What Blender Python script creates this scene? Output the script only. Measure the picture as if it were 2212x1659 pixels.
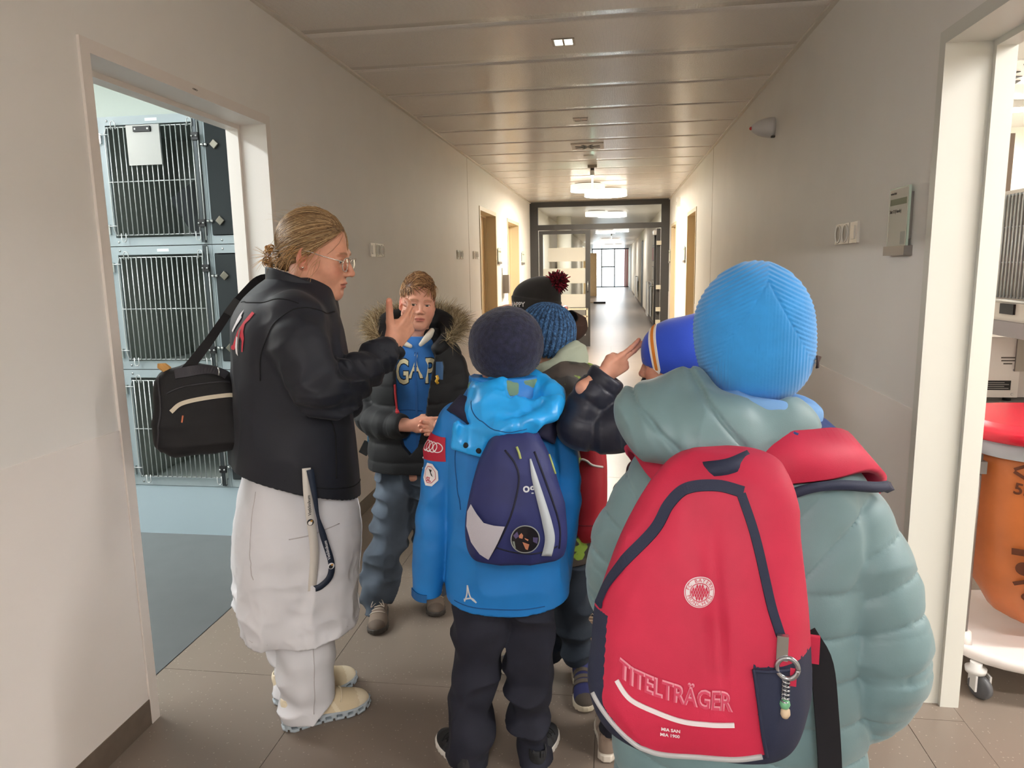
import bpy, bmesh, math, random
import numpy as np
from mathutils import Vector, Matrix
random.seed(7); RNG = np.random.RandomState(7)
for _o in list(bpy.data.objects): bpy.data.objects.remove(_o)
SC = bpy.context.scene; COL = SC.collection

# ---------------------------------------------------------------- camera, world, exposure
CAM_H = 1.42
FPX = 1545.0
def _cam():
    cx, cy = 1106.0, 829.5
    fw = np.array([1327-cx, 573-cy, FPX]); fw /= np.linalg.norm(fw)
    dn = np.array([164.0, 9711.0, FPX]); dn /= np.linalg.norm(dn)
    dn = dn-fw*dn.dot(fw); dn /= np.linalg.norm(dn)
    up = -dn; rt = np.cross(fw, up)
    if rt[0] < 0: rt = -rt
    R = np.stack([rt, fw, up], 1)
    r, u, b = R.T@np.array([1, 0, 0.]), R.T@np.array([0, -1., 0]), -(R.T@np.array([0, 0, 1.]))
    cd = bpy.data.cameras.new('camera'); co = bpy.data.objects.new('camera', cd); COL.objects.link(co)
    cd.sensor_fit = 'HORIZONTAL'; cd.sensor_width = 36.0; cd.lens = FPX/2212*36.0
    cd.clip_start = 0.05; cd.clip_end = 300
    co.matrix_world = Matrix(((r[0], u[0], b[0], 0), (r[1], u[1], b[1], 0), (r[2], u[2], b[2], CAM_H), (0, 0, 0, 1)))
    SC.camera = co
_cam()
SC.view_settings.view_transform = 'Standard'; SC.view_settings.look = 'None'
SC.view_settings.gamma = 1.0; SC.view_settings.use_curve_mapping = False
SC.view_settings.exposure = 0.36
SC.cycles.diffuse_bounces = 10; SC.cycles.max_bounces = 14
W = bpy.data.worlds.new('world'); SC.world = W; W.use_nodes = True
W.node_tree.nodes['Background'].inputs[0].default_value = (0.86, 0.93, 1.0, 1)
W.node_tree.nodes['Background'].inputs[1].default_value = 6.0      # bright overcast daylight beyond the end window

# lamp strengths (radiance of the diffusers) and colours
E_CORR, E_FAR, E_NEAR, E_RIGHT, E_LEFT, E_LEFT2 = 85.0, 30.0, 44.0, 85.0, 40.0, 110.0
C_WARM, C_NEUT, C_COOL = (1.0, 0.91, 0.75), (1.0, 0.965, 0.93), (0.92, 0.99, 1.0)

# ---------------------------------------------------------------- helpers
def lin(c):
    return tuple(((v/12.92) if v <= 0.04045 else ((v+0.055)/1.055)**2.4) for v in c)
def hexc(h):
    return lin((int(h[0:2], 16)/255, int(h[2:4], 16)/255, int(h[4:6], 16)/255))
MATS = {}
def mat(name, col, rough=0.6, metal=0.0, var=0.0, vscale=8.0, bump=0.0, bscale=200.0, spec=0.5, emit=None, estr=0.0,
        trans=0.0, ior=1.45, alpha=1.0, sheen=0.0, attr=None, stretch=None, coat=0.0, sss=0.0, kind='noise', bdist=0.001):
    if name in MATS: return MATS[name]
    m = bpy.data.materials.new(name); m.use_nodes = True; MATS[name] = m
    nt = m.node_tree; b = nt.nodes['Principled BSDF']
    if isinstance(col, str): col = hexc(col)
    b.inputs['Base Color'].default_value = (*col, 1)
    b.inputs['Roughness'].default_value = rough; b.inputs['Metallic'].default_value = metal
    b.inputs['Specular IOR Level'].default_value = spec; b.inputs['IOR'].default_value = ior
    b.inputs['Transmission Weight'].default_value = trans; b.inputs['Alpha'].default_value = alpha
    b.inputs['Sheen Weight'].default_value = sheen; b.inputs['Coat Weight'].default_value = coat
    if sss:
        b.inputs['Subsurface Weight'].default_value = sss; b.inputs['Subsurface Radius'].default_value = (0.012, 0.005, 0.003)
        b.inputs['Subsurface Scale'].default_value = 1.0
    if emit is not None:
        b.inputs['Emission Color'].default_value = (*emit, 1); b.inputs['Emission Strength'].default_value = estr
    tc = nt.nodes.new('ShaderNodeTexCoord'); mp = nt.nodes.new('ShaderNodeMapping')
    nt.links.new(tc.outputs['Object'], mp.inputs[0])
    if stretch: mp.inputs['Scale'].default_value = stretch
    src = None
    if attr:
        a = nt.nodes.new('ShaderNodeAttribute'); a.attribute_name = attr; src = a.outputs['Color']
    if var > 0:
        n = nt.nodes.new('ShaderNodeTexNoise'); n.inputs['Scale'].default_value = vscale; n.inputs['Detail'].default_value = 4
        nt.links.new(mp.outputs[0], n.inputs[0])
        hs = nt.nodes.new('ShaderNodeHueSaturation')
        mr = nt.nodes.new('ShaderNodeMapRange'); mr.inputs['From Min'].default_value = 0.3; mr.inputs['From Max'].default_value = 0.7
        mr.inputs['To Min'].default_value = 1-var; mr.inputs['To Max'].default_value = 1+var
        nt.links.new(n.outputs[0], mr.inputs[0]); nt.links.new(mr.outputs[0], hs.inputs['Value'])
        if src is not None: nt.links.new(src, hs.inputs['Color'])
        else: hs.inputs['Color'].default_value = (*col, 1)
        src = hs.outputs[0]
    if src is not None: nt.links.new(src, b.inputs['Base Color'])
    if bump > 0:
        if kind == 'wave':
            n = nt.nodes.new('ShaderNodeTexWave'); n.inputs['Scale'].default_value = bscale; n.inputs['Distortion'].default_value = 1.0
            o = n.outputs['Fac']
        elif kind == 'voronoi':
            n = nt.nodes.new('ShaderNodeTexVoronoi'); n.inputs['Scale'].default_value = bscale; o = n.outputs[0]
        else:
            n = nt.nodes.new('ShaderNodeTexNoise'); n.inputs['Scale'].default_value = bscale; n.inputs['Detail'].default_value = 3; o = n.outputs[0]
        nt.links.new(mp.outputs[0], n.inputs[0])
        bp = nt.nodes.new('ShaderNodeBump'); bp.inputs['Strength'].default_value = bump; bp.inputs['Distance'].default_value = bdist
        nt.links.new(o, bp.inputs['Height']); nt.links.new(bp.outputs[0], b.inputs['Normal'])
    return m

def link(o, parent=None):
    COL.objects.link(o)
    if parent is not None: o.parent = parent
    return o
def tag(o, label=None, cat=None, group=None, kind=None):
    if label: o['label'] = label
    if cat: o['category'] = cat
    if group: o['group'] = group
    if kind: o['kind'] = kind
    return o
def thing(name, label, cat, loc=(0, 0, 0), rz=0.0, group=None):
    o = bpy.data.objects.new(name, None); o.empty_display_size = 0.05; link(o)
    o.location = loc; o.rotation_euler = (0, 0, rz)
    return tag(o, label, cat, group)
def copy_tree(o, parent=None):
    c = o.copy(); link(c, parent)
    for ch in list(o.children): copy_tree(ch, c)
    return c
def fin(name, bm, m, parent=None, smooth=False, bevel=0.0, seg=2):
    if bevel > 0:
        bmesh.ops.bevel(bm, geom=[e for e in bm.edges if len(e.link_faces) == 2 and e.calc_face_angle(0) > 0.5],
                        offset=bevel, segments=seg, profile=0.5, affect='EDGES', clamp_overlap=True)
    me = bpy.data.meshes.new(name); bm.to_mesh(me); bm.free()
    if smooth:
        me.polygons.foreach_set('use_smooth', np.ones(len(me.polygons), bool))
    for mm in (m if isinstance(m, (list, tuple)) else [m]): me.materials.append(mm)
    return link(bpy.data.objects.new(name, me), parent)
def abox(bm, x0, x1, y0, y1, z0, z1, M=None):
    v = [bm.verts.new((x, y, z)) for x in (x0, x1) for y in (y0, y1) for z in (z0, z1)]
    for f in ((0, 1, 3, 2), (4, 6, 7, 5), (0, 4, 5, 1), (2, 3, 7, 6), (0, 2, 6, 4), (1, 5, 7, 3)):
        bm.faces.new([v[i] for i in f])
    if M is not None: bmesh.ops.transform(bm, matrix=M, verts=v)
    return v
def box(name, x0, x1, y0, y1, z0, z1, m, parent=None, bevel=0.0, seg=2, smooth=False):
    bm = bmesh.new(); abox(bm, min(x0, x1), max(x0, x1), min(y0, y1), max(y0, y1), min(z0, z1), max(z0, z1))
    return fin(name, bm, m, parent, smooth, bevel, seg)
def boxes(name, lst, m, parent=None, bevel=0.0, seg=2):
    bm = bmesh.new()
    for b in lst: abox(bm, *b)
    return fin(name, bm, m, parent, False, bevel, seg)
def atube(bm, pts, rs, n=8, cap=True, flat=1.0):
    """tube along points, radius per point"""
    pts = [Vector(p) for p in pts]
    if not hasattr(rs, '__len__'): rs = [rs]*len(pts)
    t0 = (pts[1]-pts[0]).normalized()
    ref = Vector((0, 0, 1)) if abs(t0.z) < 0.9 else Vector((1, 0, 0))
    nrm = t0.cross(ref).normalized(); rings = []
    for i, p in enumerate(pts):
        t = (pts[min(i+1, len(pts)-1)]-pts[max(i-1, 0)]).normalized()
        nrm = (nrm-t*nrm.dot(t)); nrm = nrm.normalized() if nrm.length > 1e-6 else t.orthogonal().normalized()
        bn = t.cross(nrm)
        rings.append([bm.verts.new(p+(nrm*math.cos(2*math.pi*k/n)+bn*(flat*math.sin(2*math.pi*k/n)))*rs[i]) for k in range(n)])
    for a, b in zip(rings, rings[1:]):
        for k in range(n): bm.faces.new((a[k], a[(k+1) % n], b[(k+1) % n], b[k]))
    if cap:
        bm.faces.new(rings[0][::-1]); bm.faces.new(rings[-1])
    return rings
def tube(name, pts, rs, m, parent=None, n=8, flat=1.0):
    bm = bmesh.new(); atube(bm, pts, rs, n, True, flat); return fin(name, bm, m, parent, True)
def alathe(bm, prof, n=32, M=None):
    """prof: (r, z) list, revolve about z"""
    rings = []; vs = []
    for r, z in prof:
        ring = [bm.verts.new((r*math.cos(2*math.pi*k/n), r*math.sin(2*math.pi*k/n), z)) for k in range(n)]; rings.append(ring); vs += ring
    for a, b in zip(rings, rings[1:]):
        for k in range(n): bm.faces.new((a[k], a[(k+1) % n], b[(k+1) % n], b[k]))
    bm.faces.new(rings[0][::-1]); bm.faces.new(rings[-1])
    if M is not None: bmesh.ops.transform(bm, matrix=M, verts=vs)
def lathe(name, prof, m, parent=None, n=32, M=None, smooth=True):
    bm = bmesh.new(); alathe(bm, prof, n, M); o = fin(name, bm, m, parent, False)
    if smooth:
        for p in o.data.polygons: p.use_smooth = len(p.vertices) == 4
    return o
def aribbon(bm, pts, widths, nrms, th=0.002):
    """flat strap along pts; nrms: face normal per point"""
    pts = [Vector(p) for p in pts]; rows = []
    if not hasattr(widths, '__len__'): widths = [widths]*len(pts)
    for i, p in enumerate(pts):
        t = (pts[min(i+1, len(pts)-1)]-pts[max(i-1, 0)]).normalized(); nn = Vector(nrms[i] if hasattr(nrms[0], '__len__') else nrms)
        nn = (nn-t*nn.dot(t)).normalized(); s = t.cross(nn)*(widths[i]/2)
        rows.append([bm.verts.new(p+s+nn*th/2), bm.verts.new(p-s+nn*th/2), bm.verts.new(p-s-nn*th/2), bm.verts.new(p+s-nn*th/2)])
    for a, b in zip(rows, rows[1:]):
        for k in range(4): bm.faces.new((a[k], a[(k+1) % 4], b[(k+1) % 4], b[k]))
    bm.faces.new(rows[0][::-1]); bm.faces.new(rows[-1])
def ribbon(name, pts, widths, nrms, m, parent=None, th=0.002, smooth=False):
    bm = bmesh.new(); aribbon(bm, pts, widths, nrms, th); bmesh.ops.recalc_face_normals(bm, faces=bm.faces)
    return fin(name, bm, m, parent, smooth)
def spline(pts, n):
    """Catmull-Rom resample (numpy)"""
    P = np.asarray(pts, float)
    if P.ndim == 1: P = P[:, None]
    Q = np.vstack([2*P[0]-P[1], P, 2*P[-1]-P[-2]]); k = len(P)-1
    out = []
    for s in np.linspace(0, k-1e-9, n):
        i = int(s); t = s-i; a, b, c, d = Q[i], Q[i+1], Q[i+2], Q[i+3]
        out.append(0.5*((2*b)+(-a+c)*t+(2*a-5*b+4*c-d)*t*t+(-a+3*b-3*c+d)*t**3))
    return np.array(out)
def text(name, s, size, m, parent, M, th=0.0004, align='CENTER', spacing=1.0, sx=1.0, shear=0.0, bold=0.0):
    cu = bpy.data.curves.new(name, 'FONT'); cu.body = s; cu.size = size; cu.extrude = th; cu.align_x = align; cu.align_y = 'CENTER'
    cu.space_character = spacing; cu.shear = shear; cu.offset = bold; cu.resolution_u = 3
    o = bpy.data.objects.new(name, cu); COL.objects.link(o)
    bpy.context.view_layer.update()
    dg = bpy.context.evaluated_depsgraph_get()
    me = bpy.data.meshes.new_from_object(o.evaluated_get(dg)); bpy.data.objects.remove(o)
    me.transform(Matrix.Diagonal((sx, 1, 1, 1))); me.transform(M); me.materials.append(m)
    return link(bpy.data.objects.new(name, me), parent)
def frame(o, x, y, z=None):
    """4x4 with local x, y axes (z = x cross y) at o"""
    x = Vector(x).normalized(); y = Vector(y); y = (y-x*y.dot(x)).normalized(); z = x.cross(y)
    return Matrix(((x.x, y.x, z.x, o[0]), (x.y, y.y, z.y, o[1]), (x.z, y.z, z.z, o[2]), (0, 0, 0, 1)))
def area(name, loc, size, power, col, parent=None, shape='DISK', size_y=None, rot=(0, 0, 0), spread=180):
    l = bpy.data.lights.new(name, 'AREA'); l.shape = shape; l.size = size; l.energy = power; l.color = col
    if size_y: l.size_y = size_y
    l.spread = math.radians(spread)
    o = bpy.data.objects.new(name, l); link(o, parent); o.location = loc; o.rotation_euler = rot
    return o
# ================================================================ SETTING
XL, XR, ZC = -1.46, 0.927, 2.51
XLI, XRI = -1.615, 1.09           # inner faces of the two corridor walls (room side)
Y0, YP, YE = -4.6, 12.7, 48.0
m_wall = mat('wall_paint', 'E8E6E2', 0.62, var=0.02, vscale=3, bump=0.12, bscale=260, bdist=0.0008)
m_wains = mat('wall_panel_vinyl', 'EDE7E2', 0.5, var=0.015, vscale=2, bump=0.06, bscale=400, bdist=0.0004)
m_base = mat('baseboard_lino', '6F6357', 0.5, var=0.08, vscale=30)
m_frame = mat('door_frame_paint', 'E4DDD7', 0.42)
m_cream = mat('far_wall_paint', 'E6E0D2', 0.6)
m_white = mat('white_plastic', 'E9E9E6', 0.35)
m_dark = mat('anthracite_metal', '3C3B3B', 0.42)
m_black = mat('black_rubber', '151517', 0.55)
m_steel = mat('stainless_steel', 'B9BCBC', 0.28, metal=1.0)
m_alu = mat('brushed_aluminium', '8D8884', 0.4, metal=0.7)
m_wood = mat('beech_wood', 'C9AE86', 0.5, var=0.12, vscale=6, stretch=(14, 14, 1))

def floor_mat():
    m = mat('floor_lino', '7E7268', 0.32, var=0.05, vscale=2.0, bump=0.04, bscale=90)
    nt = m.node_tree; b = nt.nodes['Principled BSDF']
    tc = nt.nodes.new('ShaderNodeTexCoord')
    geo = nt.nodes.new('ShaderNodeNewGeometry')
    v = nt.nodes.new('ShaderNodeTexVoronoi'); v.inputs['Scale'].default_value = 55
    nt.links.new(geo.outputs['Position'], v.inputs[0])
    lt = nt.nodes.new('ShaderNodeMath'); lt.operation = 'LESS_THAN'; lt.inputs[1].default_value = 0.13
    nt.links.new(v.outputs['Distance'], lt.inputs[0])
    mx = nt.nodes.new('ShaderNodeMix'); mx.data_type = 'RGBA'
    old = b.inputs['Base Color'].links[0].from_socket
    nt.links.new(lt.outputs[0], mx.inputs[0]); nt.links.new(old, mx.inputs[6]); mx.inputs[7].default_value = (*hexc('9B8F82'), 1)
    nt.links.new(mx.outputs[2], b.inputs['Base Color'])
    return m
m_floor = floor_mat()
m_joint = mat('floor_joint', '5E544B', 0.7)

# ---- floor: sub-floor plus single lino tiles
fl = box('floor', XL-0.2, XR+0.2, Y0, YP, -0.06, -0.004, m_joint); tag(fl, kind='structure')
xs = [-1.97+0.96*k for k in range(5)]; ys = [2.2+0.845*k for k in range(-8, 14)]
tile_me = {}
for a, b in zip(xs, xs[1:]):
    for c, d in zip(ys, ys[1:]):
        x0, x1 = max(a, XL-0.16), min(b, XR+0.16); y0, y1 = max(c, Y0), min(d, YP)
        if x1-x0 < 0.02 or y1-y0 < 0.02: continue
        key = (round(x1-x0, 3), round(y1-y0, 3))
        if key not in tile_me:
            o = box('tile', -key[0]/2+0.001, key[0]/2-0.001, -key[1]/2+0.001, key[1]/2-0.001, -0.004, 0.0, m_floor, fl, 0.0006, 1)
            tile_me[key] = o.data
        else:
            o = link(bpy.data.objects.new('tile', tile_me[key]), fl)
        o.location = ((x0+x1)/2, (y0+y1)/2, 0)
tag(box('floor_far', XL-0.2, XR+0.2, YP, YE+1, -0.06, 0.0, m_floor), kind='structure')
tag(box('floor_left_room', -5.2, XLI, 0.2, 6.2, -0.06, 0.0, mat('floor_room_grey', '5C5F60', 0.35, var=0.05)), kind='structure')
tag(box('floor_right_room', XR+0.16, 5.0, -1.6, 7.0, -0.06, 0.0, m_floor), kind='structure')

# ---- walls with openings
def wall_run(name, x0, x1, y0, y1, openings, m, z1=ZC+0.15):
    """openings: (ya, yb, ztop)"""
    L = []; c = y0
    for ya, yb, zt in openings:
        ya, yb, zt = ya-0.02, yb+0.02, zt+0.02
        L.append((x0, x1, c, ya, 0, z1)); L.append((x0, x1, ya, yb, zt, z1)); c = yb
    L.append((x0, x1, c, y1, 0, z1))
    return tag(boxes(name, L, m), kind='structure')
OPL = [(1.935, 2.965, 2.03), (7.90, 8.92, 2.04), (9.97, 11.08, 2.04)]
OPR = [(0.85, 2.29, 2.02), (8.62, 9.55, 2.02), (11.35, 12.2, 2.02)]
wl = wall_run('wall_left', XLI, XL, Y0, YP, OPL, m_wall)
wr = wall_run('wall_right', XR, XRI, Y0, YP, OPR, m_wall)
def panels(wall, x, s, ops, y0, y1):
    """wainscot panels and baseboards between the openings; s = direction into the corridor"""
    c = y0; segs = []
    for ya, yb, _ in ops:
        segs.append((c, ya-0.04)); c = yb+0.03
    segs.append((c, y1))
    for a, b in segs:
        cuts = [a]+[q for q in (-1.0, 4.9, 7.25, 10.2) if a+0.2 < q < b-0.2]+[b]
        for p, q in zip(cuts, cuts[1:]):
            box('wall_panel', x, x+s*0.004, p+0.001, q-0.001, 0.085, 0.96, m_wains, wall, 0.0015, 1)
    return segs
sl = panels(wl, XL, 1, OPL, Y0, YP); sr = panels(wr, XR, -1, OPR, Y0, YP)
for nm, segs, x, s in (('baseboard_left', sl, XL, 1), ('baseboard_right', sr, XR, -1)):
    tag(boxes(nm, [(min(x, x+s*0.007), max(x, x+s*0.007), a, b, 0, 0.085) for a, b in segs], m_base), kind='structure')
# vertical joint lines in the upper wall lining
for nm, x in (('trim_1', XL), ('trim_2', XR)):
    tag(box(nm, x-0.0015, x+0.0015, 7.248, 7.252, 0.96, ZC, mat('lining_joint', 'A79E90', 0.8)), kind='structure')
tag(box('wall_back', XL-0.2, XR+0.2, Y0-0.1, Y0, 0, ZC+0.15, m_wall), kind='structure')
# side rooms
m_room = mat('room_wall_green', 'A4ADA6', 0.55)
tag(boxes('wall_left_room', [(-5.3, -5.2, 0.1, 6.3, 0, 2.7), (-5.2, XLI, 0.1, 0.2, 0, 2.7), (-5.2, XLI, 6.2, 6.3, 0, 2.7), (-5.2, XLI, 3.53, 3.6, 2.215, 2.7)], m_room), kind='structure')
tag(box('ceiling_left_room', -5.2, XLI, 0.2, 6.2, 2.6, 2.7, mat('room_ceiling', 'E4E6E2', 0.7)), kind='structure')
tag(boxes('wall_right_room', [(5.0, 5.1, -1.7, 7.0, 0, 2.7), (XRI, 5.0, -1.7, -1.6, 0, 2.7), (XRI, 5.0, 6.9, 7.0, 0, 2.7)], mat('room_wall_cream', 'E3DBCB', 0.6)), kind='structure')
tag(box('ceiling_right_room', XRI, 5.0, -1.6, 6.9, ZC+0.01, 2.7, mat('room_ceiling', 'E4E6E2', 0.7)), kind='structure')
# far corridor
m_farwall = mat('far_wall_paint', 'E6E0D2', 0.6)
tag(wall_run('wall_left_far', XLI, XL, YP, YE, [(14.2, 15.2, 2.04), (34.0, 37.0, 2.3)], m_farwall), kind='structure')
tag(wall_run('wall_right_far', XR, XRI, YP, YE, [(24.0, 25.4, 2.2)], m_farwall), kind='structure')
tag(boxes('wall_far_alcoves', [(-3.2, -3.1, 33.9, 37.1, 0, 2.6), (-3.1, XLI, 33.9, 34.0, 0, 2.6), (-3.1, XLI, 37.0, 37.1, 0, 2.6), (-3.1, XLI, 34, 37, 2.3, 2.6), (-1.95, -1.9, 14.1, 15.3, 0, 2.3), (XRI, 1.2, 23.9, 25.5, 0, 2.4)], m_farwall), kind='structure')
tag(boxes('ceiling_far', [(XL-0.2, XR+0.2, YP, YE, ZC, ZC+0.1)], mat('far_ceiling', 'D8D2C8', 0.3)), kind='structure')
tag(boxes('baseboard_far', [(XR-0.007, XR, YP, 24.0, 0, 0.085), (XR-0.007, XR, 25.4, YE, 0, 0.085), (XL, XL+0.007, YP, 34.0, 0, 0.085)], m_base), kind='structure')

# ---- ceiling: single perforated metal panels under a slab
def ceil_mat():
    m = mat('ceiling_perforated_metal', 'DDD7CE', 0.24, metal=0.0)
    nt = m.node_tree; b = nt.nodes['Principled BSDF']
    geo = nt.nodes.new('ShaderNodeNewGeometry'); sep = nt.nodes.new('ShaderNodeSeparateXYZ'); nt.links.new(geo.outputs['Position'], sep.inputs[0])
    outs = []
    for ax in (0, 1):
        f = nt.nodes.new('ShaderNodeMath'); f.operation = 'PINGPONG'; f.inputs[1].default_value = 0.0028
        nt.links.new(sep.outputs[ax], f.inputs[0])
        s = nt.nodes.new('ShaderNodeMath'); s.operation = 'POWER'; s.inputs[1].default_value = 2
        nt.links.new(f.outputs[0], s.inputs[0]); outs.append(s.outputs[0])
    ad = nt.nodes.new('ShaderNodeMath'); ad.operation = 'ADD'; nt.links.new(outs[0], ad.inputs[0]); nt.links.new(outs[1], ad.inputs[1])
    lt = nt.nodes.new('ShaderNodeMath'); lt.operation = 'LESS_THAN'; lt.inputs[1].default_value = 0.0009**2*1.6; nt.links.new(ad.outputs[0], lt.inputs[0])
    mx = nt.nodes.new('ShaderNodeMix'); mx.data_type = 'RGBA'; nt.links.new(lt.outputs[0], mx.inputs[0])
    mx.inputs[6].default_value = (*hexc('EFEAE4'), 1); mx.inputs[7].default_value = (*hexc('5A544E'), 1)
    nt.links.new(mx.outputs[2], b.inputs['Base Color'])
    return m
m_ceil = ceil_mat()
ce = tag(box('ceiling', XL-0.2, XR+0.2, Y0, YP, ZC+0.014, ZC+0.15, mat('ceiling_slab', 'C9C1B6', 0.7)), kind='structure')
PIT = 0.628; pm = None
for k in range(-13, 16):
    yc = 3.40+PIT*(k+0.5)
    if yc-PIT/2 < Y0 or yc+PIT/2 > YP: continue
    if pm is None:
        bm = bmesh.new(); n = 10; w = PIT/2-0.0008; rows = []
        for i in range(n+1):
            t = -1+2*i/n; sag = 0.0          # the sheet lifts a little towards its folded edges
            rows.append([bm.verts.new((XL+0.001, t*w, sag)), bm.verts.new((XR-0.001, t*w, sag))])
        for a, b in zip(rows, rows[1:]): bm.faces.new((a[0], b[0], b[1], a[1]))
        for r, s in ((rows[0], 1), (rows[-1], -1)):
            u = [bm.verts.new((v.co.x, v.co.y, 0.013)) for v in r]
            bm.faces.new((r[0], r[1], u[1], u[0]) if s > 0 else (r[1], r[0], u[0], u[1]))
        bmesh.ops.recalc_face_normals(bm, faces=bm.faces)
        o = fin('ceiling_panel', bm, m_ceil, ce); pm = o.data
        for p in pm.polygons: p.use_smooth = True
    else: o = link(bpy.data.objects.new('ceiling_panel', pm), ce)
    o.location = (0, yc, ZC)
jm = None  # pale strips added to paint the highlight along the panel seams
for k in range(-12, 16):
    yj = 3.40+PIT*k
    if not (Y0 < yj < YP): continue
    if jm is None: o = box('seam_highlight', XL+0.002, XR-0.002, -0.003, 0.003, -0.0002, 0.010, mat('joint_highlight', 'F4F1EC', 0.35), ce); jm = o.data
    else: o = link(bpy.data.objects.new('seam_highlight', jm), ce)
    o.location = (0, yj, ZC)
for nm, x, s in (('trim_3', XL, 1), ('trim_4', XR, -1)):
    tag(box(nm, min(x, x+s*0.022), max(x, x+s*0.022), Y0, YP, ZC-0.012, ZC+0.001, mat('ceiling_edge_trim', 'DAD4CA', 0.4), bevel=0.003), kind='structure')

# ---- door frames
def door_frame(name, x, s, ya, yb, zt, depth, m, face=0.038):
    """x = corridor face, s = direction into corridor, depth = wall thickness"""
    d = tag(bpy.data.objects.new(name, None), kind='structure'); link(d); d.location = (x, (ya+yb)/2, 0); d.empty_display_size = 0.05
    yc = (ya+yb)/2
    def fb(n, p, q, z0, z1, xa=-depth, xb=0.008, bev=0.002):
        o = box(n, min(s*xa, s*xb), max(s*xa, s*xb), p-yc, q-yc, z0, z1, m, d, bev, 1); return o
    fb('frame_post', ya-face, ya, 0, zt, -depth-0.006); fb('frame_post', yb, yb+face, 0, zt, -depth-0.006)
    fb('frame_head', ya-face, yb+face, zt, zt+face, -depth-0.006)
    # rebate step on the room side
    fb('rebate_post', ya, ya+0.018, 0, zt, -depth-0.01, -depth+0.045); fb('rebate_post', yb-0.018, yb, 0, zt, -depth-0.01, -depth+0.045)
    fb('rebate_head', ya+0.018, yb-0.018, zt-0.018, zt, -depth-0.01, -depth+0.045)
    return d
d1 = door_frame('door_1', XL, 1, 1.935, 2.965, 2.03, 0.155, m_frame)
text('maker_mark', '<OWG>', 0.009, mat('ink_grey', '55504A', 0.7), d1, frame((0.0085, 0.0, 2.05), (0, 1, 0), (0, 0, 1)))
d2 = door_frame('door_2', XR, -1, 0.85, 2.29, 2.02, 0.163, mat('door_frame_white', 'D2D3CC', 0.4))
for z0, z1 in ((0.985, 1.03), (0.895, 0.95)):     # black strike slots in the rebate
    box('strike_slot', 0.143, 0.155, 0.7065, 0.7025, z0, z1, m_black, d2, 0.0015, 1)
def leaf_door(n, x, s, ya, yb, zt, glass=False, handle_y=None):
    d = door_frame('door_%d' % n, x, s, ya, yb, zt, 0.155, mat('door_frame_beige', 'CDBE9F', 0.45), 0.045)
    yc = (ya+yb)/2; xd = -s*0.14
    o = box('door_leaf', min(xd, xd-s*0.04), max(xd, xd-s*0.04), ya+0.02-yc, yb-0.02-yc, 0.008, zt-0.02, m_wood, d, 0.002, 1)
    if glass:
        box('glass_strip', min(xd+s*0.002, xd-s*0.02), max(xd+s*0.002, xd-s*0.02), -0.36, -0.2, 0.75, 1.9, mat('dark_glass', '5A5F60', 0.1), o)
    hy = (handle_y if handle_y is not None else ya+0.09)-yc
    h = tube('handle', [(xd, hy, 1.03), (xd+s*0.05, hy, 1.03), (xd+s*0.055, hy+0.02, 1.03), (xd+s*0.055, hy+0.12, 1.03)], 0.009, m_steel, o)
    box('key_plate', min(xd, xd+s*0.006), max(xd, xd+s*0.006), hy-0.02, hy+0.02, 0.9, 1.09, m_steel, o, 0.001, 1)
    return d
leaf_door(3, XL, 1, 7.90, 8.92, 2.04); leaf_door(4, XL, 1, 9.97, 11.08, 2.04, True)
leaf_door(5, XR, -1, 8.62, 9.55, 2.02); leaf_door(6, XR, -1, 11.35, 12.2, 2.02)

# ---- glazed partition across the corridor
m_glass = mat('clear_glass', (0.95, 0.98, 0.97), 0.02, trans=1.0, ior=1.01)
m_frost = mat('frosted_band', 'C9C7BE', 0.6, alpha=0.88)
pt = tag(bpy.data.objects.new('door_7', None), kind='structure'); link(pt); pt.location = ((XL+XR)/2, YP, 0)
xc = (XL+XR)/2
def pb(n, x0, x1, z0, z1, m=m_dark, y0=-0.04, y1=0.04, p=None, bev=0.003):
    return box(n, x0-xc, x1-xc, y0, y1, z0, z1, m, p or pt, bev, 1)
pb('frame_head', XL, XR, 2.43, ZC); pb('frame_post', XL, XL+0.14, 0, 2.43); pb('frame_post', XR-0.14, XR, 0, 2.43)
pb('transom_bar', XL+0.14, XR-0.14, 2.04, 2.13); pb('transom_glass', XL+0.14, XR-0.14, 2.13, 2.43, m_glass, -0.004, 0.004, bev=0)
lf = pb('door_leaf', XL+0.155, XL+0.22, 0.01, 2.03, y0=-0.03, y1=0.03)
pb('leaf_stile', -0.495, -0.415, 0.01, 2.03, y0=-0.03, y1=0.03, p=lf); pb('leaf_rail', XL+0.22, -0.495, 1.97, 2.03, y0=-0.03, y1=0.03, p=lf); pb('leaf_rail', XL+0.22, -0.495, 0.01, 0.2, y0=-0.03, y1=0.03, p=lf)
pb('pane', XL+0.22, -0.495, 0.2, 1.97, m_glass, -0.004, 0.004, p=lf, bev=0)
for z0, z1, xa in ((1.50, 1.735, -1.15), (1.12, 1.38, -1.24), (0.70, 0.93, -1.24)):
    pb('frosted_band', xa, -0.496, z0, z1, m_frost, -0.0055, -0.0042, p=lf, bev=0)
tube('pull_handle', [(-0.455-xc, -0.03, 0.99), (-0.455-xc, -0.075, 0.99), (-0.455-xc, -0.075, 1.15), (-0.455-xc, -0.03, 1.15)], 0.011, m_steel, lf)
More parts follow.
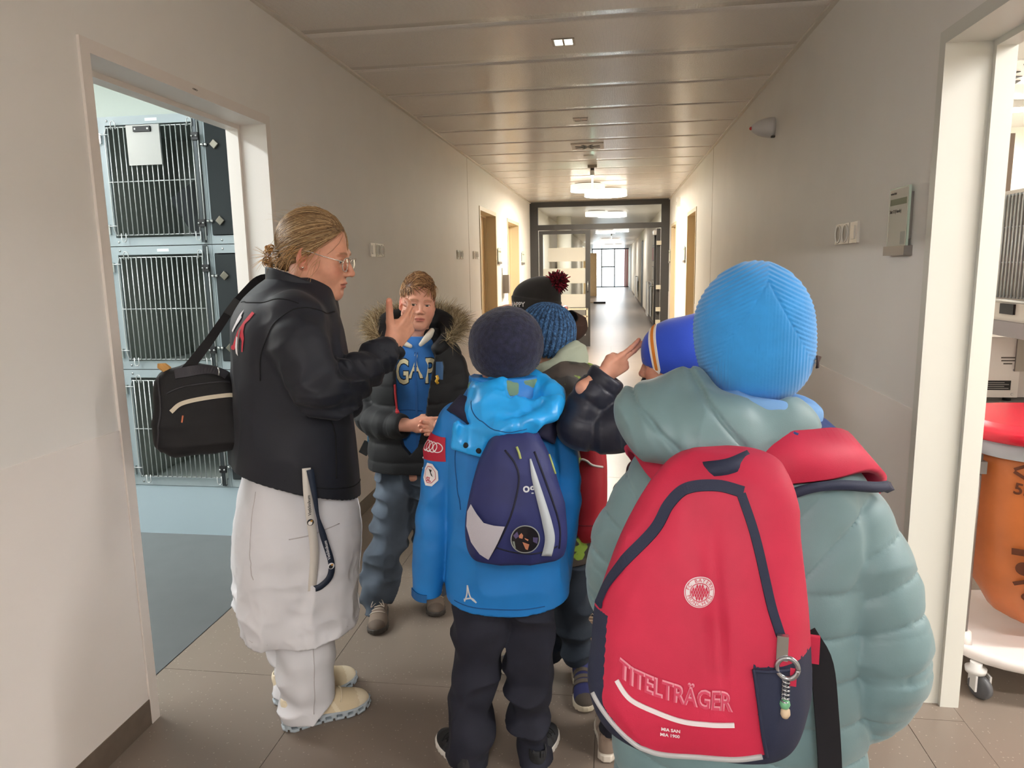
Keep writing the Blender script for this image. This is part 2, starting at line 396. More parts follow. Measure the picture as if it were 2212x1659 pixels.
gb = boxes('guard_rail', [(-1.25-xc, -0.46-xc, -0.11, -0.08, z, z+0.03) for z in (0.66, 0.53, 0.36)]+[(-0.48-xc, -0.45-xc, -0.11, -0.08, 0.36, 0.69), (-1.25-xc, -1.22-xc, -0.11, -0.08, 0.36, 0.69), (-0.475-xc, -0.455-xc, -0.08, -0.03, 0.5, 0.53), (-1.245-xc, -1.225-xc, -0.08, -0.03, 0.5, 0.53)], mat('rail_beige', 'CFC6AE', 0.4), lf, 0.004)
# right leaf standing open into the far corridor
rl = pb('door_leaf', XR-0.21, XR-0.145, 0.01, 2.03, y0=0.02, y1=0.10)
for y0 in (0.85,): pb('leaf_stile', XR-0.205, XR-0.15, 0.01, 2.03, y0=y0, y1=y0+0.08, p=rl)
for z0, z1 in ((0.01, 0.2), (1.95, 2.03)): pb('leaf_rail', XR-0.205, XR-0.15, z0, z1, y0=0.10, y1=0.85, p=rl)
pb('pane', XR-0.181, XR-0.174, 0.2, 1.95, m_glass, 0.10, 0.85, p=rl, bev=0)
for z in (0.4, 0.62, 1.0, 1.75): pb('hinge', XR-0.215, XR-0.135, z, z+0.07, mat('hinge_beige', 'BFB9A8', 0.4), -0.052, 0.015, p=rl)
pb('door_closer', XR-0.26, XR-0.205, 1.93, 2.0, mat('closer_silver', 'D0D0CC', 0.3), 0.1, 0.38, p=rl)
tube('door_handle', [(XR-0.21-xc, 0.8, 1.03), (XR-0.27-xc, 0.8, 1.03), (XR-0.275-xc, 0.76, 1.03), (XR-0.275-xc, 0.68, 1.03)], 0.01, m_steel, rl)

# ---- end window
wn = tag(bpy.data.objects.new('window_1', None), kind='structure'); link(wn); wn.location = (xc, YE, 0)
m_wf = mat('window_frame_dark', '2A3236', 0.5)
for x in (XL, -0.86, -0.02, XR-0.06): box('window_post', x-xc, x+0.07-xc, -0.05, 0.05, 0, ZC, m_wf, wn)
for z0, z1, a, b in ((2.44, ZC, XL, XR), (0, 0.06, XL, XR), (1.28, 1.36, -0.86, 0.0)): box('window_rail', a-xc, b-xc, -0.045, 0.045, z0, z1, m_wf, wn)
box('pane', XL-xc, XR-xc, -0.004, 0.004, 0.06, 2.44, m_glass, wn)
tag(box('wall_end', XL-0.2, XR+0.2, YE-0.05, YE+0.05, ZC, ZC+0.3, m_farwall), kind='structure')
tag(box('ground_outside', -30, 30, YE+1, YE+60, -0.4, -0.06, mat('pale_paving', 'C9CFD2', 0.8)), kind='structure')
cu = thing('curtain', 'red and white striped curtain strip at the right of the far end window', 'curtain', (0.75, YE-0.12, 0))
for k in range(5): box('stripe', -0.1+0.07*k, -0.03+0.07*k, -0.02, 0.02+0.01*(k % 2), 0.05, 2.44, mat('curtain_red', 'C07078', 0.8) if k % 2 == 0 else mat('curtain_white', 'E8E0E0', 0.8), cu)
wc = thing('wood_cabinet', 'tall pale wooden cabinet far down the corridor beside the end window', 'cabinet', (-1.16, 34.6, 0))
box('body', -0.29, 0.33, -0.3, 0.3, 0.0, 2.0, m_wood, wc, 0.01); box('door', -0.28, 0.02, -0.32, -0.3, 0.08, 1.96, m_wood, wc, 0.004); box('door', 0.03, 0.32, -0.32, -0.3, 0.08, 1.96, m_wood, wc, 0.004)

# ---- lamps
def emat(name, col, s): return mat(name, (0.9, 0.9, 0.9), 0.5, emit=col, estr=s)
def disc_lamp(loc, r, label, em, group):
    side = {e_c: s_c, e_f: s_f, e_n: s_n}[em]
    t = thing('ceiling_lamp', label, 'lamp', loc, group=group)
    lathe('housing', [(r-0.004, -0.02), (r, -0.018), (r, -0.098), (r-0.004, -0.1)], side, t, 40)
    lathe('mounting', [(r*0.75, 0.0), (r*0.75, -0.02)], mat('lamp_mount', '8A8070', 0.5), t, 32)
    lathe('diffuser', [(r-0.006, -0.099), (r-0.006, -0.104)], em, t, 40)
    return t
e_c = emat('lamp_glow_corridor', C_WARM, E_CORR); e_f = emat('lamp_glow_far', C_NEUT, E_FAR); e_n = emat('lamp_glow_near', C_NEUT, E_NEAR)
s_c, s_f, s_n = emat('lamp_side_corridor', C_WARM, E_CORR*0.008), emat('lamp_side_far', C_NEUT, E_FAR*0.02), emat('lamp_side_near', C_NEUT, E_NEAR*0.3)   # opal side walls of the lamps
disc_lamp((-0.36, 9.95, ZC), 0.23, 'round glowing ceiling lamp, the smaller one before the glass partition', e_c, 'corridor lamps')
disc_lamp((-0.13, 10.72, ZC), 0.305, 'round glowing ceiling lamp, the larger one before the glass partition', e_c, 'corridor lamps')
for k, y in enumerate((14.9, 22.5, 30.0, 38.0)):
    w = ['seen through the glass above the partition', 'nearest in the open doorway', 'second in the open doorway', 'farthest, by the end window'][k]
    disc_lamp((-0.36 if k % 2 == 0 else 0.2, y-0.4*(k == 1), ZC), 0.23, 'small round ceiling lamp of the far corridor, '+w, e_f, 'corridor lamps')
    disc_lamp((-0.05 if k % 2 == 0 else -0.28, y+0.35, ZC), 0.30, 'large round ceiling lamp of the far corridor, '+w, e_f, 'corridor lamps')
disc_lamp((-0.36, -2.2, ZC), 0.23, 'small round ceiling lamp behind the camera', e_n, 'corridor lamps')
disc_lamp((0.1, -1.5, ZC), 0.305, 'large round ceiling lamp behind the camera', e_n, 'corridor lamps')
def strip(name, label, x0, x1, y0, y1, z, em):
    t = thing(name, label, 'lamp', ((x0+x1)/2, (y0+y1)/2, z)); a, b = (x1-x0)/2, (y1-y0)/2
    box('housing', -a-0.01, a+0.01, -b-0.01, b+0.01, -0.045, 0, m_white, t, 0.004); box('diffuser', -a, a, -b, b, -0.055, -0.0455, em, t, 0.003)
    return t
e_r = emat('lamp_glow_right_room', C_NEUT, E_RIGHT); e_l = emat('lamp_glow_left_room', C_COOL, E_LEFT)
strip('strip_lamp', 'long glowing strip lamp on the ceiling of the right room', 1.7, 4.2, 5.78, 5.9, ZC+0.01, e_r)
strip('strip_lamp', 'long strip lamp over the worktop of the right room', 1.7, 4.2, 1.7, 1.82, ZC+0.01, e_r)
strip('strip_lamp', 'long strip lamp by the near wall of the right room', 1.7, 4.2, 0.2, 0.32, ZC+0.01, e_r)
strip('strip_lamp', 'long strip lamp on the ceiling of the cage room', -2.6, -2.45, 1.0, 2.9, 2.6, e_l)
strip('strip_lamp', 'second strip lamp on the ceiling of the cage room', -4.2, -4.05, 0.9, 3.3, 2.6, emat('lamp_glow_cage_room_back', C_NEUT, E_LEFT2))
def downlight(x, y, lit, label):
    t = thing('downlight', label, 'spotlight', (x, y, ZC), group='ceiling downlights')
    boxes('frame', [(-0.056, -0.046, -0.058, 0.058, -0.004, 0.006), (0.046, 0.056, -0.058, 0.058, -0.004, 0.006), (-0.046, 0.046, -0.058, -0.05, -0.004, 0.006), (-0.046, 0.046, 0.05, 0.058, -0.004, 0.006), (-0.004, 0.004, -0.05, 0.05, -0.003, 0.006)], mat('downlight_frame', '9A8F83', 0.3, metal=0.5), t)
    for sx in (-1, 1):
        for sy in (-1, 1):
            box('reflector', sx*0.0245-0.019, sx*0.0245+0.019, sy*0.025-0.022, sy*0.025+0.022, -0.0015, 0.002, e_d if lit else mat('reflector_dim', 'C9B3A0', 0.3), t)
e_d = emat('lamp_glow_downlight', (0.9, 1, 0.92), 1.6)
downlight(-0.254, 3.75, True, 'small square downlight with four lit cells nearest in the ceiling'); downlight(-0.257, 5.66, False, 'small square downlight with unlit cells farther along the ceiling')
av = thing('air_vent', 'white square ceiling vent with black swirl slots', 'vent', (-0.25, 6.9, ZC))
box('plate', -0.147, 0.147, -0.165, 0.165, -0.008, 0.003, mat('vent_white', 'CFC6BA', 0.4), av, 0.002)
for k in range(8):
    a = math.radians(22.5+45*k); bm = bmesh.new(); abox(bm, 0.025, 0.12, -0.011, 0.011, -0.0105, -0.0075, Matrix.Rotation(a, 4, 'Z')); fin('slot', bm, m_black, av)
box('access_hatch', -0.05, 0.05, -0.06, 0.06, -0.003, 0.003, mat('hatch_grey', 'B5AA9D', 0.4), None, 0.001).location = (-0.26, 7.5, ZC)
tag(bpy.data.objects['access_hatch'], 'small plain square hatch in the ceiling behind the swirl vent', 'hatch')
def exit_sign(loc, label):
    t = thing('exit_sign', label, 'sign', loc)
    box('canopy', -0.05, 0.05, -0.05, 0.05, -0.03, 0, mat('sign_mount', '9A8F80', 0.4), t, 0.003); box('stem', -0.02, 0.02, -0.02, 0.02, -0.07, -0.03, m_dark, t)
    box('lamp_body', -0.02, 0.02, -0.13, 0.13, -0.12, -0.07, m_white, t, 0.004); box('panel', -0.006, 0.006, -0.12, 0.12, -0.27, -0.12, emat('exit_green_glow', (0.55, 1, 0.75), 5.0), t, 0.002)
exit_sign((-0.245, 8.2, ZC), 'thin glowing exit sign hanging edge-on from the ceiling')
exit_sign((-0.1, 25.0, ZC), 'far glowing exit sign hanging beyond the partition')

# ---- wall fittings
m_soc = mat('socket_plastic', 'DDD9D0', 0.22); m_socd = mat('socket_recess', '7E776E', 0.4)
def socket_set(x, s, y, z, w, label):
    """single switch plus double socket; y is the near end, w the total width"""
    t = thing('socket_set', label, 'wall socket', (x, y, z), group='socket sets on the corridor walls')
    u = w/3.15
    def px(a, b): return (min(0, s*a), max(0, s*b)) if False else (min(s*a, s*b), max(s*a, s*b))
    x0, x1 = px(0, 0.009)
    box('plate', x0, x1, 0, u, -0.04, 0.04, m_soc, t, 0.003); box('plate', x0, x1, u*1.15, u*3.15, -0.04, 0.04, m_soc, t, 0.003)
    for k, c in enumerate((0.5, 1.65, 2.65)):
        M = frame((s*0.0095, c*u, 0), (0, 1, 0), (0, 0, 1))
        if s < 0: M = M @ Matrix.Rotation(math.pi, 4, 'Y')
        bm = bmesh.new(); n = 24
        if k == 0:
            abox(bm, -u*0.24, u*0.24, -0.026, 0.026, -0.002, 0.004, M); fin('rocker', bm, m_soc, t, bevel=0.001)
        else:
            rr = u*0.42
            alathe(bm, [(rr, -0.001), (rr, 0.003), (rr*0.86, 0.003), (rr*0.8, -0.0005)], n, M); fin('socket_ring', bm, m_soc, t, True)
            bm = bmesh.new(); alathe(bm, [(rr*0.8, -0.002), (rr*0.8, 0.0004)], n, M); fin('socket_well', bm, m_socd, t)
socket_set(XL, 1, 4.22, 1.538, 0.26, 'white switch and double socket on the left wall above the boy')
socket_set(XL, 1, 6.66, 1.545, 0.26, 'white switch and double socket on the left wall just before the panel joint')
socket_set(XL, 1, 7.44, 1.55, 0.26, 'white switch and double socket on the left wall beside the first wooden door')
socket_set(XR, -1, 2.95, 1.53, 0.275, 'white switch and double socket on the right wall beside the door sign')
def door_sign(x, s, ya, yb, z0, z1, label, writing=False):
    t = thing('door_sign', label, 'sign', (x, (ya+yb)/2, z0), group='glass door signs'); h = z1-z0; a = (yb-ya)/2
    def b(n, xa, xb, p, q, r, v, m): return box(n, min(s*xa, s*xb), max(s*xa, s*xb), p, q, r, v, m, t, 0.001, 1)
    b('glass_plate', 0.012, 0.018, -a, a, 0.012, h, mat('sign_glass', 'B8CDBF', 0.08))
    b('holder', 0.0, 0.026, -a-0.006, a+0.006, 0, 0.03, m_alu); b('spacer', 0.0, 0.012, -a+0.01, a-0.01, 0.05, h-0.02, m_alu)
    b('paper', 0.0182, 0.0188, -a+0.006, a-0.006, 0.03, h-0.004, mat('paper', 'DAD8CC', 0.7)) 
    b('header_bar', 0.0189, 0.0192, -a+0.014, a-0.014, h-0.055, h-0.035, mat('header_green', '8F947B', 0.7)) 
    if writing:
        M = frame((s*0.0194, 0, 0), (0, -1 if s < 0 else 1, 0), (0, 0, 1)); ink = mat('ink_grey', '55504A', 0.7)
        text('writing', 'vetmeduni', 0.012, ink, t, M @ Matrix.Translation((-a+0.014, h-0.017, 0)), align='LEFT')
        text('writing', 'Stat 12 (Hunde)', 0.015, ink, t, M @ Matrix.Translation((-a+0.014, h-0.075, 0)), align='LEFT')
        b('sticker', 0.0189, 0.0192, -a+0.01, -a+0.05, 0.035, 0.075, mat('sticker_grey', 'BFC0B8', 0.7))
    return t
door_sign(XR, -1, 2.445, 2.61, 1.436, 1.652, 'glass door sign with white paper and green bar on the right wall', True)
door_sign(XL, 1, 3.10, 3.26, 1.44, 1.655, 'glass door sign on the left wall half hidden behind the woman\'s hair')
door_sign(XL, 1, 9.0, 9.25, 1.46, 1.66, 'glass door sign on the left wall between the two wooden doors')
door_sign(XL, 1, 11.4, 11.65, 1.46, 1.66, 'glass door sign on the left wall next to the partition')
door_sign(XR, -1, 9.75, 9.95, 1.44, 1.66, 'glass door sign on the right wall before the far right door')
door_sign(XR, -1, 12.3, 12.5, 1.44, 1.66, 'glass door sign on the right wall next to the partition')
sd = thing('soap_dispenser', 'grey dispenser on the left wall between the wooden doors', 'dispenser', (XL, 9.45, 1.08))
box('body', 0, 0.09, -0.06, 0.06, 0, 0.24, mat('dispenser_grey', '9C928A', 0.4), sd, 0.03, 4); box('back_plate', 0, 0.012, -0.07, 0.07, -0.06, 0.33, m_white, sd, 0.003)
al = thing('alarm_siren', 'white cone-shaped alarm with a red tip high on the right wall', 'alarm', (XR, 4.58, 2.205))
Mx = Matrix.Rotation(-math.pi/2, 4, 'Y')
lathe('body', [(0.058, 0), (0.058, 0.02), (0.054, 0.05), (0.042, 0.09), (0.022, 0.122), (0.012, 0.128)], mat('siren_white', 'D5D3D2', 0.4), al, 32, Mx)
lathe('lens', [(0.011, 0.126), (0.009, 0.136), (0.003, 0.14)], mat('red_lens', 'C8322A', 0.3), al, 16, Mx)
box('label', -0.02, -0.0, -0.045, -0.02, -0.062, -0.052, mat('ink_grey', '55504A', 0.7), al)
det = thing('motion_detector', 'small white motion detector high on the right wall before the partition', 'detector', (XR, 10.75, 2.3))
box('body', -0.05, 0, -0.05, 0.05, -0.06, 0.06, m_white, det, 0.015, 3); box('lens', -0.055, -0.04, -0.03, 0.03, -0.05, 0.0, mat('lens_grey', 'BDBDB8', 0.3), det, 0.005)
# far corridor furniture
for y, lab in ((18.2, 'white panel radiator on the far right wall, the nearer one'), (28.5, 'white panel radiator on the far right wall, the farther one')):
    r = thing('radiator', lab, 'radiator', (XR-0.002, y, 0), group='far radiators')
    box('front_panel', -0.13, -0.115, -0.45, 0.45, 0.18, 1.0, m_white, r, 0.005); box('back_panel', -0.05, -0.035, -0.45, 0.45, 0.18, 1.0, m_white, r, 0.005); box('grille', -0.115, -0.05, -0.45, 0.45, 0.97, 0.99, m_alu, r); box('wall_bracket', -0.035, -0.001, -0.03, 0.03, 0.4, 0.8, m_alu, r)
for y, z, lab in ((17.6, 1.05, 'lower framed notice in silver on the far right wall'), (17.6, 1.5, 'pink framed notice on the far right wall'), (17.6, 1.85, 'upper framed notice in silver on the far right wall')):
    f = thing('framed_notice', lab, 'picture', (XR, y, z), group='framed notices')
    box('frame', -0.02, 0, -0.35, 0.35, 0, 0.33, m_alu, f, 0.003); box('sheet', -0.022, -0.018, -0.32, 0.32, 0.02, 0.31, mat('pink_paper', 'D3A9A8', 0.7) if 'pink' in lab else mat('paper', 'DAD8CC', 0.7), f)
tag(box('door_8', XR-0.01, XR+0.12, 24.02, 25.38, 0, 2.19, mat('dark_door', '3B444C', 0.5)), kind='structure')
mop = thing('dust_mop', 'dark dust mop lying on the far corridor floor', 'mop', (-0.72, 27.5, 0))
box('head', -0.05, 0.4, -0.06, 0.06, 0, 0.06, m_black, mop, 0.02); tube('handle', [(-0.05, 0, 0.04), (-0.5, 0.1, 0.05)], 0.014, m_wood, mop)
colm = tag(lathe('trim_5', [(0.16, 0), (0.16, ZC)], mat('column_white', 'E6E2D4', 0.5), None, 28), kind='structure'); colm.location = (-1.12, 16.4, 0)
# coats hanging on the far left wall, seen between the frosted bands
rk = thing('coat_rack', 'wooden coat rail on the far left wall seen through the glass door', 'coat rack', (XL, 19.5, 1.62)); box('rail', 0, 0.03, -1.6, 1.6, -0.05, 0.05, m_wood, rk)
for k in range(6): tube('hook', [(0.03, -1.4+0.55*k, 0), (0.06, -1.4+0.55*k, -0.02), (0.07, -1.4+0.55*k, 0.03)], 0.008, m_steel, rk, 6)
for k, (c, n) in enumerate((('77736E', 'grey'), ('8B8680', 'pale grey'), ('3F5560', 'teal'), ('A97B4F', 'orange brown'), ('2E333D', 'dark blue'), ('3A3F48', 'slate'))):
    y = 18.1+0.55*k; bm = bmesh.new(); pr = []
    for i in range(9):
        t = i/8; w = 0.05+0.17*min(1, t*2.2)+0.05*t; d = 0.03+0.06*min(1, t*2)
        pr.append([bm.verts.new((0.14+d*math.cos(a)*(1+0.2*math.sin(5*a+k)), w*math.sin(a), -t*0.75)) for a in np.linspace(0, 2*math.pi, 18, endpoint=False)])
    for a, b in zip(pr, pr[1:]):
        for q in range(18): bm.faces.new((a[q], a[(q+1) % 18], b[(q+1) % 18], b[q]))
    bm.faces.new(pr[0][::-1]); bm.faces.new(pr[-1])
    o = fin('hanging_coat', bm, mat('coat_%s' % n.replace(' ', '_'), c, 0.8), None, True); o.location = (XL, y, 1.62)
    tag(o, '%s coat hanging on the far coat rail' % n, 'coat', 'coats on the far rail')
# ================================================================ CAGE ROOM (left)
m_cage = mat('cage_enamel', '8B969A', 0.35); m_cint = mat('cage_interior', '8C948F', 0.35, metal=0.1); m_wire = mat('cage_wire', 'B4B9B9', 0.25, metal=0.35)
m_plinth = mat('plinth_blue_white', '98A8B0', 0.4); m_smoke = mat('smoked_glass', '383C3E', 0.1, trans=0.3, ior=1.2)
CY = 3.46
pl = tag(box('cage_plinth', -3.4, -1.63, CY+0.004, 4.15, 0, 0.275, m_plinth, None, 0.004), 'pale blue plinth under the stacked animal cages', 'plinth')
bar_me = {}
def cage(z0, z1, x0, x1, label, glass=False, card=False, tray=False):
    t = thing('animal_cage', label, 'cage', ((x0+x1)/2, CY, z0), group='stacked animal cages'); w = (x1-x0)/2; h = z1-z0; F = 0.042
    boxes('body', [(-w, -w+0.012, 0.02, 0.66, 0, h-0.002), (w-0.012, w, 0.02, 0.66, 0, h-0.002), (-w+0.012, w-0.012, 0.645, 0.66, 0, h-0.002), (-w+0.012, w-0.012, 0.02, 0.645, 0, 0.012), (-w+0.012, w-0.012, 0.02, 0.645, h-0.014, h-0.002)], m_cint, t)
    bm = bmesh.new()
    if glass: F_ = 0.010
    else: F_ = F
    for q in ((-w, -w+F_, 0, 0.02, 0, h-0.002), (w-F*0.4, w, 0, 0.02, 0, h-0.002), (-w+F_, w-F*0.4, 0, 0.02, 0, F), (-w+F_, w-F*0.4, 0, 0.02, h-F-0.002, h-0.002)): abox(bm, *q)
    fin('front_frame', bm, m_cage, t, bevel=0.0015, seg=1)
    for sx, sz in ((-w+0.055, 0.02), (-w+0.055, h-0.022)):
        lathe('rivet', [(0.006, 0), (0.005, 0.003), (0.001, 0.004)], m_steel, t, 10, Matrix.Translation((sx, 0, sz)) @ Matrix.Rotation(math.pi/2, 4, 'X'))
    box('name_strip', -0.02, 0.045, -0.001, 0.002, h-0.03, h-0.016, mat('name_strip', 'C9D2D0', 0.5), t)
    a, b, c, d = -w+F+0.004, w-F*0.4-0.03, F+0.012, h-F-0.016
    if glass:
        a = -w+0.012
        dr = box('door', a, b+0.02, -0.008, 0.0, c-0.008, d+0.008, m_smoke, t, 0.002, 1)
        for z in (c+0.06, d-0.1):
            bm = bmesh.new(); abox(bm, -0.017, 0.017, -0.02, -0.009, -0.017, 0.017, Matrix.Translation((a+0.05, 0, z)) @ Matrix.Rotation(math.pi/4, 4, 'Y')); fin('hinge_plate', bm, mat('hinge_brass', '6E6A60', 0.35, metal=0.7), dr, bevel=0.002)
            for k in range(2): lathe('hinge_bolt', [(0.008, 0), (0.008, 0.012), (0.004, 0.016)], m_steel, dr, 12, Matrix.Translation((a+0.005-0.02*k, -0.006, z)) @ Matrix.Rotation(math.pi/2, 4, 'X'))
        return t
    dr = tube('door', [(a+0.012, -0.014, c), (b, -0.014, c), (b, -0.014, d), (a+0.012, -0.014, d), (a, -0.014, d-0.03), (a, -0.014, c+0.03), (a+0.012, -0.014, c)], 0.0035, m_wire, t, 6)
    n = 17; key = round(d-c, 3)
    for k in range(n):
        x = a+0.025+(b-a-0.025)*k/(n-1)
        if key in bar_me: o = link(bpy.data.objects.new('bar', bar_me[key]), dr)
        else: o = tube('bar', [(0, -0.02, c-0.002), (0, -0.02, d+0.002)], 0.0027, m_wire, dr, 6); bar_me[key] = o.data
        o.location = (x, 0, 0)
    tube('cross_bar', [(a, -0.0145, (c+d)/2), (b, -0.0145, (c+d)/2)], 0.0032, m_wire, dr, 6)
    for x in (a+0.045, b-0.02):         # wire loops that reach over the frame
        tube('wire_loop', [(x, -0.024, c+0.01), (x, -0.024, c-0.025), (x+0.006, -0.024, c-0.034), (x+0.018, -0.024, c-0.034), (x+0.025, -0.024, c-0.025), (x+0.025, -0.024, c+0.01)], 0.0028, m_wire, dr, 6)
        tube('wire_loop', [(x, -0.024, d-0.01), (x, -0.024, d+0.02), (x+0.006, -0.024, d+0.03), (x+0.018, -0.024, d+0.03), (x+0.025, -0.024, d+0.02), (x+0.025, -0.024, d-0.01)], 0.0028, m_wire, dr, 6)
    for z in (c+0.035, d-0.045):        # hinges on the left frame
        box('hinge_bracket', a-0.034, a-0.024, -0.014, -0.0002, z-0.028, z+0.02, m_steel, dr, 0.001, 1); tube('hinge_pin', [(a-0.03, -0.017, z+0.012), (a+0.02, -0.017, z+0.012)], 0.003, m_wire, dr, 6)
    lt = box('latch_post', b+0.004, b+0.022, -0.018, -0.0004, 0.01, h-0.004, mat('latch_dark', '42474A', 0.35, metal=0.6), t, 0.001, 1)
    tube('latch_rod', [(b+0.03, -0.02, 0.02), (b+0.03, -0.02, h-0.01)], 0.0032, m_wire, lt, 6)
    for z in (c+0.05, d-0.06):
        box('latch_block', b+0.0, b+0.036, -0.03, -0.018, z-0.018, z+0.018, m_black, lt, 0.002, 1)
        for k in range(2): lathe('latch_bolt', [(0.005, 0), (0.005, 0.006), (0.002, 0.008)], m_steel, lt, 10, Matrix.Translation((b+0.006+0.024*k, -0.03, z)) @ Matrix.Rotation(math.pi/2, 4, 'X'))
    if card:
        hb = box('card_board', -0.105, 0.075, -0.034, -0.029, d-0.19, d+0.004, mat('card_steel', '7E807E', 0.35, metal=0.7), t, 0.004, 2)
        box('clip', -0.062, 0.03, -0.042, -0.034, d-0.03, d-0.004, m_black, hb, 0.004, 2)
        for x in (-0.05, 0.018): lathe('clip_stud', [(0.005, 0), (0.004, 0.003), (0.001, 0.004)], m_white, hb, 10, Matrix.Translation((x, -0.042, d-0.017)) @ Matrix.Rotation(math.pi/2, 4, 'X'))
    if tray:
        bm = bmesh.new(); abox(bm, -0.1, 0.25, -0.004, 0.004, -0.18, 0.18, Matrix.Translation((0.0, 0.4, 0.17)) @ Matrix.Rotation(-0.55, 4, 'Y')); fin('sleeping_board', bm, mat('board_dark', '3A3D40', 0.4), t)
        boxes('feed_bowl', [(-0.12, -0.03, 0.15, 0.25, 0.013, 0.05)], m_steel, t, 0.01)
    return t
cage(1.562, 2.205, -2.60, -2.03, 'top animal cage with a clip board on its barred door', card=True, tray=True)
cage(0.918, 1.560, -2.60, -2.03, 'middle animal cage with a barred door, behind the black shoulder bag strap')
cage(0.278, 0.916, -2.60, -2.03, 'bottom animal cage with a barred door, behind the black shoulder bag')
cage(1.562, 2.205, -2.028, -1.63, 'top animal cage with a smoked glass door beside the door jamb', glass=True)
cage(0.918, 1.560, -2.028, -1.63, 'middle animal cage with a smoked glass door beside the door jamb', glass=True)
cage(0.278, 0.916, -2.028, -1.63, 'bottom animal cage with a smoked glass door behind the woman', glass=True)
cage(1.562, 2.205, -3.172, -2.602, 'top animal cage with a barred door at the left end'); cage(0.918, 1.560, -3.172, -2.602, 'middle animal cage with a barred door at the left end'); cage(0.278, 0.916, -3.172, -2.602, 'bottom animal cage with a barred door at the left end')

# ================================================================ RIGHT ROOM
m_lid = mat('red_lid_plastic', 'C01F33', 0.22); m_bag = mat('orange_bin_bag', 'C9743F', 0.38, var=0.1, vscale=9, bump=0.5, bscale=14, bdist=0.006, trans=0.15)
def sq_ring(cx, cy, rx, ry, z, n=40, p=3.2, wob=0.0, seed=0):
    out = []
    for k in range(n):
        a = 2*math.pi*k/n; c, s = math.cos(a), math.sin(a); r = (abs(c)**p+abs(s)**p)**(-1/p)
        r *= 1+wob*math.sin(7*a+seed)+wob*0.6*math.sin(13*a+2*seed)
        out.append((cx+rx*c*r, cy+ry*s*r, z))
    return out
def ring_loft(name, rings, m, parent, smooth=True, caps=True):
    bm = bmesh.new(); R = [[bm.verts.new(p) for p in r] for r in rings]; n = len(R[0])
    for a, b in zip(R, R[1:]):
        for k in range(n): bm.faces.new((a[k], a[(k+1) % n], b[(k+1) % n], b[k]))
    if caps: bm.faces.new(R[0][::-1]); bm.faces.new(R[-1])
    bmesh.ops.recalc_face_normals(bm, faces=bm.faces)
    o = fin(name, bm, m, parent, False)
    if smooth:
        for p in o.data.polygons: p.use_smooth = len(p.vertices) == 4
    return o
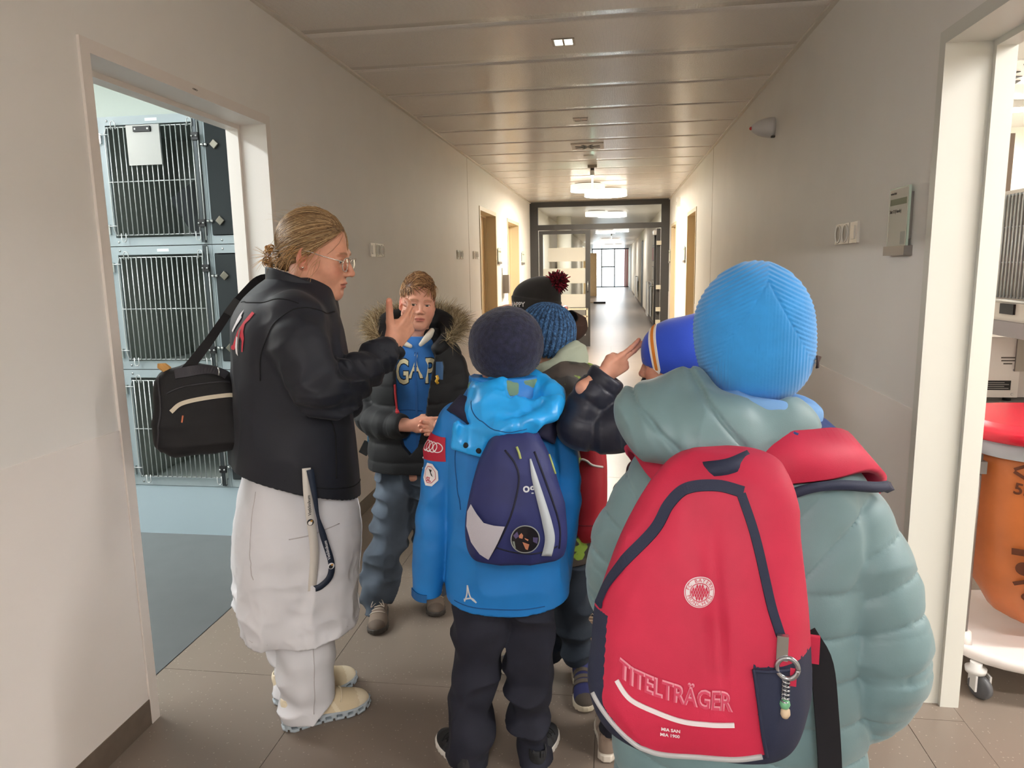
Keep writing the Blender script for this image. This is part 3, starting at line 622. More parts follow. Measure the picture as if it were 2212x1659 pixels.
def cart(loc, label, writing=True):
    t = thing('waste_cart', label, 'waste cart', loc)
    S = [(0.30, 0.27)]
    ring_loft('base', [sq_ring(0, 0, 0.325, 0.275, 0.118, p=2.6), sq_ring(0, 0, 0.335, 0.285, 0.125, p=2.6), sq_ring(0, 0, 0.335, 0.285, 0.15, p=2.6), sq_ring(0, 0, 0.325, 0.275, 0.157, p=2.6), sq_ring(0, 0, 0.30, 0.25, 0.15, p=2.6)], mat('cart_base_plastic', 'D9D3D0', 0.3), t)
    for sx in (-1, 1):
        for sy in (-1, 1):
            c = lathe('caster', [(0.012, 0.082), (0.03, 0.085), (0.032, 0.1), (0.018, 0.106), (0.018, 0.12)], mat('caster_plastic', 'C9C8C6', 0.4), t, 20, Matrix.Translation((sx*0.27, sy*0.2, 0)))
            lathe('wheel', [(0.01, -0.012), (0.034, -0.012), (0.04, -0.006), (0.04, 0.006), (0.034, 0.012), (0.01, 0.012)], mat('wheel_grey', '58595C', 0.35), c, 24, Matrix.Translation((sx*0.27+0.012, sy*0.2-0.012, 0.04)) @ Matrix.Rotation(0.5, 4, 'Z') @ Matrix.Rotation(math.pi/2, 4, 'Y'))
            boxes('fork', [(sx*0.27-0.012, sx*0.27-0.006, sy*0.2-0.03, sy*0.2+0.02, 0.03, 0.085), (sx*0.27+0.03, sx*0.27+0.036, sy*0.2-0.03, sy*0.2+0.02, 0.03, 0.085)], mat('caster_plastic', 'C9C8C6', 0.4), c, 0.002)
    for sx in (-1, 1):
        p = tube('pole', [(sx*0.287, -0.13, 0.155), (sx*0.287, -0.13, 0.80)], 0.014, m_alu, t, 16)
        lathe('pole_socket', [(0.03, 0.15), (0.026, 0.19), (0.018, 0.195)], mat('cart_base_plastic', 'D9D3D0', 0.3), p, 20, Matrix.Translation((sx*0.287, -0.13, 0)))
        box('clamp', sx*0.287-0.02, sx*0.287+0.02, -0.15, -0.11, 0.74, 0.78, mat('clamp_grey', '6F6C6A', 0.4), p, 0.003)
    ring_loft('bag_ring', [sq_ring(0, -0.02, 0.285, 0.25, 0.80, p=2.4), sq_ring(0, -0.02, 0.30, 0.265, 0.86, p=2.4), sq_ring(0, -0.02, 0.27, 0.24, 0.86, p=2.4), sq_ring(0, -0.02, 0.26, 0.23, 0.80, p=2.4)], mat('ring_grey', 'A9AEB4', 0.4), t, caps=False)
    z = [0.84, 0.74, 0.6, 0.45, 0.32, 0.24, 0.2, 0.178]; r = [0.98, 0.99, 0.97, 0.9, 0.76, 0.58, 0.34, 0.08]
    bg = ring_loft('bin_bag', [sq_ring(0, -0.02, 0.268*q, 0.236*q, zz, 64, 2.3, 0.012+0.02*(1-q), i*0.7) for i, (zz, q) in enumerate(zip(z, r))], m_bag, t)
    ring_loft('lid', [sq_ring(0, -0.02, 0.315, 0.28, 0.855, p=2.5), sq_ring(0, -0.02, 0.325, 0.29, 0.862, p=2.5), sq_ring(0, -0.02, 0.325, 0.29, 0.885, p=2.5), sq_ring(0, -0.02, 0.312, 0.277, 0.895, p=2.5), sq_ring(0, -0.02, 0.29, 0.255, 0.898, p=2.5), sq_ring(0, -0.02, 0.27, 0.235, 0.906, p=2.5)], m_lid, t)
    lb = bpy.data.objects['lid'] if False else t.children[-1]
    if writing:
        ink = mat('bag_print', '5A2E18', 0.7)
        def M(x, z, rot=0.0, lean=0.0):
            tt = (0.84-z)/0.66; q = float(np.interp(z, [0.178, 0.2, 0.24, 0.32, 0.45, 0.6, 0.74, 0.84], [0.08, 0.34, 0.58, 0.76, 0.9, 0.97, 0.99, 0.98]))
            q2 = float(np.interp(z+0.02, [0.178, 0.2, 0.24, 0.32, 0.45, 0.6, 0.74, 0.84], [0.08, 0.34, 0.58, 0.76, 0.9, 0.97, 0.99, 0.98]))
            def yf(qq, xx): return -0.02-0.236*qq*max(0.05, (1-abs(xx/(0.268*qq))**2.3))**(1/2.3)
            o = Vector((x, yf(q, x)-0.006, z)); ux = Vector((0.02, yf(q, x+0.02)-yf(q, x), 0)); uy = Vector((0, yf(q2, x)-yf(q, x), 0.02))
            return frame(o, ux, uy) @ Matrix.Rotation(rot, 4, 'Z')
        text('bag_number', '53', 0.052, ink, bg, M(-0.185, 0.705, -0.1), bold=0.001)
        tri = M(-0.19, 0.765)
        for k in range(3):
            bm = bmesh.new(); a = math.pi/2+k*2*math.pi/3
            abox(bm, -0.018, 0.018, -0.005, 0.005, 0, 0.001, tri @ Matrix.Rotation(a, 4, 'Z') @ Matrix.Translation((0, -0.014, 0))); fin('recycling_mark', bm, ink, bg)
        bm = bmesh.new(); abox(bm, -0.03, 0.03, -0.011, 0.011, 0, 0.001, M(-0.165, 0.50, 0.05)); fin('print_bar', bm, ink, bg)
        lathe('print_disc', [(0.024, 0), (0.024, 0.001)], ink, bg, 24, M(-0.155, 0.445))
        bm = bmesh.new(); abox(bm, -0.026, 0.026, -0.007, 0.007, 0, 0.001, M(-0.15, 0.395, 0.5)); fin('print_bar', bm, ink, bg)
        text('print_mark', 'c\u00b7', 0.06, ink, bg, M(-0.125, 0.345, -0.5), bold=0.001)
        bm = bmesh.new(); abox(bm, -0.055, 0.075, -0.05, 0.045, 0.9062, 0.9068, Matrix.Translation((0.0, -0.16, 0)) @ Matrix.Rotation(-0.25, 4, 'Z')); lo = fin('paper_label', bm, mat('paper_white', 'E3DEDA', 0.6), lb)
        text('label_writing', 'Abfall', 0.028, mat('ink_grey', '55504A', 0.7), lo, Matrix.Translation((0.01, -0.165, 0.9072)) @ Matrix.Rotation(-0.25, 4, 'Z'), shear=0.3)
        bm = bmesh.new(); abox(bm, -0.18, -0.09, -0.215, -0.205, 0.9062, 0.9066); fin('lid_slot', bm, mat('lid_dark_red', '8E1626', 0.4), lb)
    return t
cart((1.45, 2.55, 0), 'waste cart with a red lid and orange bag in the right doorway')
cart((-0.84, 7.45, 0), 'red lidded waste cart far along the left wall behind the children', False).scale = (1.135, 1.135, 1.135)
# counter, device, rack with cage, wall cabinet
ct = thing('counter', 'grey worktop counter along the back of the right room', 'counter', (2.6, 3.85, 0))
box('worktop', -0.95, 1.2, -0.42, 0.4, 0.715, 0.755, mat('worktop_grey', '8E8885', 0.4), ct, 0.004); box('cabinet_body', -0.9, 1.2, -0.36, 0.4, 0.08, 0.715, mat('cabinet_white', 'D8D3CB', 0.45), ct, 0.003); box('toe_kick', -0.88, 1.2, -0.31, 0.4, 0, 0.08, m_dark, ct)
for k in range(4): box('drawer_front', -0.88+0.5*k, -0.4+0.5*k, -0.376, -0.36, 0.1, 0.70, mat('cabinet_white', 'D8D3CB', 0.45), ct, 0.003)
dv = thing('lab_device', 'white metal box device with a black rating plate on the worktop', 'appliance', (1.79, 3.6, 0.755))
box('housing', -0.12, 0.085, 0, 0.28, 0.02, 0.305, mat('device_white', 'D5D1CD', 0.4), dv, 0.004); box('side_panel', 0.087, 0.3, 0.01, 0.28, 0.02, 0.16, mat('device_grey', 'B9B4B2', 0.4), dv, 0.004)
for x in (-0.09, 0.06, 0.24): lathe('foot', [(0.018, 0), (0.016, 0.02)], m_black, dv, 16, Matrix.Translation((x, 0.04, 0)))
rp = box('rating_plate', -0.06, 0.052, -0.0015, 0, 0.055, 0.10, m_black, dv)
for k in range(4): box('plate_line', -0.052, 0.044-0.02*(k % 2), -0.002, -0.0014, 0.062+0.009*k, 0.065+0.009*k, mat('plate_print', '9A9A9A', 0.5), rp)
for k, (a, b) in enumerate(((0.0, 0.062), (0.002, 0.06), (0.012, 0.05))):
    box('warning_text', a, b, -0.0015, 0, 0.205-0.014*k, 0.211-0.014*k, mat('ink_grey', '55504A', 0.7), dv)
for z in (0.15, 0.035): lathe('screw', [(0.007, 0), (0.005, 0.002)], m_steel, dv, 12, Matrix.Translation((0.062, 0, z)) @ Matrix.Rotation(math.pi/2, 4, 'X'))
rk2 = thing('rack', 'grey shelf rack carrying a wire cage in the right room', 'rack', (1.95, 3.09, 0))
box('shelf', -0.27, 0.3, -0.55, 0.54, 1.085, 1.15, mat('shelf_grey', '858083', 0.45), rk2, 0.004)
for x in (0.0, 0.27):
    for y in (-0.5,): box('post', x, x+0.03, y, y+0.03, 0, 1.085, m_alu, rk2)
box('wall_mount', -0.1, 0.28, 0.5, 0.535, 0.9, 1.085, m_alu, rk2)
wcg = thing('wire_cage', 'wire fronted cage with blue back standing on the rack shelf', 'cage', (1.95, 3.09, 1.15))
boxes('shell', [(-0.25, 0.28, 0.44, 0.46, 0, 0.56), (-0.25, 0.28, -0.52, -0.5, 0, 0.56), (-0.25, 0.28, -0.5, 0.44, 0.545, 0.56), (-0.25, 0.28, -0.5, 0.44, 0, 0.1)], mat('cage_cream', 'C6C1B8', 0.4), wcg, 0.003)
box('back_sheet', 0.1, 0.12, -0.5, 0.44, 0.1, 0.545, mat('blue_sheet', '27406E', 0.5), wcg)
dd = boxes('door_frame', [(-0.262, -0.252, -0.5, 0.44, 0.1, 0.107), (-0.262, -0.252, -0.5, 0.44, 0.535, 0.542), (-0.262, -0.252, -0.5, 0.44, 0.25, 0.256), (-0.262, -0.252, -0.5, 0.44, 0.4, 0.406)], m_wire, wcg)
bb = None
for k in range(34):
    if bb is None: o = tube('bar', [(-0.266, 0, 0.1), (-0.266, 0, 0.542)], 0.004, m_wire, dd, 6); bb = o.data
    else: o = link(bpy.data.objects.new('bar', bb), dd)
    o.location = (0, -0.49+0.028*k, 0)
box('tag_plate', -0.26, -0.25, 0.25, 0.36, 0.03, 0.075, m_black, wcg, 0.002); tube('low_rail', [(-0.26, 0.43, 0.085), (-0.285, 0.40, 0.09), (-0.285, -0.1, 0.09), (-0.26, -0.12, 0.05)], 0.007, m_steel, wcg)
cb = thing('wooden_board', 'tall narrow brown wooden board on the wall beyond the right jamb', 'board', (2.075, 4.3, 1.43))
wb = mat('walnut_brown', '8A755F', 0.5, var=0.1, vscale=5, stretch=(12, 12, 1))
box('panel', -0.026, 0.026, 0, 0.5, 0, 0.645, wb, cb, 0.003); box('edge_strip', -0.028, 0.028, -0.006, -0.0005, 0, 0.645, mat('walnut_edge', '6E5C4A', 0.5), cb, 0.001); box('wall_batten', 0.026, 0.4, 0.3, 0.34, 0.2, 0.26, wb, cb); box('label_holder', -0.06, -0.03, -0.02, 0.0, -0.03, -0.002, m_white, cb)
rv = thing('air_vent', 'ceiling vent with black diagonal slots in the right room', 'vent', (2.45, 4.9, ZC+0.01))
box('plate', -0.3, 0.3, -0.3, 0.3, -0.008, 0, m_white, rv)
for k in range(8):
    a = math.radians(45*k+15); bm = bmesh.new(); abox(bm, 0.08, 0.26, -0.02, 0.02, -0.011, -0.0075, Matrix.Rotation(a, 4, 'Z')); fin('slot', bm, m_black, rv)
    bm = bmesh.new(); abox(bm, 0.2, 0.28, -0.02, 0.02, -0.011, -0.0075, Matrix.Rotation(a+0.39, 4, 'Z')); fin('slot', bm, m_black, rv)
# ================================================================ IMPLICIT-SURFACE TOOLKIT FOR BODIES AND CLOTHES
A = lambda *v: np.array(v, float)
def smin(a, b, k):
    h = np.clip(0.5+0.5*(b-a)/k, 0, 1); return b*(1-h)+a*h-k*h*(1-h)
def smax(a, b, k): return -smin(-a, -b, k)
def seg_t(p, a, b):
    ax, ay, az = (float(v) for v in a); dx, dy, dz = float(b[0])-ax, float(b[1])-ay, float(b[2])-az
    x, y, z = p[:, 0]-ax, p[:, 1]-ay, p[:, 2]-az; t = np.clip((x*dx+y*dy+z*dz)*(1.0/max(dx*dx+dy*dy+dz*dz, 1e-12)), 0, 1)
    x -= t*dx; y -= t*dy; z -= t*dz
    return np.sqrt(x*x+y*y+z*z), t
def rc(p, a, b, ra, rb):
    d, t = seg_t(p, a, b); return d-(ra+(rb-ra)*t)
def ell(p, c, r, R=None):
    x, y, z = p[:, 0]-float(c[0]), p[:, 1]-float(c[1]), p[:, 2]-float(c[2])
    if R is not None: R = np.asarray(R); x, y, z = [x*float(R[0, k])+y*float(R[1, k])+z*float(R[2, k]) for k in range(3)]
    x, y, z = x/float(r[0]), y/float(r[1]), z/float(r[2]); k0 = np.sqrt(x*x+y*y+z*z)
    x, y, z = x/float(r[0]), y/float(r[1]), z/float(r[2]); k1 = np.sqrt(x*x+y*y+z*z)
    return np.where(k1 > 1e-6, k0*(k0-1)/np.maximum(k1, 1e-6), -float(min(r)))
def rbox(p, c, h, r, R=None):
    q = p-np.asarray(c, float)
    if R is not None: q = q@R
    q = np.abs(q)-(np.asarray(h, float)-r)
    return np.sqrt((np.maximum(q, 0)**2).sum(1))+np.minimum(q.max(1), 0)-r
def rotm(ax, ang):
    return np.array(Matrix.Rotation(ang, 3, ax))
class Tube:
    """smooth tube through points with radii; optional flattening (rb: second radius along 'side')"""
    def __init__(s, pts, rs, n=14):
        S = spline(np.column_stack([np.asarray(pts, float), np.asarray(rs, float)]), n); s.P, s.R = S[:, :3], S[:, 3]
        s.L = np.concatenate([[0], np.cumsum(np.linalg.norm(np.diff(s.P, axis=0), axis=1))])
    def __call__(s, p, arc=False):
        best = np.full(len(p), 1e9); tt = np.zeros(len(p))
        for i in range(len(s.P)-1):
            d, t = seg_t(p, s.P[i], s.P[i+1]); d = d-(s.R[i]+(s.R[i+1]-s.R[i])*t)
            m = d < best; best = np.where(m, d, best); tt = np.where(m, s.L[i]+t*(s.L[i+1]-s.L[i]), tt)
        return (best, tt) if arc else best
class Loft:
    """stack of super-elliptic sections along z. rows: (z, cx, cy, rx, ry)"""
    def __init__(s, rows, n=2.0, yaw=0.0, cap=(True, True), rnd=0.0):
        r = np.asarray(sorted(rows), float); s.T = spline(r, 96); s.T = s.T[np.argsort(s.T[:, 0])]; s.n = n; s.cap = cap; s.rnd = rnd
        s.c, s.s = math.cos(yaw), math.sin(yaw); s.z0, s.z1 = r[0, 0], r[-1, 0]
    def at(s, z):
        return [np.interp(z, s.T[:, 0], s.T[:, k]) for k in (1, 2, 3, 4)]
    def __call__(s, p):
        cx, cy, rx, ry = s.at(p[:, 2]); x, y = p[:, 0]-cx, p[:, 1]-cy; u, v = x*s.c+y*s.s, -x*s.s+y*s.c
        q = (np.abs(u/rx)**s.n+np.abs(v/ry)**s.n)**(1/s.n); d = (q-1)*np.minimum(rx, ry)
        if s.cap[0]: d = smax(d, s.z0-p[:, 2], s.rnd) if s.rnd else np.maximum(d, s.z0-p[:, 2])
        if s.cap[1]: d = smax(d, p[:, 2]-s.z1, s.rnd) if s.rnd else np.maximum(d, p[:, 2]-s.z1)
        return d
_PERM = np.random.RandomState(3).rand(64, 64, 64).astype(np.float32).ravel()
def vnoise(p, f, off=0.0):
    f = np.broadcast_to(np.asarray(f, float), 3); I, T = [], []
    for k in range(3):
        q = p[:, k]*float(f[k])+off; i = np.floor(q); t = (q-i).astype(np.float32); T.append(t*t*(3-2*t)); i = i.astype(np.int32) & 63; I.append((i, (i+1) & 63))
    (x0, x1), (y0, y1), (z0, z1) = I; tx, ty, tz = T; x0, x1, y0, y1 = x0*4096, x1*4096, y0*64, y1*64; g = _PERM.take
    a, b, c, d = x0+y0, x1+y0, x0+y1, x1+y1
    def lx(u, v): e = g(u); return e+(g(v)-e)*tx
    c0 = lx(a+z0, b+z0); c0 += (lx(c+z0, d+z0)-c0)*ty; c1 = lx(a+z1, b+z1); c1 += (lx(c+z1, d+z1)-c1)*ty
    return (c0+(c1-c0)*tz)*2-1
def folds(p, f, amp, off=0.0, warp=0.6):
    """soft ridged cloth wrinkles"""
    f = np.asarray(f, float); w = vnoise(p, f*0.5, off+7.3)
    n = vnoise(p+w[:, None]*warp/np.maximum(f, 1e-6)*0.5, f, off); return amp*(1-2*np.abs(n))
def quilt(t, period, amp, sharp=0.45):
    return amp*(np.abs(np.sin(np.pi*t/period))**sharp-0.6)
_EDG = [((0, 0, 0), (1, 0, 0)), ((0, 1, 0), (1, 1, 0)), ((0, 0, 1), (1, 0, 1)), ((0, 1, 1), (1, 1, 1)),
        ((0, 0, 0), (0, 1, 0)), ((1, 0, 0), (1, 1, 0)), ((0, 0, 1), (0, 1, 1)), ((1, 0, 1), (1, 1, 1)),
        ((0, 0, 0), (0, 0, 1)), ((1, 0, 0), (1, 0, 1)), ((0, 1, 0), (0, 1, 1)), ((1, 1, 0), (1, 1, 1))]
def sdf_arrays(fn, lo, hi, res, proj=1):
    lo = np.asarray(lo, float)-2*res; hi = np.asarray(hi, float)+2*res; B = 4
    nb = np.ceil((hi-lo)/(res*B)).astype(int); n = nb*B+1
    c = np.stack(np.meshgrid(*[(np.arange(k)+0.5)*B*res for k in nb], indexing='ij'), -1).reshape(-1, 3)+lo
    c = np.asfortranarray(c, dtype=np.float32)
    dc = fn(c).reshape(nb); act = np.abs(dc) < B*res*0.87*1.5+2*res
    G = np.repeat(np.repeat(np.repeat(np.sign(dc)*res*B, B, 0), B, 1), B, 2)
    G = np.pad(G, ((0, 1),)*3, mode='edge'); M = np.repeat(np.repeat(np.repeat(act, B, 0), B, 1), B, 2)
    M = np.pad(M, ((0, 1),)*3, mode='edge')
    for ax in range(3):                       # block borders are shared
        Mr = np.roll(M, 1, ax); sl = [slice(None)]*3; sl[ax] = 0; Mr[tuple(sl)] = False; M = M | Mr
    I = np.argwhere(M); P = np.asfortranarray(lo+I*res, dtype=np.float32); out = np.empty(len(P))
    for k in range(0, len(P), 400000): out[k:k+400000] = fn(np.asfortranarray(P[k:k+400000]))
    G[M] = out
    G[0], G[-1], G[:, 0], G[:, -1], G[:, :, 0], G[:, :, -1] = [res]*6
    ins = G < 0
    s = sum(ins[a:n[0]-1+a, b:n[1]-1+b, d:n[2]-1+d].astype(np.int8) for a in (0, 1) for b in (0, 1) for d in (0, 1))
    C = np.argwhere((s > 0) & (s < 8)); V = np.zeros((len(C), 3)); cnt = np.zeros(len(C))
    for a, b in _EDG:
        a, b = np.array(a), np.array(b); va, vb = G[tuple((C+a).T)], G[tuple((C+b).T)]; m = (va < 0) != (vb < 0)
        t = np.where(m, va/np.where(m, va-vb, 1), 0)
        V += m[:, None]*(a+t[:, None]*(b-a)); cnt += m
    V = lo+(C+V/cnt[:, None])*res
    idx = -np.ones(n-1, int); idx[tuple(C.T)] = np.arange(len(C)); F = []
    for ax in range(3):
        o1, o2 = [(1, 2), (2, 0), (0, 1)][ax]
        sl = [slice(1, -1)]*3; a = [slice(1, k-1) for k in n]; b = list(a); a[ax] = slice(0, n[ax]-1); b[ax] = slice(1, n[ax])
        ia, ib = ins[tuple(a)], ins[tuple(b)]; E = np.argwhere(ia != ib)
        if len(E) == 0: continue
        sg = ia[tuple(E.T)]; off = np.ones(3, int); off[ax] = 0; E = E+off
        u, v = np.zeros(3, int), np.zeros(3, int); u[o1] = 1; v[o2] = 1
        q = np.stack([idx[tuple((E-u-v).T)], idx[tuple((E-v).T)], idx[tuple(E.T)], idx[tuple((E-u).T)]], 1)
        q[~sg] = q[~sg][:, ::-1]; F.append(q)
    F = np.vstack(F); F = F[(F >= 0).all(1)]
    for _ in range(proj):
        e = res*0.35; V = np.asfortranarray(V); d = fn(V); g = np.stack([fn(np.asfortranarray(V+np.eye(3)[k]*e))-d for k in range(3)], 1)/e
        gg = (g*g).sum(1); V = V-np.clip(d/np.maximum(gg, 0.3), -res*0.6, res*0.6)[:, None]*g
    return V, F
def to_obj(name, V, F, m, parent=None, cols=None, fmat=None):
    me = bpy.data.meshes.new(name); me.vertices.add(len(V)); me.vertices.foreach_set('co', np.asarray(V, np.float32).ravel())
    k = F.shape[1]; me.loops.add(F.size); me.loops.foreach_set('vertex_index', F.astype(np.int32).ravel())
    me.polygons.add(len(F)); me.polygons.foreach_set('loop_start', np.arange(0, F.size, k, dtype=np.int32)); me.polygons.foreach_set('loop_total', np.full(len(F), k, np.int32))
    me.update(calc_edges=True); me.validate()
    me.polygons.foreach_set('use_smooth', np.ones(len(me.polygons), bool))
    if cols is not None:
        a = me.color_attributes.new('Col', 'FLOAT_COLOR', 'POINT'); a.data.foreach_set('color', np.column_stack([cols, np.ones(len(cols))]).astype(np.float32).ravel())
    for mm in (m if isinstance(m, (list, tuple)) else [m]): me.materials.append(mm)
    if fmat is not None: me.polygons.foreach_set('material_index', fmat.astype(np.int32))
    return link(bpy.data.objects.new(name, me), parent)
def sdf_obj(name, fn, lo, hi, res, m, parent=None, colfn=None, fm=None):
    V, F = sdf_arrays(fn, lo, hi, res)
    cols = colfn(V) if colfn is not None else None
    return to_obj(name, V, F, m, parent, cols, fm(V[F].mean(1)) if fm is not None else None)
def merge(parts):
    Vs, Fs, Cs, o = [], [], [], 0
    for V, F, Cc in parts: Vs.append(V); Fs.append(F+o); Cs.append(Cc); o += len(V)
    return np.vstack(Vs), np.vstack(Fs), np.vstack(Cs)
def basis(fwd, up=(0, 0, 1)):
    """rows: right, forward, up  (local = B @ (p-o))"""
    f = np.asarray(fwd, float); f /= np.linalg.norm(f); r = np.cross(f, up); r /= np.linalg.norm(r); u = np.cross(r, f)
    return np.stack([r, f, u])

# ---------------------------------------------------------------- heads
class Head:
    """local frame: x right of the person, y forward, z up, origin between the ears; s = overall scale (1 = adult)"""
    def __init__(s, o, fwd, sc=1.0, up=(0, 0, 1), child=False, mouth=0.0, jaw=1.0):
        s.o = np.asarray(o, float); s.B = basis(fwd, up); s.sc = sc; s.child = child; s.jaw = jaw
    def loc(s, p): return ((p-s.o)@s.B.T)/s.sc
    def wor(s, q): return s.o+(np.asarray(q, float)*s.sc)@s.B
    def f(s, p):
        q = s.loc(p); x = q[:, 0]; m = q.copy(); m[:, 0] = np.abs(x); j = s.jaw; ch = s.child
        d = ell(q, (0, -0.014, 0.036), (0.0745, 0.094, 0.084))
        d = smin(d, ell(q, (0, 0.024, -0.028), (0.060*j, 0.066, 0.086)), 0.035)
        d = smin(d, ell(m, (0.036*j, 0.052, -0.034), (0.03, 0.032, 0.034)), 0.03)
        d = smin(d, rc(m, (0.052*j, -0.004, -0.058), (0.016, 0.066, -0.094), 0.014, 0.016), 0.035)
        d = smin(d, ell(q, (0, 0.072, -0.097), (0.02, 0.017, 0.016)), 0.03)
        d = smin(d, ell(m, (0.024, 0.079, 0.021), (0.026, 0.012, 0.009)), 0.018)              # brow
        d = smax(d, -ell(m, (0.031, 0.104, 0.000), (0.019, 0.022, 0.0125)), 0.018)           # eye sockets
        lid = ell(m, (0.0315, 0.0735, -0.001), (0.0168, 0.0150, 0.0130)); d = smin(d, lid, 0.005)
        slit = ell(m, (0.0315, 0.090, -0.0022), (0.0128, 0.02, 0.0036)); d = smax(d, -slit, 0.0015)
        nb = rc(q, (0, 0.086, 0.010), (0, 0.106 if ch else 0.110, -0.027), 0.0072, 0.0082)
        nb = smin(nb, ell(q, (0, 0.106 if ch else 0.1105, -0.031), (0.0105, 0.0095, 0.0085)), 0.006)
        nb = smin(nb, ell(m, (0.0115, 0.098, -0.0345), (0.0085, 0.011, 0.0075)), 0.006)
        d = smin(d, nb, 0.010)
        d = smax(d, -ell(m, (0.0062, 0.1035, -0.0425), (0.0036, 0.0060, 0.0035)), 0.003)     # nostrils
        d = smin(d, ell(q, (0, 0.083, -0.064), (0.026, 0.0135, 0.019)), 0.012)              # muzzle
        up = ell(m, (0.0075, 0.0925, -0.0605), (0.0165, 0.0075, 0.0050)); lo = ell(q, (0, 0.0915, -0.0712), (0.0185, 0.0078, 0.0055))
        d = smin(d, smin(up, lo, 0.001), 0.004)
        cut = ell(q, (0, 0.097, -0.0655+0.0), (0.0235, 0.0135, 0.0008)); d = smax(d, -cut, 0.002)
        d = smax(d, -ell(q, (0, 0.0995, -0.0815), (0.016, 0.009, 0.0045)), 0.008)
        ear = ell(m, (0.0765, -0.012, -0.006), (0.009, 0.0185, 0.031), rotm('Z', -0.35)@rotm('X', 0.15))
        ear = smax(ear, -ell(m, (0.0835, -0.005, -0.003), (0.009, 0.0105, 0.019), rotm('Z', -0.35)), 0.004)
        ear = smin(ear, ell(m, (0.0765, -0.004, -0.032), (0.006, 0.009, 0.009)), 0.006)
        d = smin(d, ear, 0.006)
        return d*s.sc
    def col(s, V, skin, lip, brow, blush=0.25):
        q = s.loc(V); x = np.abs(q[:, 0]); y, z = q[:, 1], q[:, 2]; skin, lip, brow = [np.array(hexc(c)) for c in (skin, lip, brow)]
        c = np.repeat(skin[None], len(V), 0)
        red = np.array(hexc('D0705F'))
        w = np.clip(1-np.sqrt(((x-0.045)/0.03)**2+((z+0.03)/0.03)**2), 0, 1)*(y > 0.02)*blush
        w = np.maximum(w, np.clip(1-np.sqrt((x/0.018)**2+((z+0.03)/0.016)**2+((y-0.112)/0.02)**2), 0, 1)*blush)
        w = np.maximum(w, (x > 0.072)*0.35*(np.abs(z) < 0.045)*(np.abs(y+0.012) < 0.03))
        c = c*(1-w[:, None])+red*w[:, None]
        inl = ((x/0.0235)**2+((z+0.0660)/(0.0098))**2 < 1) & (y > 0.078); ww = np.where(inl, 0.75, 0.0)
        c = c*(1-ww[:, None])+lip*ww[:, None]
        bz = 0.0205+0.0035*np.sin(np.clip((x-0.013)/0.036, 0, 1)*np.pi); be = np.clip(1-((z-bz)/0.0042)**2, 0, 1)*(x > 0.012)*(x < 0.05)*(y > 0.045)*0.75
        c = c*(1-be[:, None])+brow*be[:, None]
        lash = np.clip(1-((z-0.0032+((x-0.0315)/0.018)**2*0.004)/0.0022)**2, 0, 1)*(np.abs(x-0.0315) < 0.0155)*(y > 0.06)*0.7
        c = c*(1-lash[:, None])+brow*0.35*lash[:, None]
        return c
    def eyes(s, parent, iris, look=(0, 1, 0)):
        lk = np.asarray(look, float); lk /= np.linalg.norm(lk); base = np.array(hexc('E6DED8'))
        for sx in (-1, 1):
            c = np.array([sx*0.0315, 0.0735, -0.002]); r = 0.0128; n = 20
            th = np.linspace(0, np.pi, n); V, F = [], []
            a = basis(lk)
            for i, t in enumerate(th):
                for k in range(24):
                    ph = 2*np.pi*k/24; v = np.array([np.sin(t)*np.cos(ph), np.cos(t), np.sin(t)*np.sin(ph)]); V.append(s.wor(c+r*(v@a)))
            V = np.array(V); F = np.array([[i*24+k, (i+1)*24+k, (i+1)*24+(k+1) % 24, i*24+(k+1) % 24] for i in range(n-1) for k in range(24)])
            tt = np.repeat(th, 24); cols = np.where((tt < 0.24)[:, None], np.array([0.004, 0.004, 0.004]), np.where((tt < 0.52)[:, None], np.array(hexc(iris)), base))
            to_obj('eye', V, F, mat('eyeball', (0.8, 0.8, 0.8), 0.08, attr='Col'), parent, cols)
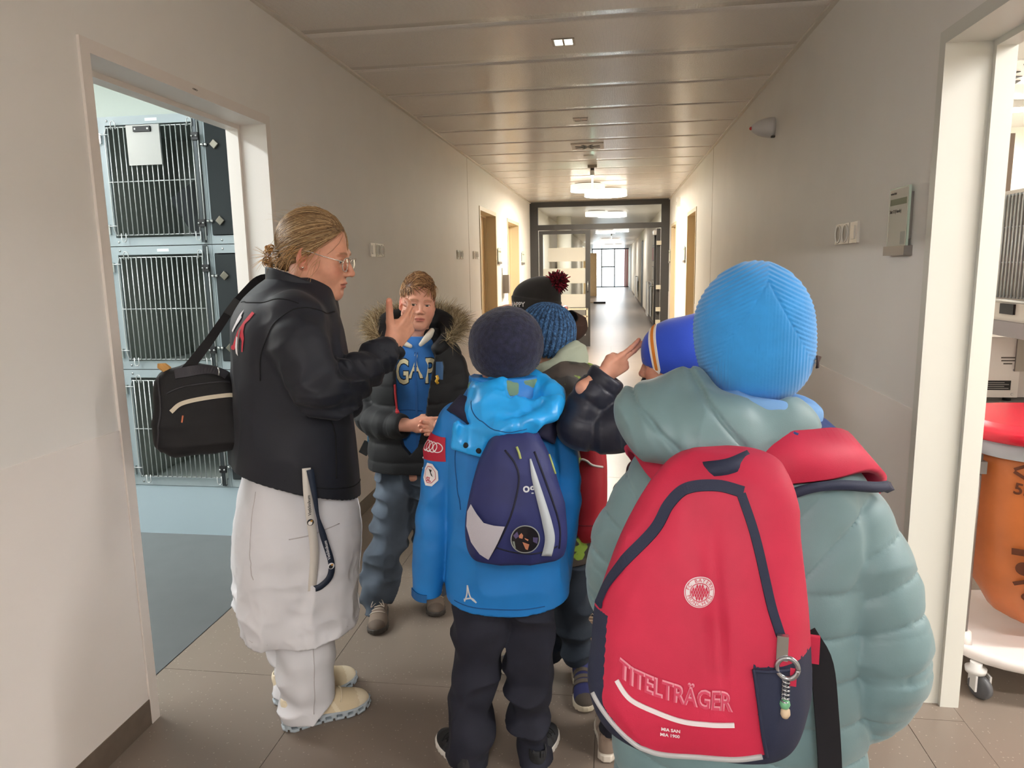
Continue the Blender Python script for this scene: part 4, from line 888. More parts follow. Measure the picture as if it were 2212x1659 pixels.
# ---------------------------------------------------------------- hands
class Hand:
    """palm frame: x towards the fingers, y towards the thumb side, z out of the back of the hand. curls: per finger (base, mid, tip) bend in rad"""
    def __init__(s, o, x, y, sc=1.0, curls=None, thumb=None, spread=0.06):
        x = np.asarray(x, float); x /= np.linalg.norm(x); y = np.asarray(y, float); y = y-x*(y@x); y /= np.linalg.norm(y)
        s.z = np.cross(x, y); s.B = np.stack([x, y, s.z]); s.o = np.asarray(o, float); s.sc = sc; s.flip = 1.0
        curls = curls or [(0.3, 0.4, 0.3)]*4
        s.fing = []
        by = [0.027, 0.009, -0.009, -0.026]; bx = [0.088, 0.092, 0.088, 0.08]; L = [(0.042, 0.025, 0.02), (0.046, 0.029, 0.021), (0.043, 0.027, 0.02), (0.034, 0.02, 0.018)]; R = [0.0088, 0.009, 0.0085, 0.0075]
        for i in range(4):
            p = np.array([bx[i], by[i], 0.0]); a = 0.0; yaw = spread*(1.5-i); pts = [p-np.array([0.02, 0, 0]), p]
            for k in range(3):
                a += curls[i][k]; d = np.array([math.cos(a)*math.cos(yaw), math.cos(a)*math.sin(yaw), -math.sin(a)]); p = p+d*L[i][k]; pts.append(p)
            s.fing.append((np.array(pts), R[i]))
        th = thumb if thumb is not None else [(0.028, 0.026, -0.008), (0.052, 0.05, -0.016), (0.078, 0.062, -0.02), (0.1, 0.066, -0.022)]
        s.th = np.asarray(th, float)
    def loc(s, p): return ((p-s.o)@s.B.T)/s.sc
    def f(s, p, arm=None):
        q = s.loc(p)
        d = rbox(q, (0.048, 0.0, -0.002), (0.046, 0.036, 0.0125), 0.0115)
        d = smin(d, rc(q, (0.012, 0.012, -0.008), (0.052, 0.032, -0.012), 0.017, 0.012), 0.012)
        d = smin(d, rc(q, (0.015, -0.02, -0.007), (0.07, -0.026, -0.007), 0.014, 0.011), 0.012)
        w = ell(q, (-0.012, 0, 0), (0.05, 0.027, 0.019)); w = smin(w, rc(q, (-0.02, 0, 0), (-0.10, 0, 0), 0.0235, 0.028), 0.02); d = smin(d, w, 0.015)
        fd = None
        for pts, r in s.fing:
            g = None
            for k in range(len(pts)-1):
                e = rc(q, pts[k], pts[k+1], r*(1.06-0.06*k), r*(1.0-0.06*k)); g = e if g is None else smin(g, e, 0.003)
            fd = g if fd is None else smin(fd, g, 0.0022)
        d = smin(d, fd, 0.006)
        g = None
        for k in range(len(s.th)-1):
            e = rc(q, s.th[k], s.th[k+1], [0.0165, 0.0125, 0.0105, 0.0095][k], [0.0125, 0.0105, 0.0092, 0.008][k]); g = e if g is None else smin(g, e, 0.004)
        d = smin(d, g, 0.010)
        return d*s.sc
    def bounds(s, pad=0.02):
        P = np.vstack([f[0] for f in s.fing]+[s.th, [[-0.11, 0.03, 0.03], [-0.11, -0.03, -0.03], [0.05, 0.04, 0.02], [0.05, -0.04, -0.02]]]); Wd = s.o+(P*s.sc)@s.B
        return Wd.min(0)-pad, Wd.max(0)+pad
    def col(s, V, skin):
        q = s.loc(V); sk = np.array(hexc(skin)); c = np.repeat(sk[None], len(V), 0); w = np.zeros(len(V)); nail = np.zeros(len(V))
        for pts, r in list(s.fing)+[(s.th, 0.009)]:
            e, t = seg_t(q, pts[-2], pts[-1]); w = np.maximum(w, np.clip(1-(e-r)/0.004, 0, 1)*t*0.35)
            for k in (2, 3):
                if k < len(pts)-0: w = np.maximum(w, np.clip(1-np.linalg.norm(q-pts[min(k, len(pts)-1)]+np.array([0, 0, -r]), axis=1)/0.01, 0, 1)*0.3)
        red = np.array(hexc('D5735F')); return c*(1-w[:, None])+red*w[:, None]
def sdf_part(fn, lo, hi, res, colfn):
    V, F = sdf_arrays(fn, lo, hi, res); return V, F, colfn(V)
def skin_mat(): return mat('skin', (0.6, 0.4, 0.3), 0.45, attr='Col', var=0.05, vscale=60, bump=0.12, bscale=320, bdist=0.0006, sss=0.12, spec=0.35)
def strands(name, curves, m, parent, n=3, cols=None):
    """curves: list of (points (k,3), radii (k,)); thin tapered tufts in one mesh"""
    V, F, Cc, o = [], [], [], 0
    for ci, (P, r) in enumerate(curves):
        P = np.asarray(P, float); k = len(P); T = np.gradient(P, axis=0); T /= np.maximum(np.linalg.norm(T, axis=1), 1e-9)[:, None]
        ref = np.array([0.3, 0.2, 0.93]) if abs(T[0, 2]) < 0.9 else np.array([1.0, 0.1, 0]); N = np.cross(T, ref); N /= np.maximum(np.linalg.norm(N, axis=1), 1e-9)[:, None]; Bn = np.cross(T, N)
        a = 2*np.pi*np.arange(n)/n
        R = P[:, None, :]+np.asarray(r)[:, None, None]*(np.cos(a)[None, :, None]*N[:, None, :]+np.sin(a)[None, :, None]*Bn[:, None, :])
        V.append(R.reshape(-1, 3)); i = np.arange(k-1)[:, None]*n; j = np.arange(n)[None]; jn = (j+1) % n
        F.append(np.stack([i+j, i+jn, i+n+jn, i+n+j], -1).reshape(-1, 4)+o); o += k*n
        if cols is not None: Cc.append(np.repeat(np.asarray(cols[ci])[None], k*n, 0))
    return to_obj(name, np.vstack(V), np.vstack(F), m, parent, np.vstack(Cc) if cols is not None else None)
def tone(h, lo=0.7, hi=1.25):
    c = np.array(hexc(h)); return c*RNG.uniform(lo, hi)
# ---------------------------------------------------------------- surface helpers
def grad(fn, P, e=0.002):
    d = fn(P); g = np.stack([fn(P+np.eye(3)[k]*e)-d for k in range(3)], 1)/e; n = np.linalg.norm(g, axis=1)
    return d, g/np.maximum(n, 1e-6)[:, None], n
def onto(fn, P, it=6):
    P = np.array(P, float)
    for _ in range(it):
        d, g, n = grad(fn, P); P = P-(d/np.maximum(n, 0.5))[:, None]*g
    return P, grad(fn, P)[1]
def march(fn, O, D, tmax=1.0, it=60):
    D = np.asarray(D, float)/np.linalg.norm(D); t = np.zeros(len(O))
    for _ in range(it): t = np.minimum(t+fn(O+t[:, None]*D)*0.7, tmax)
    return O+t[:, None]*D
def trail(name, fn, pts, r, m, parent, n=40, lift=0.0, sides=5, flat=1.0):
    """cord / seam lying on an implicit surface"""
    P, N = onto(fn, spline(pts, n)); P = P+N*lift; return tube(name, [tuple(p) for p in P], r, m, parent, sides, flat)
def band(name, fn, pts, w, m, parent, n=40, lift=0.0015, th=0.003, it=6):
    """flat tape lying on an implicit surface"""
    P, N = onto(fn, spline(pts, n), it); P = P+N*lift
    return ribbon(name, [tuple(p) for p in P], w, [tuple(v) for v in N], m, parent, th, False)
def decal(name, fn, V2, F, O, ux, uy, D, m, parent, lift=0.001, th=0.0):
    """flat mesh (2-D verts) laid on an implicit surface by marching along D"""
    V2 = np.asarray(V2, float); P = np.asarray(O, float)+V2[:, :1]*np.asarray(ux, float)+V2[:, 1:2]*np.asarray(uy, float)
    P = march(fn, P, D); N = grad(fn, P)[1]; P = P+N*lift
    me = bpy.data.meshes.new(name); me.from_pydata([tuple(p) for p in P], [], [tuple(f) for f in F]); me.materials.append(m)
    return link(bpy.data.objects.new(name, me), parent)
def poly2(pts, cuts=6):
    """triangulated and subdivided 2-D polygon -> verts, faces"""
    bm = bmesh.new(); f = bm.faces.new([bm.verts.new((x, y, 0)) for x, y in pts]); bmesh.ops.triangulate(bm, faces=[f])
    L = max(max(p[0] for p in pts)-min(p[0] for p in pts), max(p[1] for p in pts)-min(p[1] for p in pts))/cuts
    for _ in range(4):
        es = [e for e in bm.edges if e.calc_length() > L]
        if not es: break
        bmesh.ops.subdivide_edges(bm, edges=es, cuts=1); bmesh.ops.triangulate(bm, faces=bm.faces)
    bm.verts.index_update(); V = [(v.co.x, v.co.y) for v in bm.verts]; F = [[v.index for v in f.verts] for f in bm.faces]; bm.free(); return V, F
def text2(s, size, spacing=1.0, shear=0.0, bold=0.0, sx=1.0):
    cu = bpy.data.curves.new('t', 'FONT'); cu.body = s; cu.size = size; cu.align_x = 'CENTER'; cu.align_y = 'CENTER'; cu.space_character = spacing; cu.shear = shear; cu.offset = bold; cu.resolution_u = 3
    o = bpy.data.objects.new('t', cu); COL.objects.link(o); bpy.context.view_layer.update()
    me = bpy.data.meshes.new_from_object(o.evaluated_get(bpy.context.evaluated_depsgraph_get())); bpy.data.objects.remove(o)
    V = [(v.co.x*sx, v.co.y) for v in me.vertices]; F = [list(p.vertices) for p in me.polygons]; bpy.data.meshes.remove(me); return V, F
def ring2(r0, r1, n=32, a0=0.0, a1=2*math.pi):
    V, F = [], []
    for k in range(n+1):
        a = a0+(a1-a0)*k/n; V += [(r0*math.cos(a), r0*math.sin(a)), (r1*math.cos(a), r1*math.sin(a))]
    for k in range(n): F.append([2*k, 2*k+1, 2*k+3, 2*k+2])
    return V, F
# ---------------------------------------------------------------- shoes (local: heel at y=0, toe +y, sole on z=0)
_FW = ([-0.001, 0.03, 0.1, 0.3, 0.5, 0.7, 0.82, 0.92, 0.98, 1.001], [0.012, 0.024, 0.034, 0.033, 0.037, 0.046, 0.045, 0.036, 0.022, 0.008])
def shoe(parent, x, y, yaw, L, c_up, c_sole, c_cap=None, side=1, style='runner', c_acc=None, high=0.0, name='shoe'):
    k = L/0.27; c, s = math.cos(yaw), math.sin(yaw)
    def tw(V): V = np.asarray(V, float)*k; return np.column_stack([x+V[:, 0]*c-V[:, 1]*s, y+V[:, 0]*s+V[:, 1]*c, V[:, 2]])
    def w(q): return np.interp(q[:, 1]/0.27, *_FW)
    def sole(q):
        spring = 0.010*np.clip((q[:, 1]-0.19)/0.08, 0, 1)**2+0.004*np.clip((0.03-q[:, 1])/0.03, 0, 1)
        cx = -side*0.006*np.sin(q[:, 1]/0.27*np.pi)
        d = np.abs(q[:, 0]-cx)-w(q)-0.0035; top = 0.030-0.008*np.clip((q[:, 1]-0.1)/0.17, 0, 1)
        d = smax(smax(d, q[:, 2]-spring-top, 0.006), spring-q[:, 2], 0.004); d = np.maximum(d, np.maximum(-0.004-q[:, 1], q[:, 1]-0.274))
        if style == 'cloud':
            ph = (q[:, 1]-0.012) % 0.034-0.017
            hole = np.maximum(np.abs(ph+0.25*(q[:, 2]-0.014))-0.0085, np.abs(q[:, 2]-spring-0.014)-0.0048); d = smax(d, -hole, 0.002)
            gap = np.maximum(np.abs(((q[:, 1]-0.029) % 0.034)-0.017)-0.003, q[:, 2]-spring-0.009); d = smax(d, -gap, 0.002)
        else:
            gap = np.maximum(np.abs(((q[:, 1]) % 0.022)-0.011)-0.003, q[:, 2]-spring-0.006); d = smax(d, -gap, 0.002)
        return d
    def upper(q):
        cx = -side*0.006*np.sin(q[:, 1]/0.27*np.pi); p = q.copy(); p[:, 0] = p[:, 0]-cx
        d = ell(p, (0, 0.195, 0.030), (0.046, 0.074, 0.036)); d = smin(d, rc(p, (0, 0.045, 0.055), (0, 0.16, 0.038), 0.036, 0.040), 0.03)
        d = smin(d, rc(p, (0, 0.045, 0.045), (0, 0.034, 0.088+high), 0.036, 0.037), 0.02)
        d = smax(d, np.abs(p[:, 0])-w(p)*1.02, 0.008); d = np.maximum(d, 0.02-p[:, 2])
        d = smax(d, -rc(p, (0, 0.034, 0.08+high), (0, 0.03, 0.2), 0.029, 0.032), 0.004)
        return d
    sv, sf = sdf_arrays(sole, (-0.06, -0.01, -0.002), (0.06, 0.28, 0.045), 0.003 if style == 'cloud' else 0.0042); uv, uf = sdf_arrays(upper, (-0.06, -0.01, 0.015), (0.06, 0.28, 0.14+high), 0.0035 if style == 'cloud' else 0.0045)
    up = to_obj(name, tw(uv), uf, [mat('shoe_'+c_up, c_up, 0.8, bump=0.4, bscale=700, bdist=0.0006)]+([mat('shoe_'+c_cap, c_cap, 0.75)] if c_cap else []), parent,
                fmat=(lambda cc: ((cc[:, 1] > 0.228) | (cc[:, 1] < 0.03) | (np.abs(cc[:, 1]-0.15+0.5*(cc[:, 2]-0.05)) < 0.007)).astype(int))(uv[uf].mean(1)) if c_cap else None)
    to_obj('sole', tw(sv), sf, mat('sole_'+c_sole, c_sole, 0.6), up)
    def uf2(p):
        q = (p-np.array([x, y, 0])); q = np.column_stack([q[:, 0]*c+q[:, 1]*s, -q[:, 0]*s+q[:, 1]*c, q[:, 2]])/k; return upper(q)*k
    la = mat('lace_'+(c_acc or c_sole), c_acc or c_sole, 0.8)
    if style == 'velcro':
        for yy, zz in ((0.10, 0.10), (0.135, 0.085), (0.165, 0.07)):
            P = tw([(-0.046, yy-0.008, zz-0.05), (-0.03, yy, zz-0.012), (0, yy+0.004, zz), (0.03, yy, zz-0.012), (0.046, yy-0.008, zz-0.05)]); band('strap', uf2, P, 0.02*k, la, up, 16, 0.002, 0.003)
    elif style != 'slip':
        for i in range(4):
            yy = 0.105+0.022*i; zz = 0.095-0.012*i
            P = tw([(-0.022, yy, zz-0.008), (0, yy+0.006, zz+0.004), (0.022, yy, zz-0.008)]); trail('lace', uf2, P, 0.0022*k, la, up, 10, 0.002)
        for sx in (-1, 1): tube('lace_loop', [tuple(v) for v in tw(spline([(0, 0.105, 0.1), (sx*0.02, 0.12, 0.108), (sx*0.032, 0.145, 0.085), (sx*0.018, 0.13, 0.09), (0, 0.108, 0.1)], 14))], 0.0018*k, la, up, 5)
    return up
# ================================================================ WOMAN
def build_woman():
    T = thing('person', 'woman with tied blond hair, glasses, dark jacket and long white coat', 'person', (-0.955, 2.06, 0), -0.944)
    SK = 'D29A80'
    hyaw = -0.56; pitch = 0.23
    fwd = (-math.sin(hyaw)*math.cos(pitch), math.cos(hyaw)*math.cos(pitch), -math.sin(pitch))
    H = Head((0.006, 0.070, 1.466), fwd, 1.06, jaw=0.99)
    neck = Tube([(0, 0.01, 1.25), (0, 0.022, 1.34), (0.005, 0.05, 1.43)], [0.065, 0.056, 0.054], 8)
    hf = lambda p: smin(H.f(p), neck(p), 0.03)
    parts = [sdf_part(hf, (-0.14, -0.1, 1.25), (0.16, 0.24, 1.62), 0.0028, lambda V: H.col(V, SK, 'B4685C', '8A6246', 0.3))]
    HR = Hand((0.13, 0.258, 1.198), (-0.30, 0.72, 0.62), (0.33, -0.50, 0.80), 1.0,
              [(0.25, 0.5, 0.35), (0.4, 0.55, 0.4), (0.5, 0.6, 0.45), (0.6, 0.65, 0.5)],
              [(0.02, 0.022, -0.006), (0.036, 0.052, -0.008), (0.054, 0.084, -0.006), (0.066, 0.112, 0.0)], 0.03)
    lo, hi = HR.bounds(); parts.append(sdf_part(HR.f, lo, hi, 0.0022, lambda V: HR.col(V, SK)))
    tors = Loft([(0.72, 0, -0.03, 0.15, 0.11), (0.95, 0, -0.03, 0.15, 0.11), (1.15, 0, -0.03, 0.14, 0.11), (1.30, 0, -0.015, 0.13, 0.08)])
    armR = Tube([(0.17, -0.03, 1.29), (0.225, 0.02, 1.09), (0.14, 0.24, 1.175)], [0.045, 0.04, 0.03]); armL = Tube([(-0.17, -0.03, 1.29), (-0.23, 0.0, 1.06), (-0.14, 0.16, 0.98)], [0.045, 0.04, 0.03])
    legs = [Tube([(sx*0.085, -0.03, 0.75), (sx*0.08, -0.03, 0.45), (sx*0.078, -0.07, 0.08)], [0.075, 0.05, 0.035]) for sx in (-1, 1)]
    def bf(p):
        d = smin(tors(p), smin(armR(p), armL(p), 0.02), 0.03)
        for l in legs: d = smin(d, l(p), 0.03)
        return d
    parts.append(sdf_part(bf, (-0.3, -0.2, 0.03), (0.3, 0.3, 1.36), 0.012, lambda V: np.repeat(np.array(hexc(SK))[None], len(V), 0)))
    V, F, Cc = merge(parts); body = to_obj('body', V, F, skin_mat(), T, Cc)
    H.eyes(T, '5E6B70', (0.05, 1, -0.12))
    # --- jacket
    JT = Loft([(0.62, 0, -0.032, 0.215, 0.178), (0.75, 0, -0.030, 0.215, 0.180), (0.90, 0, -0.030, 0.208, 0.178), (1.02, 0, -0.028, 0.202, 0.174), (1.12, 0, -0.025, 0.2, 0.168), (1.21, 0, -0.03, 0.195, 0.162), (1.28, 0, -0.028, 0.18, 0.152), (1.335, 0, -0.016, 0.145, 0.132), (1.375, 0, 0.002, 0.10, 0.112), (1.40, 0, 0.015, 0.07, 0.09)], 2.25)
    SR = Tube([(0.135, -0.03, 1.28), (0.195, -0.03, 1.21), (0.232, 0.0, 1.105), (0.226, 0.05, 1.085), (0.18, 0.16, 1.135), (0.13, 0.258, 1.194)], [0.082, 0.078, 0.067, 0.064, 0.052, 0.041], 16)
    SL = Tube([(-0.135, -0.03, 1.285), (-0.2, -0.02, 1.2), (-0.235, 0.0, 1.06), (-0.17, 0.14, 0.99), (-0.12, 0.18, 0.97)], [0.075, 0.076, 0.065, 0.05, 0.045], 12)
    tors_only = lambda p: JT(p)
    def jf(p):
        d = JT(p)
        d = d-folds(p, (5, 5, 3.2), 0.010, 1.0)*np.clip((1.3-p[:, 2])*3, 0, 1)-folds(p, (10, 10, 6), 0.005, 4.0)
        sr, t = SR(p, True); el = np.exp(-((t-0.26)/0.07)**2)
        sr = sr-folds(p, (14, 9, 20), 0.014, 2.0)*(0.35+el)-0.008*np.sin(t*80+5*vnoise(p, (7, 7, 7)))*np.clip((t-0.24)*8, 0, 1)-folds(p, (9, 9, 16), 0.004, 5.0)
        sr = np.maximum(sr, t-SR.L[-1]+1e-4-0.0+0*t) if False else sr
        cut = (p-np.array([0.13, 0.258, 1.194]))@np.array([-0.40, 0.78, 0.48]); sr = smax(sr, cut, 0.006)
        inner = ((p-np.array([0.13, 0.258, 1.194]))**2).sum(1)**0.5-0.036; sr = smax(sr, -inner, 0.004)
        d = smin(d, sr, 0.022); sl = SL(p); d = smin(d, sl, 0.022)
        d = np.maximum(d, (0.775-0.33*(p[:, 1]+0.02)-p[:, 2])*0.95)
        und = Loft.__call__(JT, p)+0.012; d = smax(d, -np.maximum(und, p[:, 2]-0.86), 0.003)
        return d
    col = Loft([(1.24, 0, 0.006, 0.10, 0.118), (1.30, 0, 0.016, 0.092, 0.108), (1.36, 0, 0.020, 0.084, 0.097), (1.46, 0, 0.022, 0.08, 0.092)], 2.2)
    def cf(p):
        d = np.abs(col(p))-0.0055; top = 1.432-0.42*(p[:, 1]+0.07)
        d = smax(d, p[:, 2]-top, 0.006); d = np.maximum(d, 1.25-p[:, 2])
        gap = np.maximum(np.abs(p[:, 0])-0.012, 0.06-p[:, 1]); return np.maximum(d, -gap)
    m_j = mat('softshell_navy', '171A24', 0.62, var=0.12, vscale=14, bump=0.25, bscale=900, bdist=0.0006, sheen=0.05)
    jk = sdf_obj('jacket', jf, (-0.32, -0.24, 0.68), (0.32, 0.32, 1.44), 0.005, m_j, T)
    sdf_obj('collar', cf, (-0.12, -0.12, 1.26), (0.12, 0.15, 1.47), 0.0035, m_j, jk)
    m_seam = mat('seam_dark', '0C0D12', 0.8)
    trail('shoulder_seam', jf, [(0.12, 0.09, 1.30), (0.175, 0.045, 1.30), (0.20, -0.02, 1.315), (0.19, -0.09, 1.27), (0.17, -0.13, 1.20), (0.165, -0.14, 1.12)], 0.0025, m_seam, jk, 50)
    trail('yoke_seam', jf, [(0.2, -0.03, 1.33), (0.15, -0.09, 1.34), (0.08, -0.13, 1.33), (0.0, -0.14, 1.32)], 0.002, m_seam, jk, 30)
    trail('hem_seam', jf, [(0.06, 0.15, 0.765), (0.16, 0.10, 0.775), (0.21, 0.0, 0.80), (0.19, -0.1, 0.835)], 0.0018, m_seam, jk, 30)
    trail('pocket_zip', jf, [(0.22, 0.085, 0.99), (0.22, 0.07, 0.90), (0.215, 0.055, 0.82)], 0.003, m_seam, jk, 20)
    for sx in (-1,): band('zip_front', jf, [(0.01, 0.14, 1.28), (0.01, 0.15, 1.1), (0.01, 0.16, 0.9), (0.01, 0.16, 0.76)], 0.014, m_seam, jk, 30)
    # emblem on the back (abstract red and white animal figures)
    O, ux, uy, D = (0.045, -0.45, 1.245), (0.85, 0, 0), (0, 0, 0.85), (0, 1, 0)
    red, wh, gr = mat('emblem_red', 'C22338', 0.6), mat('emblem_white', 'E0DDE0', 0.6), mat('emblem_grey', '6E6A68', 0.6)
    for nm, mm, pts in (('emblem_red_shape', red, [(0.075, 0.075), (0.088, 0.07), (0.085, 0.05), (0.072, 0.035), (0.075, 0.01), (0.085, -0.01), (0.085, -0.055), (0.078, -0.055), (0.075, -0.02), (0.062, -0.005), (0.045, -0.04), (0.03, -0.052), (0.0, -0.05), (0.0, -0.045), (0.02, -0.035), (0.04, 0.01), (0.055, 0.03), (0.068, 0.055)]),
                        ('emblem_white_shape', wh, [(0.02, 0.065), (0.03, 0.08), (0.034, 0.06), (0.042, 0.055), (0.035, 0.04), (0.026, 0.03), (0.008, 0.005), (0.0, 0.01), (0.012, 0.035)]),
                        ('emblem_white_leg', wh, [(0.04, -0.005), (0.048, -0.01), (0.052, -0.045), (0.058, -0.07), (0.045, -0.062), (0.038, -0.04)]),
                        ('emblem_grey_shape', gr, [(0.05, 0.015), (0.06, 0.02), (0.058, -0.01), (0.06, -0.045), (0.064, -0.06), (0.056, -0.05), (0.05, -0.015)])):
        V2, F2 = poly2(pts); decal(nm, jf, V2, F2, O, ux, uy, D, mm, jk, 0.0015 if mm is red else 0.0025)
    # --- white coat below the jacket
    CT = Loft([(0.28, 0, -0.052, 0.20, 0.172), (0.40, 0, -0.052, 0.205, 0.178), (0.55, 0, -0.046, 0.202, 0.183), (0.70, 0, -0.036, 0.19, 0.172), (0.78, 0, -0.034, 0.172, 0.152), (0.9, 0, -0.03, 0.15, 0.13)], 3.4)
    def wf(p):
        a = np.arctan2(p[:, 0], p[:, 1]+0.04); dn = np.clip((0.8-p[:, 2])*1.6, 0, 1)
        d = CT(p)-0.008*np.sin(5*a+0.6+1.5*vnoise(p, (3, 3, 3)))*dn-folds(p, (7, 7, 6), 0.016, 9.0)*dn-folds(p, (13, 13, 16), 0.010, 3.0)*dn-folds(p, (30, 30, 30), 0.003, 8.0)*dn
        d = np.abs(d+0.005)-0.005; hem = 0.335+0.012*np.sin(a*2+1)
        return np.maximum(np.maximum(d, hem-p[:, 2]), p[:, 2]-0.88)
    m_w = mat('white_coat_cotton', 'D6D7DC', 0.75, bump=0.2, bscale=900, bdist=0.0005)
    wc_ = sdf_obj('coat_skirt', wf, (-0.26, -0.28, 0.26), (0.26, 0.2, 0.9), 0.005, m_w, T)
    m_ws = mat('coat_stitch', 'B9B5B8', 0.8)
    CTf = lambda p: CT(p)
    trail('coat_seam', wf, [(0.13, -0.2, 0.8), (0.15, -0.2, 0.6), (0.16, -0.2, 0.35)], 0.0016, m_ws, wc_, 40)
    trail('coat_front_edge', wf, [(0.11, 0.14, 0.8), (0.115, 0.14, 0.6), (0.12, 0.14, 0.35)], 0.003, m_w, wc_, 40)
    trail('pocket_edge', wf, [(0.2, -0.1, 0.66), (0.21, -0.03, 0.665), (0.2, 0.05, 0.68)], 0.0018, m_ws, wc_, 24); trail('hem_stitch', wf, [(0.12, -0.2, 0.358), (0.2, -0.1, 0.355), (0.2, 0.0, 0.352), (0.15, 0.11, 0.352)], 0.0013, m_ws, wc_, 40)
    for z in (0.64, 0.54, 0.44):
        P, N = onto(wf, A(0.075, 0.15, z)[None]); lathe('snap_button', [(0.006, 0), (0.006, 0.002), (0.003, 0.0026)], mat('snap', 'C4C2C4', 0.3), wc_, 14, Matrix.Translation(P[0]) @ Vector((0, 0, 1)).rotation_difference(Vector(N[0])).to_matrix().to_4x4())
    # --- trousers and shoes
    def tf(p):
        d = None
        for sx in (-1, 1):
            l = Loft([(0.012, sx*0.078, -0.052, 0.066, 0.086), (0.06, sx*0.078, -0.056, 0.068, 0.084), (0.13, sx*0.08, -0.06, 0.07, 0.076), (0.22, sx*0.082, -0.058, 0.075, 0.08), (0.4, sx*0.085, -0.04, 0.085, 0.09), (0.72, sx*0.08, -0.03, 0.10, 0.12)], 2.1)
            q = p.copy(); e = l(q)-folds(p, (10, 10, 9), 0.014, 5+sx)-0.004*np.sin(p[:, 2]*70+4*vnoise(p, (8, 8, 4)))*np.clip((0.3-p[:, 2])*5, 0, 1)
            lift = 0.033+0.05*np.clip((p[:, 1]+0.06)/0.08, 0, 1)                  # the hem breaks over the instep
            e = np.maximum(e, lift-p[:, 2])
            d = e if d is None else np.minimum(d, e)
        return d
    tr = sdf_obj('trousers', tf, (-0.2, -0.2, 0.0), (0.2, 0.12, 0.72), 0.005, m_w, T)
    for sx in (-1, 1): trail('trouser_crease', tf, [(sx*0.165, -0.045, 0.32), (sx*0.16, -0.05, 0.18), (sx*0.165, -0.05, 0.07)], 0.0014, m_ws, tr, 24)
    for sx in (-1, 1): shoe(T, sx*0.078, -0.137, 0.0, 0.277, 'D9C9A9', 'A9B4BC', 'E6DAC0', sx, 'cloud', 'E2D5BA')
    # --- hair
    hc = lambda q: None
    def g(z): return np.interp(z, [-0.12, -0.08, -0.04, 0.0, 0.05, 0.075, 0.095, 0.125], [-0.075, -0.062, -0.035, 0.008, 0.046, 0.066, 0.078, 0.09])
    bunl = A(0.0, -0.118, -0.034)
    CEN, RAD = A(0, -0.016, 0.034), A(0.080, 0.1, 0.0935)
    def hairf(p):
        q = H.loc(p); d = ell(q, CEN, RAD); d = smin(d, ell(q, (0, -0.088, -0.028), (0.042, 0.035, 0.034)), 0.03)
        ang = np.arctan2(q[:, 2]-bunl[2], q[:, 0]); d = d-0.0022*np.sin(ang*46+6*vnoise(q, (30, 30, 30)))-0.002*vnoise(q, (25, 60, 25))
        d = smax(d, (q[:, 1]-g(q[:, 2]))*0.75, 0.012); d = smax(d, -ell(np.column_stack([np.abs(q[:, 0]), q[:, 1:]]), (0.083, -0.002, -0.016), (0.02, 0.02, 0.028)), 0.006)
        return d*1.05
    hair_m = mat('blond_hair', (0.5, 0.35, 0.2), 0.42, attr='Col', spec=0.4)
    def hcol(V):
        q = H.loc(V); t = 0.5+0.5*vnoise(q, (60, 12, 60)); c1, c2 = np.array(hexc('5E4830')), np.array(hexc('92734F')); return c1+(c2-c1)*t[:, None]
    hr = sdf_obj('hair', hairf, (-0.13, -0.1, 1.36), (0.15, 0.25, 1.63), 0.0035, hair_m, T, hcol)
    cur, cc = [], []
    bd = (bunl-CEN)/RAD; bd = bd/np.linalg.norm(bd)
    for _ in range(2000):
        if _ % 2:
            z = RNG.uniform(-0.05, 0.1); y = float(g(z))-RNG.uniform(0, 0.012); sx = RNG.choice([-1, 1], p=[0.25, 0.75])
            x2 = max(0.0, 1-((y-CEN[1])/RAD[1])**2-((z-CEN[2])/RAD[2])**2); s = A(sx*RAD[0]*math.sqrt(x2), y, z)
        else:
            x = RNG.uniform(-0.066, 0.07); z = 0.103-6*x*x+RNG.uniform(-0.006, 0.015); s = A(x, CEN[1]+RAD[1]*math.sqrt(max(0.02, 1-(x/RAD[0])**2-((z-CEN[2])/RAD[2])**2)), z)
        sd = (s-CEN)/RAD; sd /= np.linalg.norm(sd); om = math.acos(np.clip(sd@bd, -1, 1)); k = 10; P = []
        lift = RNG.uniform(1.005, 1.06); bow = RNG.normal(0.05, 0.10)
        for t in np.linspace(0, RNG.uniform(0.85, 1.0), k):
            d = (math.sin((1-t)*om)*sd+math.sin(t*om)*bd)/max(math.sin(om), 1e-3); d = d+A(0, 0, bow)*math.sin(t*np.pi); d /= np.linalg.norm(d)
            P.append(H.wor(CEN+RAD*d*(1+(lift-1)*math.sin(min(1, t*3)*np.pi/2))))
        r0 = RNG.uniform(0.0004, 0.0012); cur.append((P, r0*np.concatenate([[0.4], np.ones(k-2), [0.5]]))); cc.append(tone(['7A5F42', 'A5865F', 'C2A67E', '92734F'][RNG.randint(4)]))
    for _ in range(70):       # loose wisps round the ear and nape
        a = A(0.078*RNG.choice([1, 1, -1]), RNG.uniform(-0.06, 0.045), RNG.uniform(-0.02, 0.05)); e = a+A(RNG.normal(0, 0.012), RNG.uniform(-0.06, -0.01), RNG.uniform(-0.12, -0.05)); mid = (a+e)/2+A(0.012*np.sign(a[0]), RNG.normal(0, 0.01), 0.01)
        P = [H.wor(q) for q in spline([a, mid, e], 8)]; cur.append((P, 0.0009*np.linspace(1, 0.3, 8))); cc.append(tone('B78F5C'))
